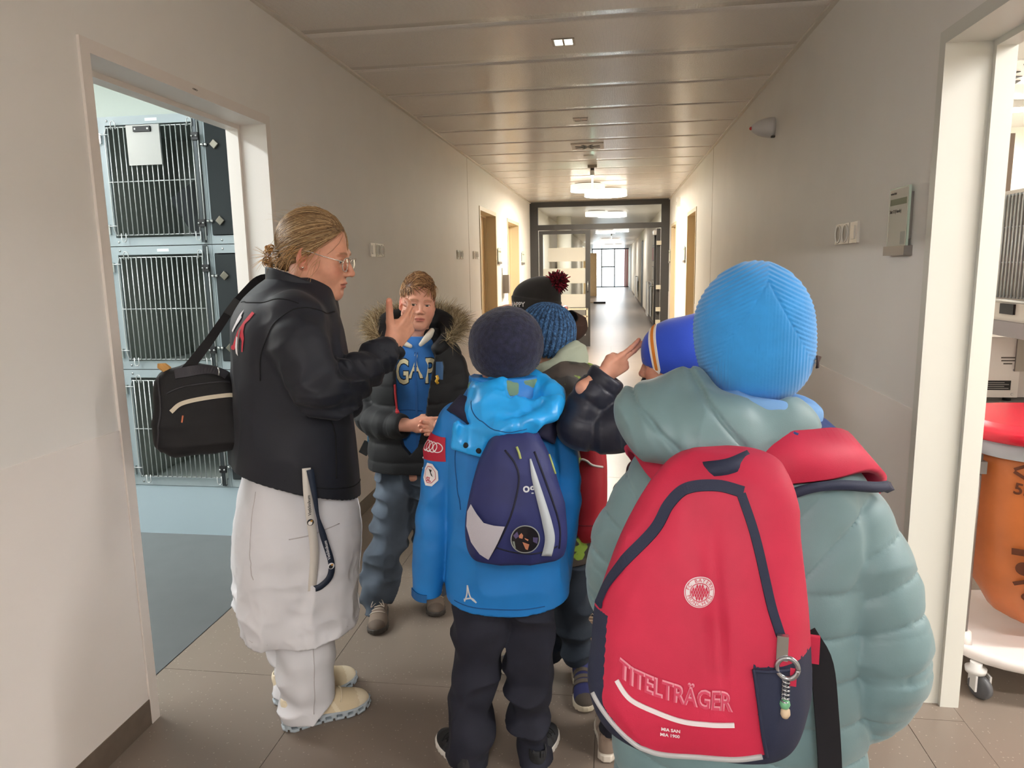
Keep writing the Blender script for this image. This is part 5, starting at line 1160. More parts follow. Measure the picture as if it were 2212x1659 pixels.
    for _ in range(30):       # fly-aways over the crown
        th = RNG.uniform(0.2, 1.2); ph = RNG.uniform(-1.2, 1.2); d = A(math.sin(ph)*math.cos(th), -math.cos(ph)*math.cos(th)+0.5, math.sin(th)); d /= np.linalg.norm(d); a = CEN+RAD*d; e = a+A(RNG.normal(0, 0.02), -0.05, RNG.uniform(-0.01, 0.015))
        cur.append(([H.wor(q) for q in spline([a, (a+e)/2+d*0.01, e], 7)], 0.0003*np.linspace(1, 0.4, 7))); cc.append(tone('C9A46E'))
    for _ in range(110):      # the small bun and its loose ends
        d = RNG.normal(0, 1, 3); d /= np.linalg.norm(d); c0 = bunl+A(0, -0.014, 0.002+0.016*RNG.choice([-1, 1])); a = c0+d*A(0.014, 0.014, 0.014)*RNG.uniform(0.5, 1.35); ax = np.cross(d, RNG.normal(0, 1, 3)); ax /= np.linalg.norm(ax)
        P = [];
        for t in np.linspace(0, RNG.uniform(1.2, 2.6), 9): P.append(H.wor(c0+((a-c0)*math.cos(t)+np.cross(ax, a-c0)*math.sin(t))*(1+0.12*t)))
        cur.append((P, RNG.uniform(0.0012, 0.003)*np.linspace(1, 0.35, 9))); cc.append(tone(['A47B4B', 'C79A5E', 'B9824A'][RNG.randint(3)]))
    for _ in range(26):
        d = A(RNG.normal(0, 0.6), -1, RNG.normal(0.1, 0.7)); d /= np.linalg.norm(d); a = bunl+A(0, -0.02, 0); cur.append(([H.wor(a+d*t*0.05+A(0, 0, -0.01*t*t)) for t in np.linspace(0, 1, 6)], 0.0007*np.linspace(1, 0.3, 6))); cc.append(tone('C79A5E'))
    strands('hair_strands', cur, hair_m, hr, 3, cc)
    tie = [H.wor(bunl+A(0.018*math.cos(a)*(1+0.15*math.cos(9*a)), 0.008+0.003*math.sin(9*a), 0.022*math.sin(a)*(1+0.15*math.cos(9*a)))) for a in np.linspace(0, 2*np.pi, 72)]
    tube('hair_tie', [tuple(q) for q in tie], 0.0026, mat('hair_tie_dark', '2A1C18', 0.5), hr, 6)
    # --- glasses, earring
    m_gl = mat('clear_frame', 'CFC9BE', 0.12, metal=0.5); gl = None
    for sx in (-1, 1):
        rim = [tuple(H.wor((sx*0.034+0.0235*math.copysign(abs(math.cos(a))**0.75, math.cos(a)), 0.1045-0.006*abs(math.cos(a)), -0.006+0.0195*math.copysign(abs(math.sin(a))**0.8, math.sin(a))))) for a in np.linspace(0, 2*np.pi, 37)]
        if gl is None: gl = tube('glasses', rim, 0.0016, m_gl, T, 6)
        else: tube('rim', rim, 0.0016, m_gl, gl, 6)
        tube('temple_arm', [tuple(H.wor(q)) for q in spline([(sx*0.058, 0.098, 0.002), (sx*0.070, 0.085, 0.003), (sx*0.077, 0.04, 0.006), (sx*0.080, -0.005, 0.010), (sx*0.078, -0.025, -0.006)], 16)], 0.0015, m_gl, gl, 6)
        bm = bmesh.new(); bm.faces.new([bm.verts.new(H.wor((sx*0.034+0.0222*math.copysign(abs(math.cos(a))**0.75, math.cos(a)), 0.1043-0.006*abs(math.cos(a)), -0.006+0.0184*math.copysign(abs(math.sin(a))**0.8, math.sin(a))))) for a in np.linspace(0, 2*np.pi, 36, endpoint=False)])
        fin('lens', bm, mat('lens_glass', (0.98, 0.99, 0.98), 0.02, trans=1.0, ior=1.02), gl)
    tube('bridge', [tuple(H.wor(q)) for q in spline([(-0.011, 0.105, 0.0), (0, 0.109, 0.003), (0.011, 0.105, 0.0)], 8)], 0.0016, m_gl, gl, 6)
    lathe('earring', [(0.001, 0.003), (0.003, 0.002), (0.0035, 0), (0.003, -0.002), (0.001, -0.003)], mat('earring_silver', 'E8E4E0', 0.1, metal=1.0), T, 12, Matrix.Translation(H.wor((0.083, -0.002, -0.036))))
    return T
woman = build_woman()
# --- lanyard hanging from the jacket pocket
def build_lanyard():
    t = thing('lanyard', 'white and navy lanyard hanging out of the woman\'s jacket pocket', 'lanyard', (-0.955+0.81*-0.108-0.59*0.012, 2.06+0.587*-0.108+0.81*0.012, 0), -0.944)
    wm, nm = mat('lanyard_white', 'CFCBC4', 0.6), mat('lanyard_navy', '1F2A3C', 0.6); n = (1, 0.0, 0.05)
    P = spline([(0.245, 0.064, 0.872), (0.25, 0.062, 0.80), (0.248, 0.066, 0.72), (0.238, 0.072, 0.62), (0.232, 0.062, 0.52), (0.23, 0.06, 0.50)], 24)
    a = ribbon('white_strap', [tuple(p) for p in P], 0.024, n, wm, t, 0.0015, True)
    P2 = spline([(0.252, 0.072, 0.868), (0.256, 0.080, 0.79), (0.25, 0.086, 0.73), (0.245, 0.10, 0.66), (0.24, 0.118, 0.58), (0.238, 0.112, 0.535), (0.235, 0.085, 0.51), (0.232, 0.062, 0.505)], 40)
    W = np.interp(np.linspace(0, 1, 40), [0, 0.3, 0.4, 1], [0.02, 0.008, 0.018, 0.019])
    b = ribbon('navy_strap', [tuple(p) for p in P2], list(W), n, nm, t, 0.0015, True)
    for (y, z, mt, par, tilt) in ((0.064, 0.765, mat('print_dark', '23262C', 0.6), a, 1.57), (0.108, 0.62, mat('print_light', 'DADCE0', 0.6), b, 1.72)):
        M = frame((0.2525 if par is a else 0.2455, y, z), (0, 1, 0), (0, 0, 1)) @ Matrix.Rotation(tilt, 4, 'Z')
        text('writing', 'Vetklinikum', 0.0125, mt, par, M, 0.0002, bold=0.0001)
        M2 = frame((0.2525 if par is a else 0.2455, y+(0.0 if par is a else 0.008), z-0.05), (0, 1, 0), (0, 0, 1))
        lathe('logo_disc', [(0.0095, 0), (0.0095, 0.0004)], mat('print_light', 'DADCE0', 0.6) if par is b else mat('print_dark', '23262C', 0.6), par, 24, M2)
        lathe('logo_figure', [(0.006, 0), (0.006, 0.0004)], mat('print_light2', 'E4E2DC', 0.6) if par is a else mat('print_dark', '23262C', 0.6), par, 20, M2 @ Matrix.Translation((-0.001, -0.002, 0.0005)))
        bm = bmesh.new(); abox(bm, 0.0, 0.006, 0.001, 0.006, 0.0010, 0.0012, M2); fin('logo_mark', bm, mat('print_orange', 'C08A3A', 0.6), par)
build_lanyard()
# --- shoulder bag
def build_bag():
    ang = math.atan2(0.421, 0.907); t = thing('shoulder_bag', 'black shoulder bag hanging behind the woman, flap unzipped', 'bag', (-1.215, 1.945, 0.885), ang)
    m = mat('bag_nylon', '0F0E11', 0.7, var=0.2, vscale=20, bump=0.4, bscale=500, bdist=0.0008)
    # local x along the bag, -y towards the camera
    def half(z): return np.interp(z, [0, 0.03, 0.1, 0.2, 0.26], [0.118, 0.135, 0.128, 0.108, 0.095])
    def bf(p, sm=False):
        z = p[:, 2]; sl = p[:, 0]+0.02*(z/0.26); d = np.abs(sl)-half(z); d2 = np.abs(p[:, 1])-(0.075-0.05*np.clip((z-0.1)/0.2, 0, 1)-0.02*np.clip((0.04-z)/0.04, 0, 1))
        d = smax(d, d2, 0.04); top = 0.25+0.04*np.clip(0.6-np.abs(sl)/0.12, -1, 1)-0.08*p[:, 0]*0; d = smax(smax(d, z-top, 0.03), -z+0.02*(sl/0.13)**2, 0.03)
        return d*0.85 if sm else d*0.85-folds(p, (7, 7, 7), 0.005, 12)-folds(p, (15, 15, 15), 0.002, 2)
    b = sdf_obj('body', bf, (-0.2, -0.1, -0.02), (0.2, 0.1, 0.32), 0.005, m, t)
    bs = lambda p: bf(p, True)-0.004
    band('pocket_zip', bs, [(-0.075, -0.12, 0.155), (-0.045, -0.12, 0.178), (0.02, -0.12, 0.19), (0.11, -0.12, 0.196)], 0.012, mat('zip_pale', 'C9BFA9', 0.5), b, 24, 0.002)
    trail('pocket_piping', bs, [(-0.085, -0.12, 0.21), (-0.04, -0.12, 0.228), (0.03, -0.12, 0.235), (0.1, -0.12, 0.238)], 0.003, mat('piping_grey', '2C2B30', 0.5), b, 24)
    trail('side_piping', bf, [(-0.115, -0.06, 0.02), (-0.105, -0.06, 0.1), (-0.10, -0.05, 0.18), (-0.1, -0.03, 0.24)], 0.003, mat('piping_grey', '2C2B30', 0.5), b, 24)
    band('lining', bs, [(-0.06, -0.1, 0.262), (0.02, -0.1, 0.272), (0.1, -0.1, 0.272)], 0.03, mat('lining_grey', '3A393F', 0.6), b, 20, 0.002)
    band('orange_tag', bf, [(-0.05, -0.12, 0.125), (-0.048, -0.12, 0.142)], 0.004, mat('tag_orange', 'C4673C', 0.5), b, 6, 0.003)
    tube('zip_pull', [(0.06, -0.06, 0.262), (0.062, -0.066, 0.25), (0.06, -0.066, 0.24)], 0.003, m_steel, b, 6)
    # strap up to her far shoulder, with buckle and ring
    P = spline([(-0.075, -0.03, 0.215), (-0.04, -0.03, 0.245), (0.031, -0.01, 0.33), (0.10, 0.03, 0.425), (0.145, 0.06, 0.475), (0.195, 0.10, 0.51), (0.28, 0.15, 0.50)], 36)
    ribbon('strap', [tuple(p) for p in P], list(np.interp(np.linspace(0, 1, 36), [0, 0.15, 0.5, 0.62, 1], [0.026, 0.03, 0.022, 0.024, 0.04])), (0.2, -1, 0.3), mat('strap_black', '121114', 0.75), t, 0.004, False)
    box('buckle', -0.028, 0.028, -0.005, 0.005, -0.012, 0.012, m_black, t, 0.004).matrix_local = Matrix.Translation((0.104, 0.026, 0.43)) @ Matrix.Rotation(-0.9, 4, 'Y')
    tube('ring', [(-0.085+0.018*math.cos(a), -0.035, 0.215+0.02*math.sin(a)) for a in np.linspace(0, 2*math.pi, 20)], 0.004, mat('ring_black', '1A1A1C', 0.3), t, 6)
    tube('snap_hook', [(-0.085, -0.035, 0.2), (-0.1, -0.037, 0.175), (-0.112, -0.035, 0.16), (-0.1, -0.033, 0.155), (-0.092, -0.035, 0.17)], 0.005, mat('ring_black', '1A1A1C', 0.3), t, 6)
    r = thing('paper_roll', 'small brown paper bag roll sticking out of the shoulder bag', 'paper', (0, 0, 0)); r.location = (-1.297, 1.907, 1.09); r.rotation_euler = (0, 0, ang)
    pm_ = mat('kraft_paper', 'C99A5C', 0.8, bump=0.6, bscale=60, bdist=0.002)
    ring_loft('paper', [sq_ring(0.028-0.014*k/5*2, -0.015, 0.011+0.004*(k == 5)+0.002*(k % 2), 0.009, 0.012*k, 18, 2.0, 0.08, k) for k in range(7)], pm_, r, False)
build_bag()
# ================================================================ CHILDREN
def decal_c(name, fn, V2, F, O, ux, uy, D, m, parent, lift=0.0012): return decal(name, fn, V2, F, O, ux, uy, D, m, parent, lift)
def zipline(fn, pts, m1, m2, parent, w=0.01, n=30):
    z = band('zip', fn, pts, w, m1, parent, n, 0.0015, 0.002); return z
def tufts(name, base, nrm, L, r, m, parent, cols, seg=4, droop=0.3, jit=0.35, tip=0.12):
    cur, cc = [], []
    for b, n in zip(base, nrm):
        d = n+RNG.normal(0, jit, 3); d /= np.linalg.norm(d); l = L*RNG.uniform(0.55, 1.25); side = RNG.normal(0, 1, 3)*l*0.18
        P = [b+d*l*t+side*t*t+A(0, 0, -droop*l*t*t) for t in np.linspace(0, 1, seg)]; cur.append((P, r*RNG.uniform(0.6, 1.2)*np.linspace(1, tip, seg))); cc.append(tone(cols[RNG.randint(len(cols))]))
    return strands(name, cur, m, parent, 3, cc)

def build_boy():
    T = thing('person', 'boy with short ginger hair in a black parka, facing the camera', 'person', (-0.79, 2.75, 0))
    SK = 'D9A18A'
    # local axes = world axes; he faces the camera (-y), turned a little to his left
    fwd = (0.40, -0.90, -0.06); H = Head((0.025, 0.0, 1.287), fwd, 0.845, child=True, up=(0.11, 0, 1), jaw=1.08)
    neck = Tube([(0.01, 0.01, 1.08), (0.012, 0.01, 1.15), (0.02, 0.008, 1.24)], [0.055, 0.048, 0.046], 6)
    hf = lambda p: smin(H.f(p), neck(p), 0.025)
    parts = [sdf_part(hf, (-0.12, -0.14, 1.05), (0.13, 0.12, 1.40), 0.0026, lambda V: H.col(V, SK, 'BE6A62', 'AE8262', 0.35))]
    HR = Hand((0.035, -0.16, 0.83), (0.93, 0.10, 0.05), (0.1, 0.35, 0.93), 0.8, [(0.5, 0.7, 0.5)]*3+[(0.6, 0.8, 0.5)], [(0.02, 0.022, -0.008), (0.04, 0.042, -0.018), (0.064, 0.046, -0.028), (0.08, 0.042, -0.036)])
    lo, hi = HR.bounds(); parts.append(sdf_part(HR.f, lo, hi, 0.0024, lambda V: HR.col(V, SK)))
    HL = Hand((0.165, -0.13, 0.815), (-0.85, -0.35, 0.02), (-0.1, 0.3, 0.93), 0.8, [(0.5, 0.6, 0.5)]*4, [(0.02, 0.022, 0.008), (0.04, 0.042, 0.014), (0.064, 0.046, 0.02), (0.08, 0.042, 0.026)])
    lo, hi = HL.bounds(); parts.append(sdf_part(HL.f, lo, hi, 0.003, lambda V: HL.col(V, SK)))
    tors = Loft([(0.58, 0, 0, 0.11, 0.08), (0.85, 0, 0, 0.10, 0.075), (1.05, 0, 0.01, 0.09, 0.065)])
    lg = [Tube([(-0.05, 0, 0.6), (-0.12, -0.03, 0.33), (-0.175, -0.07, 0.07)], [0.055, 0.042, 0.03]), Tube([(0.05, 0, 0.6), (0.04, 0.02, 0.33), (0.02, 0.1, 0.07)], [0.055, 0.042, 0.03])]
    arm = [Tube([(-0.13, 0.0, 1.06), (-0.175, -0.02, 0.9), (0.0, -0.15, 0.83)], [0.035, 0.032, 0.026]), Tube([(0.14, 0, 1.05), (0.19, 0.0, 0.9), (0.12, -0.14, 0.82)], [0.035, 0.032, 0.026])]
    def bf(p):
        d = tors(p)
        for q in lg+arm: d = smin(d, q(p), 0.02)
        return d
    parts.append(sdf_part(bf, (-0.25, -0.2, 0.02), (0.26, 0.1, 1.1), 0.012, lambda V: np.repeat(np.array(hexc(SK))[None], len(V), 0)))
    V, F, Cc = merge(parts); to_obj('body', V, F, skin_mat(), T, Cc); H.eyes(T, '3E4038', (0.16, 1, -0.08))
    # hoodie
    hd = Loft([(0.66, 0.0, 0.0, 0.145, 0.115), (0.8, 0.0, 0.0, 0.14, 0.11), (1.02, 0.01, 0.0, 0.13, 0.10), (1.11, 0.012, 0.005, 0.10, 0.08), (1.155, 0.014, 0.01, 0.062, 0.06)], 2.3)
    hof = lambda p: hd(p)-folds(p, (8, 8, 5), 0.004, 3.1)
    m_h = mat('hoodie_blue', '2E6FB8', 0.85, var=0.08, vscale=20, bump=0.3, bscale=600, bdist=0.0006, sheen=0.2)
    ho = sdf_obj('hoodie', hof, (-0.17, -0.14, 0.6), (0.17, 0.14, 1.17), 0.006, m_h, T)
    cream = mat('letter_cream', 'DDD3AE', 0.8); dk = mat('letter_outline', '16202E', 0.8)
    for i, (ch, x, zz, sc) in enumerate((('G', -0.018, 1.028, 1.0), ('A', 0.034, 1.050, 1.0), ('P', 0.086, 1.030, 1.0))):
        for mm, off, lift in ((dk, 0.006, 0.001), (cream, 0.002, 0.002)):
            V2, F2 = text2(ch, 0.132*sc, bold=off, sx=0.58); decal('letter', hof, V2, F2, (x, -0.4, zz-0.005), (1, 0, 0), (0, 0, 1), (0, 1, 0), mm, ho, lift)
    zipline(hof, [(0.034, -0.12, 1.12), (0.036, -0.12, 0.97), (0.034, -0.12, 0.8), (0.03, -0.12, 0.64)], mat('zip_blue', '2A66AC', 0.5), None, ho, 0.008)
    trail('pocket_seam', hof, [(-0.06, -0.12, 0.875), (0.0, -0.12, 0.88), (0.06, -0.12, 0.875)], 0.0016, mat('hoodie_seam', '1F5390', 0.8), ho, 20)
    inn = Tube([(-0.042, -0.045, 1.155), (-0.025, -0.066, 1.14), (0.01, -0.078, 1.125)], [0.009, 0.012, 0.008], 8); inn2 = Tube([(0.085, -0.025, 1.18), (0.076, -0.05, 1.16), (0.05, -0.07, 1.13)], [0.010, 0.014, 0.008], 8)
    sdf_obj('hood_lining', lambda p: np.minimum(inn(p), inn2(p)), (-0.09, -0.12, 1.08), (0.12, 0.02, 1.21), 0.003, mat('lining_cream', 'D8D2C4', 0.85), ho)
    # parka: open front
    JT = Loft([(0.615, -0.01, 0.01, 0.185, 0.15), (0.70, -0.01, 0.01, 0.19, 0.155), (0.85, 0.0, 0.01, 0.182, 0.15), (1.0, 0.0, 0.01, 0.172, 0.14), (1.095, 0.005, 0.015, 0.15, 0.12), (1.145, 0.01, 0.02, 0.11, 0.1), (1.18, 0.012, 0.025, 0.085, 0.085)], 2.4)
    SRt = Tube([(-0.115, 0.01, 1.085), (-0.165, 0.0, 1.0), (-0.188, -0.01, 0.89), (-0.165, -0.06, 0.835), (-0.08, -0.13, 0.825), (0.0, -0.165, 0.828)], [0.07, 0.068, 0.062, 0.062, 0.055, 0.046], 16)
    SLt = Tube([(0.115, 0.01, 1.08), (0.155, 0.01, 0.99), (0.178, -0.005, 0.895), (0.185, -0.06, 0.835), (0.18, -0.11, 0.815)], [0.07, 0.066, 0.06, 0.055, 0.048], 14)
    def pf(p):
        d = JT(p)-quilt(p[:, 2]-0.03*p[:, 0], 0.075, 0.006)*np.clip((1.02-p[:, 2])*12, 0, 1)-folds(p, (9, 9, 7), 0.004, 6)
        hole = JT(p)+0.03; open_ = np.abs(p[:, 0]-0.02-0.05*(p[:, 2]-0.9))-np.interp(p[:, 2], [0.6, 0.70, 0.74, 0.85, 1.0, 1.15], [-0.01, -0.005, 0.03, 0.055, 0.07, 0.085])
        fr = np.maximum(open_, p[:, 1]+0.02)
        d = np.maximum(d, -fr); d = smax(d, -hole, 0.004)
        for S_, o in ((SRt, 0.0), (SLt, 0.03)):
            s_, t = S_(p, True); s_ = s_-quilt(t+o, 0.062, 0.006)-folds(p, (14, 14, 14), 0.004, 2)
            E_ = S_.P[-1]; dr = S_.P[-1]-S_.P[-2]; dr = dr/np.linalg.norm(dr); s_ = smax(s_, (p-E_)@dr, 0.006); s_ = smax(s_, -(np.sqrt(((p-E_)**2).sum(1))-0.033), 0.004)
            d = smin(d, s_, 0.02)
        return np.maximum(d, 0.625-p[:, 2])
    m_p = mat('parka_black', '101115', 0.7, var=0.15, vscale=16, bump=0.35, bscale=300, bdist=0.001, sheen=0.03)
    pk = sdf_obj('parka', pf, (-0.29, -0.24, 0.6), (0.3, 0.2, 1.2), 0.005, m_p, T)
    # hood lying round the neck with fur edge
    hoodc = [(-0.075, -0.085, 1.115), (-0.115, -0.03, 1.165), (-0.122, 0.05, 1.2), (-0.06, 0.115, 1.215), (0.04, 0.125, 1.215), (0.125, 0.075, 1.195), (0.15, 0.0, 1.16), (0.118, -0.075, 1.115)]
    HT = Tube(hoodc, [0.02, 0.033, 0.042, 0.046, 0.046, 0.042, 0.034, 0.022], 22)
    sdf_obj('hood', lambda p: HT(p)-folds(p, (14, 14, 14), 0.004, 8), (-0.22, -0.15, 1.05), (0.24, 0.2, 1.29), 0.005, mat('parka_black', '16171B'), pk)
    S = spline(hoodc, 300); base, nrm = [], []
    for k in range(4800):
        i = RNG.randint(20, 285); c = S[i]; rad = c-A(0.01, 0.02, 1.12); rad /= np.linalg.norm(rad); a = RNG.normal(0, 1, 3); a /= np.linalg.norm(a); n = rad+A(0, 0, 0.55)+0.6*a; n /= np.linalg.norm(n)
        base.append(c+rad*0.03+A(0, 0, 0.012)+a*0.012); nrm.append(n)
    fu = tufts('fur_trim', base, nrm, 0.058, 0.0010, mat('fur', (0.4, 0.3, 0.2), 0.6, attr='Col'), pk, ['A8946F', 'C6B28C', '8C7754', 'DCCDAC', '6A573F'], 4, 0.25, 0.3); fu['kind'] = 'stuff'
    # parka trims
    band('red_facing', pf, [(-0.038, -0.16, 0.985), (-0.034, -0.16, 0.92), (-0.026, -0.16, 0.855)], 0.014, mat('facing_red', 'B8343A', 0.7), pk, 14, 0.003)
    V2, F2 = poly2([(-0.012, -0.03), (0.012, -0.034), (0.013, 0.034), (-0.012, 0.036)]); decal('brooch_badge', pf, V2, F2, (0.125, -0.4, 1.03), (1, 0, 0), (0, 0, 1), (0, 1, 0), mat('badge_blue', '2C5C8C', 0.5), pk, 0.003)
    tube('brooch_figure', [(0.128, -0.145, 1.02), (0.133, -0.148, 1.01), (0.127, -0.15, 1.0), (0.133, -0.148, 0.99)], 0.006, mat('badge_gold', 'C99C2E', 0.35), pk, 8)
    tube('hood_cord', [(0.14, -0.09, 1.07), (0.15, -0.115, 1.05), (0.152, -0.12, 1.02)], 0.002, m_black, pk, 6)
    for z, x in ((0.66, 0.045), (0.69, 0.05)): lathe('press_stud', [(0.006, 0), (0.005, 0.003), (0.002, 0.004)], m_steel, pk, 12, Matrix.Translation(onto(pf, A(x+0.03, -0.2, z)[None])[0][0]) @ Matrix.Rotation(math.pi/2, 4, 'X'))
    # jeans
    legs = [Loft([(0.045, -0.18, -0.075, 0.052, 0.064), (0.10, -0.172, -0.065, 0.062, 0.066), (0.2, -0.158, -0.045, 0.07, 0.07), (0.33, -0.125, -0.035, 0.074, 0.072), (0.48, -0.092, -0.02, 0.08, 0.08), (0.64, -0.07, 0, 0.088, 0.10)], 2.1),
            Loft([(0.04, 0.02, 0.10, 0.05, 0.062), (0.14, 0.022, 0.07, 0.058, 0.064), (0.33, 0.04, 0.02, 0.066, 0.07), (0.48, 0.055, 0.0, 0.076, 0.08), (0.64, 0.068, 0, 0.088, 0.10)], 2.1)]
    def jf(p):
        d = None
        for i, l in enumerate(legs):
            e = l(p)-folds(p, (11, 11, 15), 0.018, 3+i)-0.007*np.sin(p[:, 2]*60+5*vnoise(p, (9, 9, 5)))*np.clip((0.24-p[:, 2])*7, 0, 1); d = e if d is None else smin(d, e, 0.012)
        return d
    jm = mat('jeans_denim', '454E5A', 0.85, var=0.4, vscale=6, bump=0.4, bscale=500, bdist=0.0008)
    sdf_obj('jeans', jf, (-0.26, -0.17, 0.03), (0.17, 0.18, 0.66), 0.005, jm, T)
    shoe(T, -0.178, -0.025, math.pi+0.22, 0.225, '75665A', '3E3833', '5E5147', 1, 'runner', 'B9ADA0'); shoe(T, 0.02, 0.14, math.pi+0.25, 0.225, '75665A', '3E3833', '5E5147', -1, 'runner', 'B9ADA0')
    # hair
    CEN, RAD = A(0, -0.014, 0.042), A(0.078, 0.099, 0.089)
    def g(z): return np.interp(z, [-0.05, -0.01, 0.03, 0.06, 0.085, 0.13], [-0.03, 0.0, 0.03, 0.052, 0.072, 0.09])
    def hairf(p):
        q = H.loc(p); d = ell(q, CEN, RAD)-0.004*vnoise(q, (40, 40, 40)); d = smax(d, (q[:, 1]-g(q[:, 2]))*0.8, 0.012); d = smax(d, -0.045-q[:, 2], 0.01)
        return smax(d, -ell(np.column_stack([np.abs(q[:, 0]), q[:, 1:]]), (0.083, 0.0, -0.016), (0.02, 0.022, 0.026)), 0.006)
    hm = mat('ginger_hair', (0.3, 0.15, 0.08), 0.42, attr='Col', spec=0.45)
    hr = sdf_obj('hair', hairf, (-0.12, -0.12, 1.2), (0.13, 0.14, 1.41), 0.0035, hm, T, lambda V: np.repeat(np.array(hexc('6B452B'))[None], len(V), 0))
    cur, cc = [], []
    for k in range(1700):
        z = RNG.uniform(0.0, 0.97); ph = RNG.uniform(0, 2*np.pi); rr = math.sqrt(1-z*z); d = A(rr*math.cos(ph), rr*math.sin(ph), z); s = CEN+RAD*d
        if s[1] > g(s[2])+0.004: continue
        wh_ = A(0.25, -0.55, 0.8); fl = d-wh_*(d@wh_)/(wh_@wh_)+A(0, 0.35, 0)                       # combed away from the whorl, forwards
        if d[1] > 0.15: fl = A(1.0 if d[0] < -0.1 else -1.0, -0.15, 0.25)*(1 if z > 0.4 else 0.4)+A(0, 0, 0 if z > 0.4 else -0.6)   # swept up and to the sides
        if z < 0.45: fl = fl+A(0, 0.1, -0.9)
        L = RNG.uniform(0.035, 0.065) if z > 0.35 else RNG.uniform(0.018, 0.03); P = []; u = d.copy(); up_ = RNG.uniform(0.04, 0.2) if (z > 0.55 and d[1] > 0.0) else RNG.uniform(0.01, 0.07); w_ = RNG.normal(0, 0.3, 3)
        for t in np.linspace(0, 1, 7):
            P.append(H.wor(CEN+RAD*u*(1+up_*math.sin(min(1.0, t*1.15)*2.2)))); g_ = fl+w_*(0.5+t); g_ = g_-u*(g_@u); u = u+g_/np.linalg.norm(g_)*(L/6/0.085); u = u/np.linalg.norm(u)
        cur.append((P, RNG.uniform(0.0011, 0.0024)*H.sc*np.array([0.8, 1, 1, 0.9, 0.7, 0.45, 0.1]))); cc.append(tone(['86603F', 'A57B53', 'BC9468', '6E4C33'][RNG.randint(4)]))
    strands('hair_tufts', cur, hm, hr, 4, cc)
    # backpack straps at his side
    return T
boy = build_boy()
def boy_pack():
    t = thing('backpack', 'small backpack on the boy\'s back, blue and yellow strap ends at his side', 'backpack', (-0.79, 2.75, 0))
    f = Loft([(0.72, 0, 0.23, 0.12, 0.06), (0.78, 0, 0.235, 0.14, 0.075), (0.95, 0, 0.235, 0.13, 0.07), (1.03, 0, 0.225, 0.10, 0.05)], 2.8, rnd=0.02)
    sdf_obj('body', f, (-0.17, 0.1, 0.7), (0.17, 0.34, 1.06), 0.008, mat('pack_teal', '23566E', 0.7), t)
    ribbon('side_strap', [(-0.15, 0.22, 0.95), (-0.195, 0.08, 0.86), (-0.205, 0.0, 0.80), (-0.20, -0.02, 0.72)], 0.018, (-1, -0.6, 0), mat('strap_blue', '2A5570', 0.7), t, 0.003)
    box('strap_badge', -0.215, -0.19, -0.03, -0.02, 0.775, 0.815, mat('badge_gold', 'C99C2E', 0.35), t, 0.003); box('strap_tip', -0.245, -0.215, -0.02, -0.014, 0.832, 0.852, mat('strap_blue', '2A5570', 0.7), t, 0.002)
    b = box('buckle', -0.018, 0.018, -0.004, 0.004, -0.028, 0.028, m_black, t, 0.004); b.matrix_local = Matrix.Translation((-0.212, -0.02, 0.70)) @ Matrix.Rotation(0.5, 4, 'Y')
    ribbon('chest_strap', [(-0.10, 0.17, 0.98), (-0.14, 0.1, 1.09), (-0.12, 0.0, 1.115)], 0.03, (-0.4, -0.3, 1), mat('strap_blue', '2A5570', 0.7), t, 0.006)
boy_pack()
def kid_body(T, H, sk, tubes, lo, hi, hb, res=0.0035, lip='B5685C', brow='7A5A40', extra=()):
    neck = tubes[0]; hf = lambda p: smin(H.f(p), neck(p), 0.025)
    parts = [sdf_part(hf, hb[0], hb[1], res, lambda V: H.col(V, sk, lip, brow, 0.3))]
    def bf(p):
        d = None
        for q in tubes[1:]: d = q(p) if d is None else smin(d, q(p), 0.03)
        return d
    parts.append(sdf_part(bf, lo, hi, 0.014, lambda V: np.repeat(np.array(hexc(sk))[None], len(V), 0))); parts += list(extra)
    V, F, Cc = merge(parts); return to_obj('body', V, F, skin_mat(), T, Cc)
def std_tubes(cx, zs, ze, yf=0.0, legs=None):
    """neck, torso, arms, legs of a child hidden in clothes. zs = shoulder height, ze = crotch height"""
    return [Tube([(cx, yf, zs-0.06), (cx, yf, zs+0.02), (cx, yf, zs+0.13)], [0.05, 0.045, 0.045], 6), Tube([(cx, yf, ze+0.1), (cx, yf, (zs+ze)/2), (cx, yf, zs-0.05)], [0.08, 0.08, 0.065], 8)] + \
           [Tube([(cx+s*0.04, yf, ze+0.06), ((cx+s*0.04+l[0])/2, (yf+l[1])/2, ze*0.52), (l[0], l[1], 0.07)], [0.04, 0.028, 0.018], 8) for s, l in zip((-1, 1), legs)]

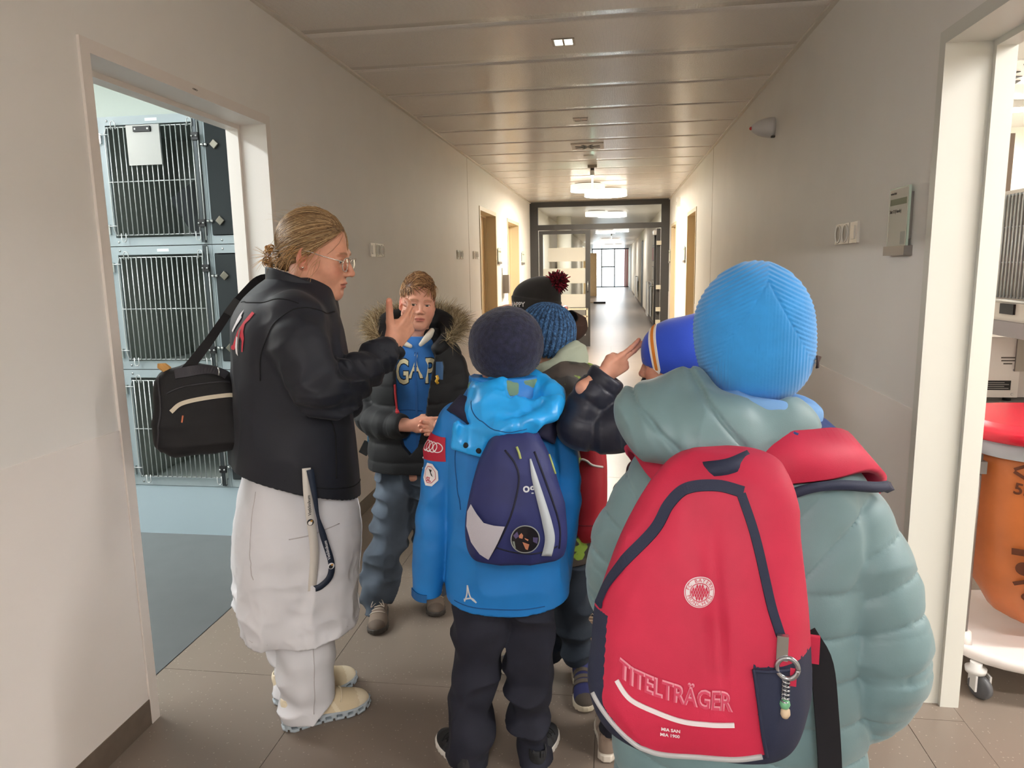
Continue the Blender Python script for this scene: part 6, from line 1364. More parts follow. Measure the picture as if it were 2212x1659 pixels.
# ---------------------------------------------------------------- child in the bright blue jacket
def build_blue():
    T = thing('person', 'child in a bright blue ski jacket and round navy felt hat, seen from behind', 'person', (-0.34, 1.85, 0), 0.18)
    SK = 'D6A48E'; H = Head((0.055, 0.012, 1.195), (-0.35, 0.93, -0.05), 0.84, child=True)
    tb = std_tubes(0.05, 1.06, 0.42, legs=[(-0.07, -0.01), (0.112, 0.0)]); tb += [Tube([(-0.08, 0, 1.0), (-0.13, 0, 0.78), (-0.17, -0.01, 0.55)], [0.035, 0.03, 0.026], 8), Tube([(0.16, 0, 1.0), (0.19, 0.01, 0.8), (0.185, 0.03, 0.6)], [0.035, 0.03, 0.026], 8)]
    kid_body(T, H, SK, tb, (-0.22, -0.12, 0.04), (0.25, 0.12, 1.02), ((-0.08, -0.12, 1.03), (0.19, 0.14, 1.32)))
    # hat
    def hf(p):
        d = ell(p, (0.060, 0.008, 1.226), (0.0985, 0.106, 0.093), rotm('Y', 0.12)); d = smin(d, ell(p, (0.060, 0.01, 1.19), (0.09, 0.1, 0.07)), 0.03)
        d = d-0.004*vnoise(p, (12, 12, 12))-0.0012*vnoise(p, (90, 90, 90)); cutz = 1.128+0.02*(p[:, 0]-0.06)*0-0.25*(p[:, 1]-0.0)*0.0
        d = smax(d, cutz-p[:, 2]+0.35*np.clip(-(p[:, 0]-0.02), 0, 1), 0.012); return d
    m_f = mat('felt_navy', '21243A', 0.95, var=0.45, vscale=70, bump=0.8, bscale=260, bdist=0.002, sheen=0.15)
    hat = sdf_obj('hat', hf, (-0.06, -0.12, 1.1), (0.17, 0.14, 1.34), 0.0035, m_f, T)
    V = np.array([v.co for v in hat.data.vertices]); idx = RNG.choice(len(V), 1500); N = grad(hf, V[idx])[1]
    fz = tufts('hat_fuzz', V[idx], N, 0.005, 0.0003, mat('fuzz', (0.1, 0.1, 0.15), 0.9, attr='Col'), hat, ['2A2D40', '23263A', '3A3D50'], 3, 0.3, 0.9); fz['kind'] = 'stuff'
    # scarf and collar
    ring = [(0.055+0.078*math.cos(a), 0.01+0.08*math.sin(a), 1.113+0.006*math.sin(2*a)+0.008*math.cos(a)) for a in np.linspace(0, 2*math.pi, 13)]
    SC_ = Tube(ring, [0.02]*13, 26); sdf_obj('scarf', lambda p: SC_(p)-folds(p, (20, 20, 26), 0.006, 3), (-0.06, -0.11, 1.07), (0.17, 0.13, 1.16), 0.004, mat('scarf_green', '6C8A72', 0.9, bump=0.3, bscale=500), T)
    # jacket
    JT = Loft([(0.50, 0.045, 0, 0.166, 0.13), (0.58, 0.045, 0, 0.166, 0.132), (0.68, 0.047, 0, 0.16, 0.13), (0.82, 0.048, 0, 0.152, 0.122), (0.95, 0.045, 0, 0.152, 0.115), (1.02, 0.045, 0.0, 0.145, 0.10), (1.065, 0.05, 0.005, 0.115, 0.09), (1.10, 0.052, 0.01, 0.088, 0.082), (1.125, 0.052, 0.012, 0.082, 0.08)], 2.4)
    SL = Tube([(-0.07, 0.0, 1.0), (-0.108, 0.0, 0.93), (-0.136, 0.0, 0.80), (-0.16, -0.005, 0.65), (-0.178, -0.01, 0.505)], [0.062, 0.056, 0.052, 0.047, 0.04], 14)
    SR = Tube([(0.165, 0.0, 1.0), (0.195, 0.0, 0.93), (0.205, 0.005, 0.80), (0.198, 0.01, 0.66), (0.188, 0.02, 0.55)], [0.06, 0.054, 0.047, 0.043, 0.04], 14)
    def jf(p):
        d = JT(p)-folds(p, (6, 6, 3.5), 0.010, 2)-folds(p, (13, 13, 8), 0.005, 5)
        for i, S in enumerate((SL, SR)):
            s, t = S(p, True); s = s-folds(p, (12, 12, 9), 0.007, 4+i)-0.003*np.sin(t*70+5*vnoise(p, (8, 8, 8)))*np.clip(0.2-np.abs(t-0.22), 0, 1)*5
            E = S.P[-1]; dr = S.P[-1]-S.P[-2]; dr /= np.linalg.norm(dr); s = smax(s, (p-E)@dr, 0.008); s = smax(s, -(np.sqrt(((p-E)**2).sum(1))-0.026), 0.003); d = smin(d, s, 0.007)
        hem = 0.512+0.02*np.clip(np.abs(p[:, 0]-0.045)/0.16, 0, 1)**2; d = np.maximum(d, hem-p[:, 2]); d = smax(d, -np.maximum(JT(p)+0.012, p[:, 2]-0.56), 0.003)
        return smax(d, -ell(p, (0.052, 0.012, 1.15), (0.07, 0.066, 0.05)), 0.006)
    m_j = mat('ski_blue', '1C78C4', 0.5, var=0.1, vscale=8, bump=0.25, bscale=700, bdist=0.0006)
    jk = sdf_obj('jacket', jf, (-0.26, -0.16, 0.48), (0.28, 0.16, 1.14), 0.005, m_j, T)
    sm = mat('ski_blue_seam', '0F4C86', 0.7)
    trail('sleeve_seam', jf, [(-0.03, -0.1, 1.04), (-0.075, -0.095, 0.98), (-0.09, -0.1, 0.9), (-0.085, -0.12, 0.8)], 0.0018, sm, jk, 30); trail('hem_seam', jf, [(-0.10, -0.09, 0.545), (0.0, -0.14, 0.535), (0.1, -0.14, 0.535), (0.18, -0.08, 0.545)], 0.0016, sm, jk, 40)
    band('cuff_tab', jf, [(-0.215, -0.02, 0.545), (-0.195, -0.05, 0.54), (-0.17, -0.06, 0.538)], 0.022, mat('ski_blue_dark', '12558F', 0.6), jk, 12, 0.003)
    # little peak logo
    lw = mat('logo_pale', 'C9CDD2', 0.5)
    for a, b, c in (((-0.086, 0.555), (-0.077, 0.575), (-0.074, 0.601)), ((-0.074, 0.601), (-0.066, 0.57), (-0.045, 0.553)), ((-0.045, 0.553), (-0.062, 0.566), (-0.088, 0.56))):
        band('peak_logo', jf, [(a[0], -0.16, a[1]), (b[0], -0.16, b[1]), (c[0], -0.16, c[1])], 0.004, lw, jk, 12, 0.0015, 0.001)
    # sleeve badges
    def sl(p): return jf(p)
    O = (-0.4, -0.30, 0.0); D = (0.80, 0.60, 0); ux, uy = (0.6, -0.8, 0), (0, 0, 1)
    V2, F2 = poly2([(-0.036, -0.032), (0.036, -0.03), (0.036, 0.034), (-0.036, 0.036)], 8); c0 = (-0.118-0.32, -0.03-0.24, 0.952)
    bd = decal('red_badge', sl, V2, F2, c0, ux, uy, D, mat('badge_red', 'B51E3A', 0.5), jk, 0.003)
    for k in range(4):
        V3, F3 = ring2(0.0105, 0.0128, 28); decal('badge_ring', sl, [(x-0.02+0.0125*k, y+0.006) for x, y in V3], F3, c0, ux, uy, D, mat('badge_white', 'E2DFE0', 0.5), bd, 0.0042)
    c1 = (-0.132-0.32, -0.03-0.24, 0.882); V2, F2 = poly2([(0.024*math.cos(a), 0.033*math.sin(a)) for a in np.linspace(0.39, 0.39+2*math.pi, 8, endpoint=False)], 6)
    bw = decal('white_badge', sl, V2, F2, c1, ux, uy, D, mat('badge_white', 'E2DFE0', 0.5), jk, 0.003)
    V3, F3 = ring2(0.0165, 0.0178, 8, 0.39, 0.39+2*math.pi); decal('badge_border', sl, [(x, y*1.4) for x, y in V3], F3, c1, ux, uy, D, mat('badge_red', 'B51E3A'), bw, 0.004)
    V3, F3 = poly2([(-0.004, 0.015), (0.006, 0.013), (0.003, 0.006), (0.009, -0.006), (0.003, -0.002), (0.0, 0.006)]); decal('badge_skier', sl, V3, F3, c1, ux, uy, D, mat('badge_dark', '22262E', 0.6), bw, 0.004)
    V3, F3 = text2('SL', 0.016, bold=0.0004); decal('badge_letters', sl, [(x-0.003, y-0.014) for x, y in V3], F3, c1, ux, uy, D, mat('badge_red', 'B51E3A'), bw, 0.004)
    # hood lying on the back
    rim = Tube([(-0.02, -0.05, 1.10), (-0.036, -0.10, 1.065), (0.0, -0.15, 1.03), (0.065, -0.185, 1.035), (0.135, -0.175, 1.058), (0.178, -0.12, 1.08), (0.168, -0.05, 1.105), (0.125, 0.0, 1.128)], [0.014, 0.018, 0.020, 0.021, 0.022, 0.023, 0.022, 0.016], 22)
    def hof(p):
        d = ell(p, (0.068, -0.092, 1.068), (0.112, 0.082, 0.046), rotm('X', 0.35)); d = smin(d, ell(p, (0.03, -0.06, 1.095), (0.075, 0.055, 0.04)), 0.03)
        d = smax(d, -ell(p, (0.115, -0.095, 1.118), (0.06, 0.045, 0.04), rotm('Z', -0.5)), 0.02); d = smin(d, rim(p), 0.014)
        fl = rbox(p, (-0.04, -0.152, 1.0), (0.042, 0.005, 0.034), 0.005, rotm('Y', 0.2)@rotm('Z', -0.35)); d = smin(d, fl, 0.010)
        rd = np.arctan2(p[:, 1]+0.05, p[:, 0]-0.06)
        return d-0.004*np.sin(rd*5+3*vnoise(p, (12, 12, 12)))*np.clip((p[:, 2]-1.02)*12, 0, 1)-folds(p, (18, 18, 12), 0.006, 9)-folds(p, (34, 34, 22), 0.0035, 2)
    ho = sdf_obj('hood', hof, (-0.13, -0.26, 0.94), (0.25, 0.06, 1.19), 0.0035, mat('hood_sheen_blue', '25A0EC', 0.3, var=0.12, vscale=10, spec=0.6), jk)
    for x, z in ((-0.066, 0.998), (-0.022, 0.984)):
        P, N = onto(hof, A(x, -0.2, z)[None]); lathe('press_stud', [(0.007, -0.001), (0.007, 0.003), (0.004, 0.004)], m_black, ho, 14, Matrix.Translation(P[0]) @ Vector((0, 0, 1)).rotation_difference(Vector(N[0])).to_matrix().to_4x4())
    trail('hood_stitch', hof, [(-0.035, -0.11, 1.09), (-0.02, -0.15, 1.055), (0.03, -0.19, 1.03), (0.1, -0.21, 1.035)], 0.0014, sm, ho, 30)
    # trousers, shoes
    LG = [Loft([(0.015, -0.075, -0.01, 0.056, 0.06), (0.09, -0.07, -0.01, 0.06, 0.064), (0.18, -0.06, 0.0, 0.064, 0.066), (0.3, -0.048, 0.0, 0.066, 0.07), (0.42, -0.025, 0, 0.075, 0.085), (0.55, 0.0, 0, 0.09, 0.1)], 2.2), Loft([(0.015, 0.118, 0.0, 0.046, 0.056), (0.09, 0.112, 0.0, 0.052, 0.06), (0.18, 0.105, 0.0, 0.056, 0.062), (0.3, 0.105, 0, 0.062, 0.068), (0.42, 0.11, 0, 0.07, 0.085), (0.55, 0.09, 0, 0.09, 0.1)], 2.2)]
    def tf(p):
        d = None
        for i, l in enumerate(LG):
            e = l(p)-folds(p, (10, 10, 11), 0.014, 3+i)-0.008*np.sin(p[:, 2]*55+5*vnoise(p, (8, 8, 5)))*np.clip((0.3-p[:, 2])*5, 0, 1); d = e if d is None else smin(d, e, 0.006)
        return np.maximum(d, 0.018-p[:, 2])
    m_t = mat('trousers_navy', '20222F', 0.85, var=0.2, vscale=12, bump=0.3, bscale=500)
    sdf_obj('trousers', tf, (-0.16, -0.13, 0.01), (0.2, 0.13, 0.56), 0.005, m_t, T)
    shoe(T, -0.07, -0.075, 0.42, 0.21, '1F2022', 'D9D6CF', '2E2F33', -1, 'runner', '17181A'); shoe(T, 0.118, -0.075, -0.30, 0.21, '3A3C40', 'D9D6CF', '26272A', 1, 'runner', '17181A')
build_blue()
def blue_pack():
    t = thing('backpack', 'small navy backpack with a silver stripe on the child in bright blue', 'backpack', (-0.34, 1.85, 0), 0.18)
    f0 = Loft([(0.705, 0.07, -0.19, 0.082, 0.055), (0.722, 0.07, -0.19, 0.112, 0.076), (0.78, 0.07, -0.192, 0.121, 0.083), (0.86, 0.068, -0.19, 0.112, 0.077), (0.94, 0.068, -0.182, 0.09, 0.064), (1.0, 0.068, -0.17, 0.067, 0.05), (1.035, 0.068, -0.16, 0.045, 0.032)], 2.6, rnd=0.02)
    f = lambda p: f0(p)-folds(p, (7, 7, 4), 0.005, 6)-folds(p, (16, 16, 9), 0.002, 1)
    m = mat('pack_navy', '232A60', 0.6, var=0.15, vscale=12, bump=0.35, bscale=800, bdist=0.0006); m2 = mat('pack_navy_dark', '10122A', 0.65)
    b = sdf_obj('body', f, (-0.1, -0.32, 0.68), (0.24, -0.08, 1.07), 0.0045, m, t)
    X = lambda pts: [(x, -0.33, z) for x, z in pts]
    def dn(pts):
        P = np.array(X(pts)); return march(f, np.column_stack([P[:, 0], np.full(len(P), -0.6), P[:, 2]]), (0, 1, 0))
    trail('piping', f, dn([(0.045, 0.99), (0.068, 0.96), (0.076, 0.925), (0.064, 0.87), (0.045, 0.82), (0.02, 0.77), (0.0, 0.737)]), 0.0028, m2, b, 50)
    trail('piping', f, dn([(0.115, 0.985), (0.135, 0.93), (0.158, 0.86), (0.172, 0.80), (0.17, 0.75)]), 0.0028, m2, b, 40); trail('bottom_seam', f, dn([(0.02, 0.765), (0.07, 0.75), (0.12, 0.748), (0.165, 0.758)]), 0.002, m2, b, 30)
    P, N = onto(f, spline(dn([(0.104, 0.97), (0.112, 0.93), (0.125, 0.88), (0.14, 0.82), (0.146, 0.78), (0.138, 0.738)]), 30)); ribbon('silver_stripe', [tuple(q) for q in P+N*0.002], list(np.interp(np.linspace(0, 1, 30), [0, 0.2, 0.6, 1], [0.004, 0.014, 0.024, 0.026])), [tuple(v) for v in N], mat('reflective_silver', 'AEB6BC', 0.4), b, 0.001, True)
    mw = mat('mesh_pale', 'B9B6C0', 0.7, bump=0.8, bscale=900, bdist=0.001)
    V2, F2 = poly2([(-0.047, 0.845), (-0.038, 0.865), (-0.024, 0.845), (-0.009, 0.827), (0.015, 0.822), (0.04, 0.82), (0.022, 0.78), (0.0, 0.736), (-0.02, 0.748), (-0.04, 0.775), (-0.05, 0.81)], 10); decal('mesh_pocket', lambda p: f0(p)-0.008, V2, F2, (0, -0.6, 0), (1, 0, 0), (0, 0, 1), (0, 1, 0), mw, b, 0.002)
    for pts in ([(0.073, 0.998), (0.078, 0.985), (0.081, 0.972)], [(0.152, 0.97), (0.16, 0.945), (0.166, 0.925)]):
        z = tube('zip_pull', [tuple(q) for q in dn(pts)-A(0, 0.004, 0)], 0.003, mat('cord_lime', 'A5B068', 0.6), b, 6)
    V2, F2 = text2('og', 0.03, bold=0.0006); decal('letters', f, V2, F2, (0.099, -0.6, 0.905), (1, 0, 0), (0, 0, 1), (0, 1, 0), mat('logo_pale', 'C9CDD2', 0.5), b, 0.0016)
    O = (0.087, -0.6, 0.786)
    pc = decal('round_patch', f, *ring2(0.0, 0.034, 32), O, (1, 0, 0), (0, 0, 1), (0, 1, 0), mat('patch_black', '121018', 0.3), b, 0.003); decal('patch_rim', f, *ring2(0.032, 0.0345, 40), O, (1, 0, 0), (0, 0, 1), (0, 1, 0), mat('patch_silver', '8E9290', 0.3), pc, 0.004)
    for pts, c in (([(-0.014, 0.01), (-0.008, 0.016), (-0.004, 0.01), (-0.006, 0.002), (-0.014, 0.004)], 'B8785C'), ([(-0.006, -0.006), (0.01, -0.012), (0.006, -0.026), (0.001, -0.024)], 'B8785C'), ([(-0.001, 0.004), (0.008, 0.0), (0.007, -0.004), (0.0, 0.001)], 'B8785C'), ([(0.018, 0.005), (0.03, 0.003), (0.028, -0.012), (0.018, -0.006)], '4A4266'), ([(-0.028, 0.01), (-0.018, 0.02), (-0.014, 0.008), (-0.022, 0.002)], '5A5078'), ([(-0.03, -0.004), (-0.025, -0.004), (-0.022, -0.022), (-0.026, -0.018)], '7C847E')):
        V2, F2 = poly2(pts, 3); decal('patch_shape', f, V2, F2, O, (1, 0, 0), (0, 0, 1), (0, 1, 0), mat('patch_'+c, c, 0.5), pc, 0.0042)
    # shoulder straps
    m3 = mat('strap_padded_navy', '1C1C38', 0.75)
    for pts in ([(0.0, -0.13, 1.03), (-0.04, -0.10, 1.06), (-0.075, -0.04, 1.07), (-0.085, 0.04, 1.04), (-0.08, 0.1, 0.95)], [(0.15, -0.13, 0.99), (0.17, -0.08, 1.05), (0.175, 0.0, 1.06), (0.17, 0.07, 1.01), (0.15, 0.12, 0.93)]):
        S = spline(pts, 20); ctr = A(0.05, 0, 0.93); ribbon('shoulder_strap', [tuple(p) for p in S], 0.055, [tuple((p-ctr)/np.linalg.norm(p-ctr)) for p in S], m3, t, 0.012, True)
blue_pack()

# ---------------------------------------------------------------- child in the sage puffer jacket
def build_sage():
    T = thing('person', 'child in a sage green puffer jacket and light blue ribbed hat, closest to the camera', 'person', (0.24, 1.22, 0), -0.194)
    SK = 'D6A48E'; H = Head((-0.012, 0.012, 1.295), (0.15, 0.98, -0.05), 0.86, child=True)
    tb = std_tubes(-0.02, 1.14, 0.55, legs=[(-0.105, 0), (0.065, 0)]); tb += [Tube([(-0.16, 0, 1.05), (-0.2, 0, 0.85), (-0.12, 0.16, 0.8)], [0.04, 0.035, 0.03], 8), Tube([(0.13, 0, 1.05), (0.19, 0, 0.88), (0.2, 0.0, 0.7)], [0.04, 0.035, 0.03], 8)]
    kid_body(T, H, SK, tb, (-0.3, -0.12, 0.04), (0.3, 0.25, 1.1), ((-0.12, -0.12, 1.1), (0.1, 0.14, 1.42)))
    def hf(p):
        q = p-A(-0.0125, 0.01, 1.318); d = ell(q, (0, 0, 0), (0.0955, 0.108, 0.105)); d = smin(d, ell(q, (0.006, 0.0, -0.055), (0.087, 0.1, 0.08)), 0.03)
        d = smax(d, -0.116-q[:, 2]-0.35*np.clip(q[:, 1], 0, 1)-0.18*q[:, 0], 0.010)
        w = np.clip(0.074-q[:, 2], -0.02, 1)*0.55; sx = q[:, 0]-0.02; side = np.clip((np.abs(sx)-w)/0.006, -1, 1)*np.where(q[:, 1] < 0.02, 1, 1)
        rib_s = np.sin((q[:, 2]*0.85+np.abs(sx)*0.45)*2*np.pi/0.0058); rib_c = np.sin(sx*2*np.pi/0.0050)
        d = d-np.where(side > 0, 0.0008*rib_s, 0.00035*rib_c)+0.0016*np.exp(-((np.abs(sx)-w)/0.002)**2)*np.clip((q[:, 2]+0.03)*20, 0, 1)
        return d-0.002*vnoise(q, (10, 10, 10))
    hat = sdf_obj('hat', hf, (-0.13, -0.12, 1.16), (0.11, 0.14, 1.44), 0.0021, mat('knit_light_blue', '2E8FD6', 0.85, var=0.06, vscale=30, bump=0.35, bscale=900, bdist=0.0006, sheen=0.3), T)
    band('hat_label', hf, [(0.078, -0.02, 1.262), (0.083, 0.0, 1.262)], 0.02, mat('label_brown', '3A2622', 0.7), hat, 6, 0.006, 0.002)
    ring = [(-0.012+0.082*math.cos(a), 0.01+0.085*math.sin(a), 1.185-0.015*math.cos(a)) for a in np.linspace(0, 2*math.pi, 13)]
    S2 = Tube(ring, [0.026]*13, 24); sdf_obj('neck_warmer', lambda p: S2(p)-folds(p, (18, 18, 26), 0.006, 3), (-0.14, -0.13, 1.12), (0.12, 0.14, 1.25), 0.004, mat('fleece_blue', '6E9ACB', 0.9), T)
    ring = [(-0.0+0.10*math.cos(a), 0.01+0.095*math.sin(a), 1.155-0.02*math.cos(a)) for a in np.linspace(0, 2*math.pi, 13)]
    S3 = Tube(ring, [0.026]*13, 24); sdf_obj('inner_collar', lambda p: S3(p)-folds(p, (18, 18, 26), 0.004, 6), (-0.15, -0.13, 1.08), (0.15, 0.14, 1.21), 0.004, mat('collar_royal', '22386E', 0.8), T)
    JT = Loft([(0.44, -0.02, 0, 0.205, 0.155), (0.55, -0.02, 0, 0.212, 0.162), (0.75, -0.02, 0, 0.208, 0.16), (0.92, -0.02, 0, 0.2, 0.15), (1.03, -0.02, 0, 0.185, 0.135), (1.09, -0.015, 0.0, 0.155, 0.12), (1.13, -0.01, 0.005, 0.12, 0.105), (1.165, -0.01, 0.01, 0.095, 0.095)], 2.4)
    SR = Tube([(0.09, 0.0, 1.045), (0.14, 0.0, 0.98), (0.175, -0.005, 0.89), (0.196, -0.02, 0.8), (0.195, -0.02, 0.715), (0.175, -0.01, 0.675)], [0.078, 0.079, 0.077, 0.075, 0.068, 0.05], 18)
    SL = Tube([(-0.13, 0.0, 1.045), (-0.178, 0.0, 0.97), (-0.208, 0.0, 0.88), (-0.21, 0.04, 0.8), (-0.14, 0.15, 0.79)], [0.078, 0.079, 0.075, 0.07, 0.055], 16)
    def jf(p):
        q1 = quilt(p[:, 2]+0.02*np.sin(p[:, 0]*9), 0.072, 0.013, 0.22); q2 = quilt(p[:, 2]*0.62-p[:, 0]*0.66+0.02, 0.062, 0.011, 0.22); b = np.clip((p[:, 2]-0.90)/0.04, 0, 1)
        d = JT(p)-(q1*(1-b)+q2*b)-folds(p, (10, 10, 8), 0.004, 3)
        for i, S in enumerate((SR, SL)):
            s, t = S(p, True); tt = t+0.12*(p[:, 0]-S.P[8][0])*(1 if i == 0 else -1)
            s = s-quilt(tt+0.02, 0.064, 0.012, 0.22)-folds(p, (13, 13, 13), 0.006, 6+i); d = smin(d, s, 0.006)
        return smax(d, -ell(p, (-0.01, 0.012, 1.2), (0.09, 0.085, 0.06)), 0.008)
    m_s = mat('puffer_sage', '6C888D', 0.5, var=0.08, vscale=9, bump=0.2, bscale=500, bdist=0.0006, sheen=0.15)
    jk = sdf_obj('jacket', jf, (-0.34, -0.2, 0.42), (0.32, 0.24, 1.19), 0.0045, m_s, T)
    def hof(p):
        q = (p-A(-0.078, -0.09, 1.160))/0.91; d = ell(q, (-0.02, -0.01, -0.002), (0.126, 0.086, 0.060), rotm('Y', 0.28)@rotm('X', 0.25)); d = smin(d, ell(q, (-0.075, 0.01, 0.01), (0.08, 0.075, 0.062)), 0.04)
        d = smin(d, rc(q, (-0.02, 0.06, 0.06), (0.12, 0.05, 0.018), 0.034, 0.036), 0.05); d = smin(d, rc(q, (0.05, -0.01, 0.01), (0.15, 0.06, -0.01), 0.045, 0.034), 0.04)
        d = smax(d, -ell(q, (0.068, 0.115, 0.075), (0.10, 0.10, 0.07)), 0.02)
        d = d-folds(p, (8, 8, 8), 0.009, 4)-folds(p, (16, 16, 16), 0.003, 7)
        s1 = q[:, 0]*0.8+q[:, 2]*0.9+0.045; s2 = q[:, 0]-0.055+q[:, 2]*0.9; s3 = q[:, 2]-0.012-0.1*q[:, 0]
        for s, a in ((s1, 1.0), (s2, 0.9)): d = d+0.007*np.exp(-(s/0.006)**2)*a
        pk = np.exp(-(s1/0.03)**2)*np.sin(q[:, 0]*190+q[:, 2]*60)*0.0022; return (d-pk)*0.91
    sdf_obj('hood', hof, (-0.27, -0.27, 1.06), (0.14, 0.06, 1.30), 0.004, m_s, jk)
    LG = [Loft([(0.02, -0.02+s*0.085, 0, 0.055, 0.065), (0.3, -0.02+s*0.08, 0, 0.065, 0.07), (0.55, -0.02+s*0.07, 0, 0.085, 0.1)], 2.1) for s in (-1, 1)]
    sdf_obj('trousers', lambda p: np.minimum(LG[0](p), LG[1](p))-folds(p, (9, 9, 10), 0.008, 3), (-0.2, -0.13, 0.0), (0.17, 0.13, 0.56), 0.008, mat('trousers_black', '17181E', 0.85), T)
    for s in (-1, 1): shoe(T, -0.02+s*0.085, -0.07, -0.1*s, 0.215, '3A3B40', 'C9C6BF', '28292C', s)
    return lambda p: smin(smin(JT(p), SR(p), 0.03), SL(p), 0.03)-0.006
sage_fn = build_sage()
def sage_pack():
    t = thing('backpack', 'big red backpack with navy trim and white lettering on the child in sage green', 'backpack', (0.24, 1.22, 0), -0.194)
    f0 = Loft([(0.735, -0.075, -0.245, 0.10, 0.055), (0.755, -0.075, -0.25, 0.134, 0.085), (0.81, -0.075, -0.25, 0.147, 0.095), (0.88, -0.073, -0.245, 0.142, 0.094), (0.96, -0.07, -0.235, 0.130, 0.085), (1.04, -0.062, -0.222, 0.112, 0.07), (1.11, -0.05, -0.205, 0.088, 0.052), (1.15, -0.042, -0.19, 0.055, 0.035)], 2.7, rnd=0.02)
    # a deep vertical dent beside the crest
    f = lambda p: f0(p)-folds(p, (6, 6, 3), 0.007, 5)-folds(p, (14, 14, 6), 0.0025, 2)+0.013*np.exp(-((p[:, 0]+0.046+0.12*(p[:, 2]-0.98))/0.013)**2)*np.clip((1.1-p[:, 2])*6, 0, 1)*np.clip((p[:, 2]-0.82)*8, 0, 1)
    red = mat('pack_red', 'BE2446', 0.62, var=0.08, vscale=14, bump=0.4, bscale=900, bdist=0.0006); nav = mat('pack_trim_navy', '232A42', 0.7, bump=0.3, bscale=700)
    zp_ = lambda x: np.interp(x, [-0.21, -0.195, -0.161, -0.114, -0.028, 0.024], [0.835, 0.81, 0.776, 0.758, 0.760, 0.772])
    def fm(c): return ((c[:, 2] < zp_(c[:, 0])) | ((c[:, 0] > 0.006+(0.897-c[:, 2])*0.165) & (c[:, 2] < 0.897)) | ((c[:, 0] < -0.192) & (c[:, 2] < 0.93))).astype(int)
    b = sdf_obj('body', f, (-0.29, -0.38, 0.7), (0.12, -0.12, 1.18), 0.0042, [red, nav], t, fm=fm)
    def dn(pts, fn=f0): P = np.array(pts); return march(fn, np.column_stack([P[:, 0], np.full(len(P), -0.8), P[:, 1]]), (0, 1, 0))
    fs = lambda p: f0(p)-0.002
    def bd(nm, pts, w, m, n=50, th=0.003): return band(nm, f, dn(pts, f), w, m, b, n, 0.002, th)
    bd('arch_tape', [(-0.207, 0.935), (-0.195, 0.968), (-0.17, 1.008), (-0.130, 1.055), (-0.112, 1.09), (-0.089, 1.112), (-0.05, 1.118), (-0.015, 1.112)], 0.016, nav, 60)
    bd('side_tape', [(-0.018, 1.11), (0.0, 1.065), (0.016, 1.008), (0.026, 0.97), (0.038, 0.935)], 0.012, nav, 50)
    trail('bottom_piping', f, dn([(x, float(zp_(x))) for x in (-0.2, -0.175, -0.14, -0.1, -0.03, 0.022)]), 0.0045, mat('piping_silver', 'A9AAAC', 0.4), b, 50, 0.001)
    trail('pocket_edge', fs, dn([(0.006, 0.897), (0.014, 0.85), (0.02, 0.81), (0.026, 0.775)]), 0.0025, nav, b, 30, 0.001); trail('pocket_rim', fs, dn([(0.006, 0.895), (0.03, 0.893), (0.05, 0.89)]), 0.0025, nav, b, 16, 0.001)
    O = (0, -0.8, 0); ux, uy, D = (1, 0, 0), (0, 0, 1), (0, 1, 0); wh = mat('print_white', 'DCD6DA', 0.5); pk_ = mat('print_pale_red', 'C4405E', 0.5)
    # crest: ring, ring letters, lozenges
    cx, cz, r = -0.066, 0.985, 0.0195
    def off(VF): return [(x+cx, y+cz) for x, y in VF[0]], VF[1]
    cr = decal('crest', f, *off(ring2(0.0, r, 36)), O, ux, uy, D, wh, b, 0.002); decal('crest_line', f, *off(ring2(r*0.9, r*0.94, 36)), O, ux, uy, D, red, cr, 0.003); decal('crest_line', f, *off(ring2(r*0.56, r*0.61, 36)), O, ux, uy, D, red, cr, 0.003)
    for i, chh in enumerate('FC BAYERN'):
        a = math.radians(165-18.5*i); V2, F2 = text2(chh, 0.0066)
        if V2: decal('crest_letter', f, [(cx+r*0.755*math.cos(a)+x*math.sin(a)+y*math.cos(a), cz+r*0.755*math.sin(a)-x*math.cos(a)+y*math.sin(a)) for x, y in V2], F2, O, ux, uy, D, red, cr, 0.003)
    for i, chh in enumerate('M\u00dcNCHEN'):
        a = math.radians(207+21*i); V2, F2 = text2(chh, 0.0066); decal('crest_letter', f, [(cx+r*0.755*math.cos(a)-x*math.sin(a)-y*math.cos(a), cz+r*0.755*math.sin(a)+x*math.cos(a)-y*math.sin(a)) for x, y in V2], F2, O, ux, uy, D, red, cr, 0.003)
    for i in range(-3, 4):
        for j in range(-2, 3):
            x0, y0 = i*0.0031+(j % 2)*0.00155, j*0.0038
            if (x0*x0+y0*y0) < (r*0.5)**2: decal('crest_lozenge', f, [(cx+x0-0.0014, cz+y0), (cx+x0, cz+y0-0.0033), (cx+x0+0.0014, cz+y0), (cx+x0, cz+y0+0.0033)], [[0, 1, 2, 3]], O, ux, uy, D, red, cr, 0.003)
    # lettering that curves down with a white swoosh below
    def cv(x): return float(np.interp(x, [-0.17, -0.15, -0.12, -0.09, -0.05, -0.015], [0.869, 0.859, 0.852, 0.848, 0.844, 0.844]))
    for nm, bo, m_, dx, lift in (('lettering_outline', 0.0013, mat('print_pink_edge', 'D98C9C', 0.5), 0.001, 0.0024), ('lettering', 0.0002, pk_, 0.0, 0.003)):
        V2, F2 = text2('TITELTR\u00c4GER', 0.033, 1.0, 0.0, bo, 1.0); V2 = np.array(V2); V2[:, 0] *= 0.150/(V2[:, 0].max()-V2[:, 0].min())
        decal(nm, f, [(x-0.094+dx, y+cv(x-0.094)+0.002+dx) for x, y in V2], F2, O, ux, uy, D, m_, b, lift)
    bd('swoosh', [(-0.171, 0.853), (-0.158, 0.838), (-0.145, 0.830), (-0.12, 0.823), (-0.083, 0.815), (-0.05, 0.815), (-0.015, 0.818)], 0.0065, wh, 40, 0.002)
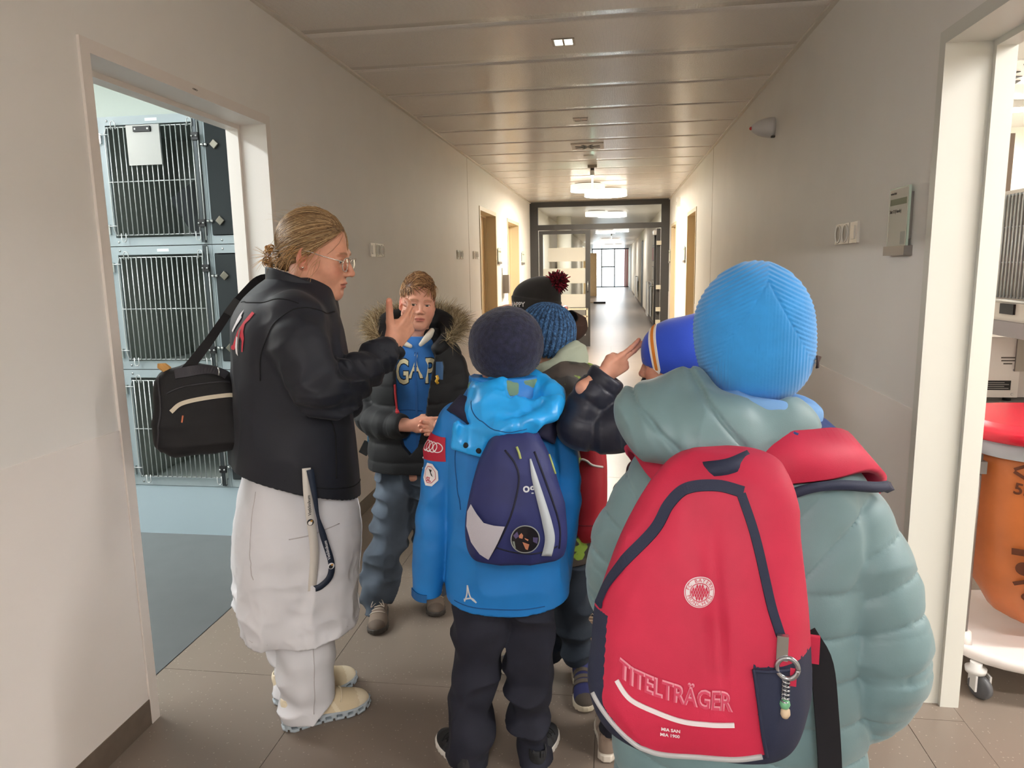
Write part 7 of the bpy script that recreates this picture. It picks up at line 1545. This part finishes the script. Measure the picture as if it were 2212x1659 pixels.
    V2, F2 = text2('MIA SAN', 0.0065, bold=0.0002); decal('small_print', f, [(x-0.096, y+0.799) for x, y in V2], F2, O, ux, uy, D, wh, b, 0.002); V2, F2 = text2('MIA 1900', 0.0065, bold=0.0002); decal('small_print', f, [(x-0.097, y+0.791) for x, y in V2], F2, O, ux, uy, D, wh, b, 0.002)
    # straps laid over the jacket
    def strap(nm, pts, w, m, th=0.012, n=26, lift=0.006):
        P, N = onto(sage_fn, spline(pts, n), 8); P = P+N*lift; return ribbon(nm, [tuple(p) for p in P], w, [tuple(v) for v in N], m, t, th, True)
    strap('shoulder_strap', [(-0.01, -0.17, 1.12), (0.035, -0.13, 1.13), (0.085, -0.08, 1.12), (0.125, -0.02, 1.10), (0.15, 0.05, 1.05), (0.14, 0.11, 0.97)], 0.08, red, lift=0.012); strap('strap_edge', [(0.02, -0.17, 1.07), (0.075, -0.125, 1.085), (0.125, -0.075, 1.075), (0.165, -0.01, 1.04)], 0.014, nav, 0.012, lift=0.013)
    strap('shoulder_strap', [(-0.08, -0.16, 1.1), (-0.13, -0.11, 1.1), (-0.16, -0.03, 1.1), (-0.165, 0.05, 1.05), (-0.15, 0.1, 0.98)], 0.07, red, lift=0.012)
    S = spline([(-0.08, -0.215, 1.125), (-0.065, -0.238, 1.135), (-0.035, -0.238, 1.142), (-0.008, -0.205, 1.148)], 14); ribbon('grab_loop', [tuple(p) for p in S], 0.022, (0, -0.9, 0.4), nav, t, 0.006, True)
    S = spline([(0.075, -0.20, 0.89), (0.10, -0.185, 0.84), (0.112, -0.18, 0.76), (0.122, -0.18, 0.66), (0.128, -0.18, 0.55)], 20); ribbon('webbing', [tuple(p) for p in S], 0.034, (0.25, -1, 0), mat('webbing_black', '16161C', 0.8), t, 0.004)
    box('red_tab', 0.075, 0.093, -0.235, -0.228, 0.865, 0.905, red, t, 0.002)
    # zip puller, key ring, coil, charm
    Q = dn([(0.042, 0.926)])[0]; yq = Q[1]-0.012
    box('zip_puller', 0.034, 0.048, yq-0.004, yq+0.004, 0.908, 0.942, m_steel, t, 0.002)
    kr = tube('key_ring', [(0.048+0.013*math.cos(a), yq-0.004, 0.899+0.0145*math.sin(a)) for a in np.linspace(0, 2*math.pi, 40)], 0.0034, mat('ring_silver', 'A9ABB0', 0.2, metal=0.9), t, 8)
    tube('coil', [(0.047+0.0045*math.cos(a), yq-0.004+0.0045*math.sin(a), 0.885-0.0009*a) for a in np.linspace(0, 2*math.pi*6, 110)], 0.0014, mat('ring_silver', 'A9ABB0'), kr, 6)
    lathe('charm_bead', [(0.003, 0.007), (0.006, 0.004), (0.007, 0), (0.005, -0.005), (0.003, -0.006)], mat('bead_green', '6FAE84', 0.4), kr, 18, Matrix.Translation((0.047, yq-0.004, 0.848))); lathe('charm', [(0.003, 0.006), (0.006, 0.003), (0.0065, -0.003), (0.004, -0.008)], mat('bead_beige', 'CDB79A', 0.5), kr, 18, Matrix.Translation((0.048, yq-0.004, 0.837)))
    box('red_strip', 0.052, 0.06, yq+0.001, yq+0.004, 0.872, 0.896, red, kr, 0.001)
sage_pack()

# ---------------------------------------------------------------- child in the navy puffer jacket, pointing
def build_navy():
    T = thing('person', 'child in a navy puffer jacket and royal blue hat raising a pointing hand', 'person', (0.17, 1.86, 0), 0.0)
    SK = 'D39B84'
    H = Head((-0.016, 0.0, 1.178), (-0.97, 0.2, -0.16), 0.83, child=True)
    tb = std_tubes(0.02, 1.04, 0.45, legs=[(-0.15, 0.045), (0.06, 0.08)]); tb.append(Tube([(-0.04, -0.06, 1.02), (-0.2, -0.065, 1.008), (-0.25, -0.06, 1.03), (-0.19, -0.05, 1.135)], [0.03, 0.018, 0.012, 0.012], 10))
    HD = Hand((-0.19, -0.05, 1.150), (0.74, 0.42, 0.44), (-0.30, -0.35, 0.85), 0.72, [(0.05, 0.15, 0.1), (0.1, 0.2, 0.15), (1.1, 1.3, 0.8), (1.2, 1.4, 0.9)], [(0.02, 0.022, -0.010), (0.042, 0.032, -0.022), (0.066, 0.026, -0.032), (0.08, 0.014, -0.036)], 0.05)
    lo, hi = HD.bounds(); kid_body(T, H, SK, tb, (-0.32, -0.16, 0.04), (0.2, 0.14, 1.08), ((-0.14, -0.12, 1.02), (0.12, 0.12, 1.3)), extra=[sdf_part(HD.f, lo, hi, 0.0024, lambda V: HD.col(V, SK))])
    H.eyes(T, '4A4038')
    def hf(p):
        q = H.loc(p); d = ell(q, (0, -0.018, 0.036), (0.090, 0.116, 0.094)); d = smin(d, ell(q, (0, -0.02, 0.0), (0.088, 0.113, 0.07)), 0.03); d = smin(d, ell(q, (0, -0.11, 0.10), (0.03, 0.045, 0.03)), 0.06)
        d = smax(d, (q[:, 1]*0.25-q[:, 2]-0.052), 0.008); d = smax(d, -(ell(q, (0, 0.0, -0.02), (0.08, 0.1, 0.075))), 0.004)
        return (d-0.004*vnoise(q, (14, 14, 14)))*H.sc
    hat = sdf_obj('hat', hf, (-0.17, -0.13, 1.07), (0.15, 0.13, 1.33), 0.003, mat('hat_royal', '2348BE', 0.85, bump=0.3, bscale=600, sheen=0.3), T)
    def arc(y, z0=-0.03, z1=0.126): # band across the head at depth y
        out = []
        for a in np.linspace(-0.35, math.pi+0.35, 40): out.append(H.wor(A(0.1*math.cos(a), y, 0.01+0.12*math.sin(a))))
        return out
    P, N = onto(hf, arc(0.055), 12)
    for w, m, l in ((0.022, mat('hat_band_white', 'E3DED6', 0.8), 0.0012), (0.0085, mat('hat_band_orange', 'D8822C', 0.8), 0.0024)): ribbon('hat_band', [tuple(q) for q in P+N*l], w, [tuple(v) for v in N], m, hat, 0.0015, False)
    trail('hat_seam', hf, [H.wor(A(0.095, 0.08, 0.03)), H.wor(A(0.1, 0.02, 0.05)), H.wor(A(0.1, -0.05, 0.06))], 0.0012, mat('hat_seam_dark', '122A74', 0.9), hat, 30)
    JT = Loft([(0.5, 0.03, 0, 0.15, 0.165), (0.7, 0.03, 0, 0.155, 0.17), (0.9, 0.03, 0, 0.148, 0.165), (1.0, 0.03, 0, 0.135, 0.15), (1.06, 0.02, 0, 0.11, 0.12), (1.12, 0.01, 0.0, 0.088, 0.09)], 2.3)
    UA = Tube([(0.0, -0.06, 1.02), (-0.10, -0.07, 1.02), (-0.20, -0.065, 1.005), (-0.255, -0.06, 1.015)], [0.07, 0.066, 0.058, 0.054], 12); FA = Tube([(-0.255, -0.06, 1.015), (-0.235, -0.055, 1.07), (-0.182, -0.05, 1.148)], [0.055, 0.052, 0.045], 10)
    CO = Tube([(-0.095, -0.06, 1.085), (-0.04, -0.10, 1.115), (0.05, -0.10, 1.125), (0.12, -0.04, 1.13), (0.12, 0.05, 1.13), (0.03, 0.1, 1.12), (-0.07, 0.06, 1.10)], [0.03, 0.034, 0.036, 0.036, 0.034, 0.032, 0.03], 20)
    UB = Tube([(0.0, 0.12, 1.0), (-0.04, 0.16, 0.88), (-0.12, 0.14, 0.78)], [0.06, 0.055, 0.045], 10)
    def jf(p):
        d = JT(p)-quilt(p[:, 2], 0.07, 0.010, 0.42)-folds(p, (10, 10, 8), 0.004, 3)
        u, t = UA(p, True); u = u-quilt(t+0.01, 0.075, 0.009, 0.42)-folds(p, (14, 14, 14), 0.005, 5); v, t2 = FA(p, True); v = v-quilt(t2+0.03, 0.05, 0.008, 0.42)-folds(p, (14, 14, 14), 0.004, 8)
        E, dr = FA.P[-1], FA.P[-1]-FA.P[-2]; dr = dr/np.linalg.norm(dr); v = smax(v, (p-E)@dr, 0.008); v = smax(v, -(np.sqrt(((p-E)**2).sum(1))-0.03), 0.004)
        d = smin(d, smin(u, v, 0.012), 0.02); d = smin(d, UB(p)-0.006*np.sin(p[:, 2]*90), 0.02); return smin(d, CO(p)-folds(p, (20, 20, 20), 0.005, 2), 0.015)
    jk = sdf_obj('jacket', jf, (-0.35, -0.22, 0.5), (0.22, 0.22, 1.2), 0.0045, mat('puffer_navy', '1E2130', 0.45, var=0.1, vscale=12, bump=0.15, bscale=400, sheen=0.1), T)
    LG = [Loft([(0.05, -0.16, -0.01-0.08*s, 0.052, 0.058), (0.3, -0.05, -0.08*s, 0.062, 0.066), (0.52, 0.02, -0.07*s, 0.085, 0.085)], 2.1) for s in (-1, 1)]
    LG[0] = Loft([(0.05, 0.06, 0.08, 0.052, 0.058), (0.3, 0.05, 0.08, 0.062, 0.066), (0.52, 0.03, 0.07, 0.085, 0.085)], 2.1); LG[1] = Loft([(0.10, -0.155, 0.05, 0.045, 0.05), (0.3, -0.08, 0.0, 0.06, 0.064), (0.52, 0.0, -0.06, 0.085, 0.085)], 2.1)
    sdf_obj('trousers', lambda p: smin(LG[0](p), LG[1](p), 0.01)-folds(p, (9, 9, 10), 0.008, 3), (-0.24, -0.16, 0.03), (0.14, 0.17, 0.54), 0.006, mat('trousers_navy', '20222F'), T)
    shoe(T, -0.183, 0.02, 0.05, 0.2, 'A8978A', 'D8D0C4', '8E7E72', -1, 'slip', high=0.02); shoe(T, 0.06, 0.06, 0.3, 0.2, 'A8978A', 'D8D0C4', '8E7E72', 1, 'slip', high=0.02)
build_navy()

# ---------------------------------------------------------------- child in the camouflage jacket
def camo_mat():
    m = mat('camo_cloth', '4A423C', 0.6, bump=0.3, bscale=400, bdist=0.001); nt = m.node_tree; b = nt.nodes['Principled BSDF']
    tc = nt.nodes.new('ShaderNodeTexCoord'); prev = None
    for i, (sc, thr, c0, c1) in enumerate(((9, 0.52, '453D38', '2C2826'), (13, 0.57, None, '7E9A36'))):
        mp = nt.nodes.new('ShaderNodeMapping'); mp.inputs['Location'].default_value = (3.1*i, 1.7*i, 0.4); mp.inputs['Scale'].default_value = (1, 1, 1.6); nt.links.new(tc.outputs['Object'], mp.inputs[0])
        n = nt.nodes.new('ShaderNodeTexNoise'); n.inputs['Scale'].default_value = sc; n.inputs['Detail'].default_value = 3; nt.links.new(mp.outputs[0], n.inputs[0])
        r = nt.nodes.new('ShaderNodeMapRange'); r.inputs['From Min'].default_value = thr-0.02; r.inputs['From Max'].default_value = thr+0.02; nt.links.new(n.outputs[0], r.inputs[0])
        mx = nt.nodes.new('ShaderNodeMix'); mx.data_type = 'RGBA'; nt.links.new(r.outputs[0], mx.inputs[0])
        if prev is None: mx.inputs[6].default_value = (*hexc(c0), 1)
        else: nt.links.new(prev, mx.inputs[6])
        mx.inputs[7].default_value = (*hexc(c1), 1); prev = mx.outputs[2]
    nt.links.new(prev, b.inputs['Base Color']); return m
def build_camo():
    T = thing('person', 'child in a brown and lime camouflage jacket and blue rib-knit hat', 'person', (-0.232, 2.27, 0), 0.0)
    SK = 'D6A48E'; H = Head((0.005, 0.0, 1.178), (-0.95, 0.3, -0.12), 0.83, child=True)
    tb = std_tubes(0.02, 1.03, 0.42, legs=[(0.0, 0.07), (0.11, 0.01)]); tb += [Tube([(0.0, -0.1, 0.98), (-0.02, -0.16, 0.8), (-0.1, -0.15, 0.7)], [0.035, 0.03, 0.025], 8)]
    kid_body(T, H, SK, tb, (-0.15, -0.2, 0.04), (0.15, 0.12, 1.02), ((-0.14, -0.12, 1.02), (0.12, 0.12, 1.3)))
    CX = A(0.017, 0.0, 1.205)
    def hf(p):
        q = (p-CX)@rotm('Y', 0.22); d = ell(q, (0, 0, 0.012), (0.094, 0.092, 0.092)); d = smin(d, ell(q, (0, 0, -0.03), (0.088, 0.088, 0.06)), 0.03); d = smax(d, -0.078-q[:, 2], 0.008); d = smax(d, -ell(q, (0, 0, -0.06), (0.078, 0.078, 0.09)), 0.004)
        a = np.arctan2(q[:, 1], q[:, 0]); rr = np.sqrt(q[:, 0]**2+q[:, 1]**2); return d-0.0034*np.clip(rr/0.04, 0, 1)*(np.abs(np.sin(a*17))**0.6-0.5)
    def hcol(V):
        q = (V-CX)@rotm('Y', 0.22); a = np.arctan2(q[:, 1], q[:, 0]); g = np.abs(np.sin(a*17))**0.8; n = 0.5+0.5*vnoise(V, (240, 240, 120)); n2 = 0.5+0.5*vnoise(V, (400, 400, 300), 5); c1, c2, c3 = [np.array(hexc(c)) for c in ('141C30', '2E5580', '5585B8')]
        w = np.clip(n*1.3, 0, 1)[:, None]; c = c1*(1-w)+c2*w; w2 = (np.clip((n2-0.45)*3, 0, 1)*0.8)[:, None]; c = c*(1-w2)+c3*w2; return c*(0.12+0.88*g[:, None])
    sdf_obj('hat', hf, (-0.13, -0.12, 1.09), (0.13, 0.12, 1.33), 0.0026, mat('rib_knit', (0.1, 0.2, 0.4), 0.9, attr='Col', bump=0.5, bscale=700, bdist=0.001), T, hcol)
    JT = Loft([(0.47, 0.03, 0, 0.145, 0.155), (0.65, 0.03, 0, 0.14, 0.155), (0.85, 0.03, 0, 0.132, 0.15), (0.97, 0.03, 0, 0.125, 0.145), (1.04, 0.02, 0, 0.10, 0.12), (1.10, 0.01, 0, 0.078, 0.085)], 2.3)
    AR = Tube([(0.02, -0.12, 0.99), (0.025, -0.16, 0.9), (0.01, -0.165, 0.78), (-0.07, -0.16, 0.72)], [0.062, 0.055, 0.05, 0.042], 12); AL = Tube([(0.02, 0.12, 0.99), (0.0, 0.15, 0.85), (-0.08, 0.13, 0.75)], [0.06, 0.05, 0.042], 10); SH = Tube([(0.0, -0.10, 1.05), (0.10, -0.08, 1.07), (0.15, 0.0, 1.05), (0.12, 0.08, 1.06)], [0.05, 0.055, 0.05, 0.045], 12)
    jf = lambda p: smin(smin(smin(JT(p), AR(p), 0.02), AL(p), 0.02), SH(p), 0.03)-folds(p, (8, 8, 8), 0.008, 4)-folds(p, (16, 16, 16), 0.004, 2)
    jk = sdf_obj('jacket', lambda p: np.maximum(jf(p), 0.48-p[:, 2]), (-0.17, -0.26, 0.46), (0.24, 0.24, 1.16), 0.006, camo_mat(), T)
    ht = Tube([(-0.02, -0.09, 1.095), (0.05, -0.095, 1.12), (0.095, -0.06, 1.165), (0.115, -0.02, 1.18)], [0.012, 0.015, 0.014, 0.009], 12)
    def hdf(p):
        d = ell(p, (0.09, 0.0, 1.125), (0.06, 0.085, 0.062), rotm('Y', 0.5)); d = smin(d, ht(p), 0.012); d = smax(d, -ell(p, (0.045, 0.0, 1.165), (0.06, 0.07, 0.05)), 0.015); return d-folds(p, (14, 14, 14), 0.008, 6)
    sdf_obj('hood', hdf, (-0.06, -0.13, 1.03), (0.18, 0.12, 1.23), 0.004, mat('hoodie_pale_green', '9BA392', 0.9, bump=0.3, bscale=500), T)
    LG = [Loft([(0.085, 0.115, 0.012, 0.048, 0.052), (0.11, 0.115, 0.01, 0.050, 0.056), (0.16, 0.11, 0.01, 0.058, 0.062), (0.3, 0.092, -0.01, 0.066, 0.07), (0.5, 0.06, -0.04, 0.085, 0.09)], 2.1), Loft([(0.06, 0.0, 0.07, 0.05, 0.055), (0.3, 0.01, 0.06, 0.06, 0.064), (0.5, 0.02, 0.05, 0.085, 0.085)], 2.1)]
    sdf_obj('jeans', lambda p: smin(LG[0](p), LG[1](p), 0.01)-folds(p, (11, 11, 12), 0.011, 3), (-0.1, -0.17, 0.06), (0.17, 0.16, 0.52), 0.005, mat('jeans_dark', '232C38', 0.85, var=0.3, vscale=7, bump=0.4, bscale=500), T)
    shoe(T, 0.118, 0.055, math.pi+0.14, 0.225, '2A2E5C', 'C9BFA9', '4A423B', 1, 'velcro', '5A5148', high=0.05); shoe(T, 0.02, 0.06, math.pi/2, 0.205, '2A3A6C', 'D9D2C6', '4A423B', -1, 'velcro', '5A5148', high=0.03)
build_camo()
def camo_pack():
    t = thing('backpack', 'red backpack on the camouflage child, half hidden by the bright blue jacket', 'backpack', (-0.305, 2.275, 0))
    f0 = Loft([(0.545, 0.215, 0.0, 0.045, 0.11), (0.60, 0.222, 0.0, 0.06, 0.125), (0.75, 0.222, 0.0, 0.062, 0.125), (0.92, 0.21, 0.0, 0.05, 0.11), (1.02, 0.195, 0, 0.035, 0.085)], 2.8, rnd=0.02)
    f = lambda p: f0(p)-folds(p, (8, 8, 6), 0.005, 3)
    b = sdf_obj('body', f, (0.12, -0.16, 0.52), (0.32, 0.16, 1.06), 0.006, mat('pack_dark_red', 'A01828', 0.6, bump=0.3, bscale=600), t)
    trail('white_piping', f, [(0.15, -0.13, 0.80), (0.2, -0.15, 0.83), (0.25, -0.14, 0.815), (0.28, -0.1, 0.8)], 0.004, mat('piping_white', 'D5CFCB', 0.5), b, 30); trail('pocket_seam', f, [(0.16, -0.14, 0.62), (0.22, -0.15, 0.62), (0.27, -0.12, 0.62)], 0.002, mat('pack_wine', '6E1020', 0.6), b, 20)
    for s in (-1, 1):
        S = spline([(0.19, s*0.07, 0.99), (0.19, s*0.1, 1.06), (0.10, s*0.115, 1.085), (0.0, s*0.13, 1.0)], 16); ribbon('shoulder_strap', [tuple(p) for p in S], 0.055, [tuple((p-A(0.03, 0, 0.9))/np.linalg.norm(p-A(0.03, 0, 0.9))) for p in S], mat('strap_red', 'C01F2C', 0.6), t, 0.012, True)
camo_pack()

# ---------------------------------------------------------------- child with the black bobble hat
def build_pom():
    T = thing('person', 'child in a black bobble hat with a dark red pompom, farthest back', 'person', (-0.30, 2.96, 0), 0.0)
    SK = 'C99585'; H = Head((-0.034, 0.0, 1.262), (-0.97, -0.2, -0.12), 0.86, child=True)
    tb = std_tubes(0.01, 1.11, 0.5, legs=[(-0.06, 0.02), (0.205, -0.24)]); kid_body(T, H, SK, tb, (-0.15, -0.12, 0.04), (0.15, 0.12, 1.08), ((-0.15, -0.13, 1.1), (0.12, 0.12, 1.39)))
    def hf(p):
        q = H.loc(p); d = ell(q, (0, -0.022, 0.042), (0.090, 0.118, 0.090)); d = smin(d, ell(q, (0, -0.06, 0.06), (0.07, 0.075, 0.07)), 0.03); d = smin(d, ell(q, (0, -0.02, 0.0), (0.09, 0.116, 0.06)), 0.02)
        tl = -q[:, 2]-0.028+0.28*q[:, 1]; d = smax(d, tl, 0.008); d = smax(d, -ell(q, (0, -0.01, -0.02), (0.08, 0.1, 0.07)), 0.004)
        cuff = np.clip((q[:, 2]-0.035-0.28*q[:, 1])/0.004, -1, 1); return (d+0.0025*cuff-0.004*vnoise(q, (12, 12, 12)))*H.sc
    hat = sdf_obj('hat', hf, (-0.16, -0.13, 1.17), (0.13, 0.13, 1.39), 0.0035, mat('hat_black', '191512', 0.9, var=0.2, vscale=30, bump=0.4, bscale=600, sheen=0.3), T)
    V2, F2 = text2('HAPPY', 0.026, bold=0.0006); c = H.wor(A(-0.05, 0.075, 0.018))
    sd = -H.B[0]*0.75+H.B[1]*0.66; sd = sd/np.linalg.norm(sd); ux = np.cross(A(0, 0, 1), sd); ux = ux/np.linalg.norm(ux); decal('hat_lettering', hf, V2, F2, c+sd*0.2, ux, np.cross(sd, ux), -sd, mat('lettering_white', 'C9C4BE', 0.7), hat, 0.002)
    pc = A(0.068, 0.0, 1.357); base, nrm = [], []
    for k in range(1900): d = RNG.normal(0, 1, 3); d /= np.linalg.norm(d); base.append(pc+d*0.006); nrm.append(d)
    po = tufts('pompom', base, nrm, 0.031, 0.0034, mat('yarn_red', (0.3, 0.02, 0.05), 0.85, attr='Col'), hat, ['7E1228', '5A0F1E', 'A01C38', '3A0A14'], 4, 0.05, 0.1, 0.7)
    JT = Loft([(0.55, 0.02, 0, 0.14, 0.15), (0.8, 0.02, 0, 0.14, 0.15), (1.0, 0.02, 0, 0.125, 0.135), (1.1, 0.01, 0, 0.1, 0.11), (1.15, 0.0, 0, 0.075, 0.08)], 2.3)
    jf = lambda p: JT(p)-folds(p, (9, 9, 7), 0.008, 4); sdf_obj('jacket', jf, (-0.16, -0.18, 0.54), (0.2, 0.18, 1.18), 0.008, mat('jacket_brown', '4A352E', 0.6), T)
    def hdf(p):
        d = ell(p, (0.125, -0.01, 1.175), (0.062, 0.085, 0.062), rotm('Y', 0.45)); d = smax(d, -ell(p, (0.095, -0.035, 1.205), (0.055, 0.075, 0.045), rotm('Y', 0.45)), 0.012); return d-folds(p, (14, 14, 14), 0.007, 6)
    ho = sdf_obj('hood', hdf, (0.03, -0.13, 1.09), (0.22, 0.12, 1.27), 0.004, [mat('jacket_brown', '4A352E'), mat('hood_lining_black', '17171B', 0.6)], T, fm=lambda c: (ell(c, (0.098, -0.037, 1.203), (0.061, 0.081, 0.051), rotm('Y', 0.45)) < 0.002).astype(int))
    LG = [Loft([(0.06, 0.10*s+0.04, 0.02, 0.055, 0.06), (0.3, 0.07*s+0.03, 0, 0.062, 0.066), (0.6, 0.05*s+0.02, 0, 0.085, 0.09)], 2.1) for s in (-1, 1)]
    LG[1] = Loft([(0.06, 0.205, -0.26, 0.055, 0.058), (0.15, 0.19, -0.215, 0.058, 0.06), (0.3, 0.15, -0.13, 0.064, 0.066), (0.6, 0.07, 0, 0.085, 0.09)], 2.1)
    sdf_obj('jeans', lambda p: smin(LG[0](p), LG[1](p), 0.01)-folds(p, (10, 10, 11), 0.009, 5), (-0.15, -0.34, 0.04), (0.29, 0.12, 0.62), 0.007, mat('jeans_dark', '232C38'), T)
    shoe(T, 0.20, -0.215, math.pi+0.08, 0.21, '6B5647', 'A98F72', '4F3F34', 1, 'runner', 'B9A48E'); shoe(T, -0.06, 0.06, math.pi/2, 0.21, '6B5647', 'A98F72', '4F3F34', -1, 'runner', 'B9A48E')
build_pom()
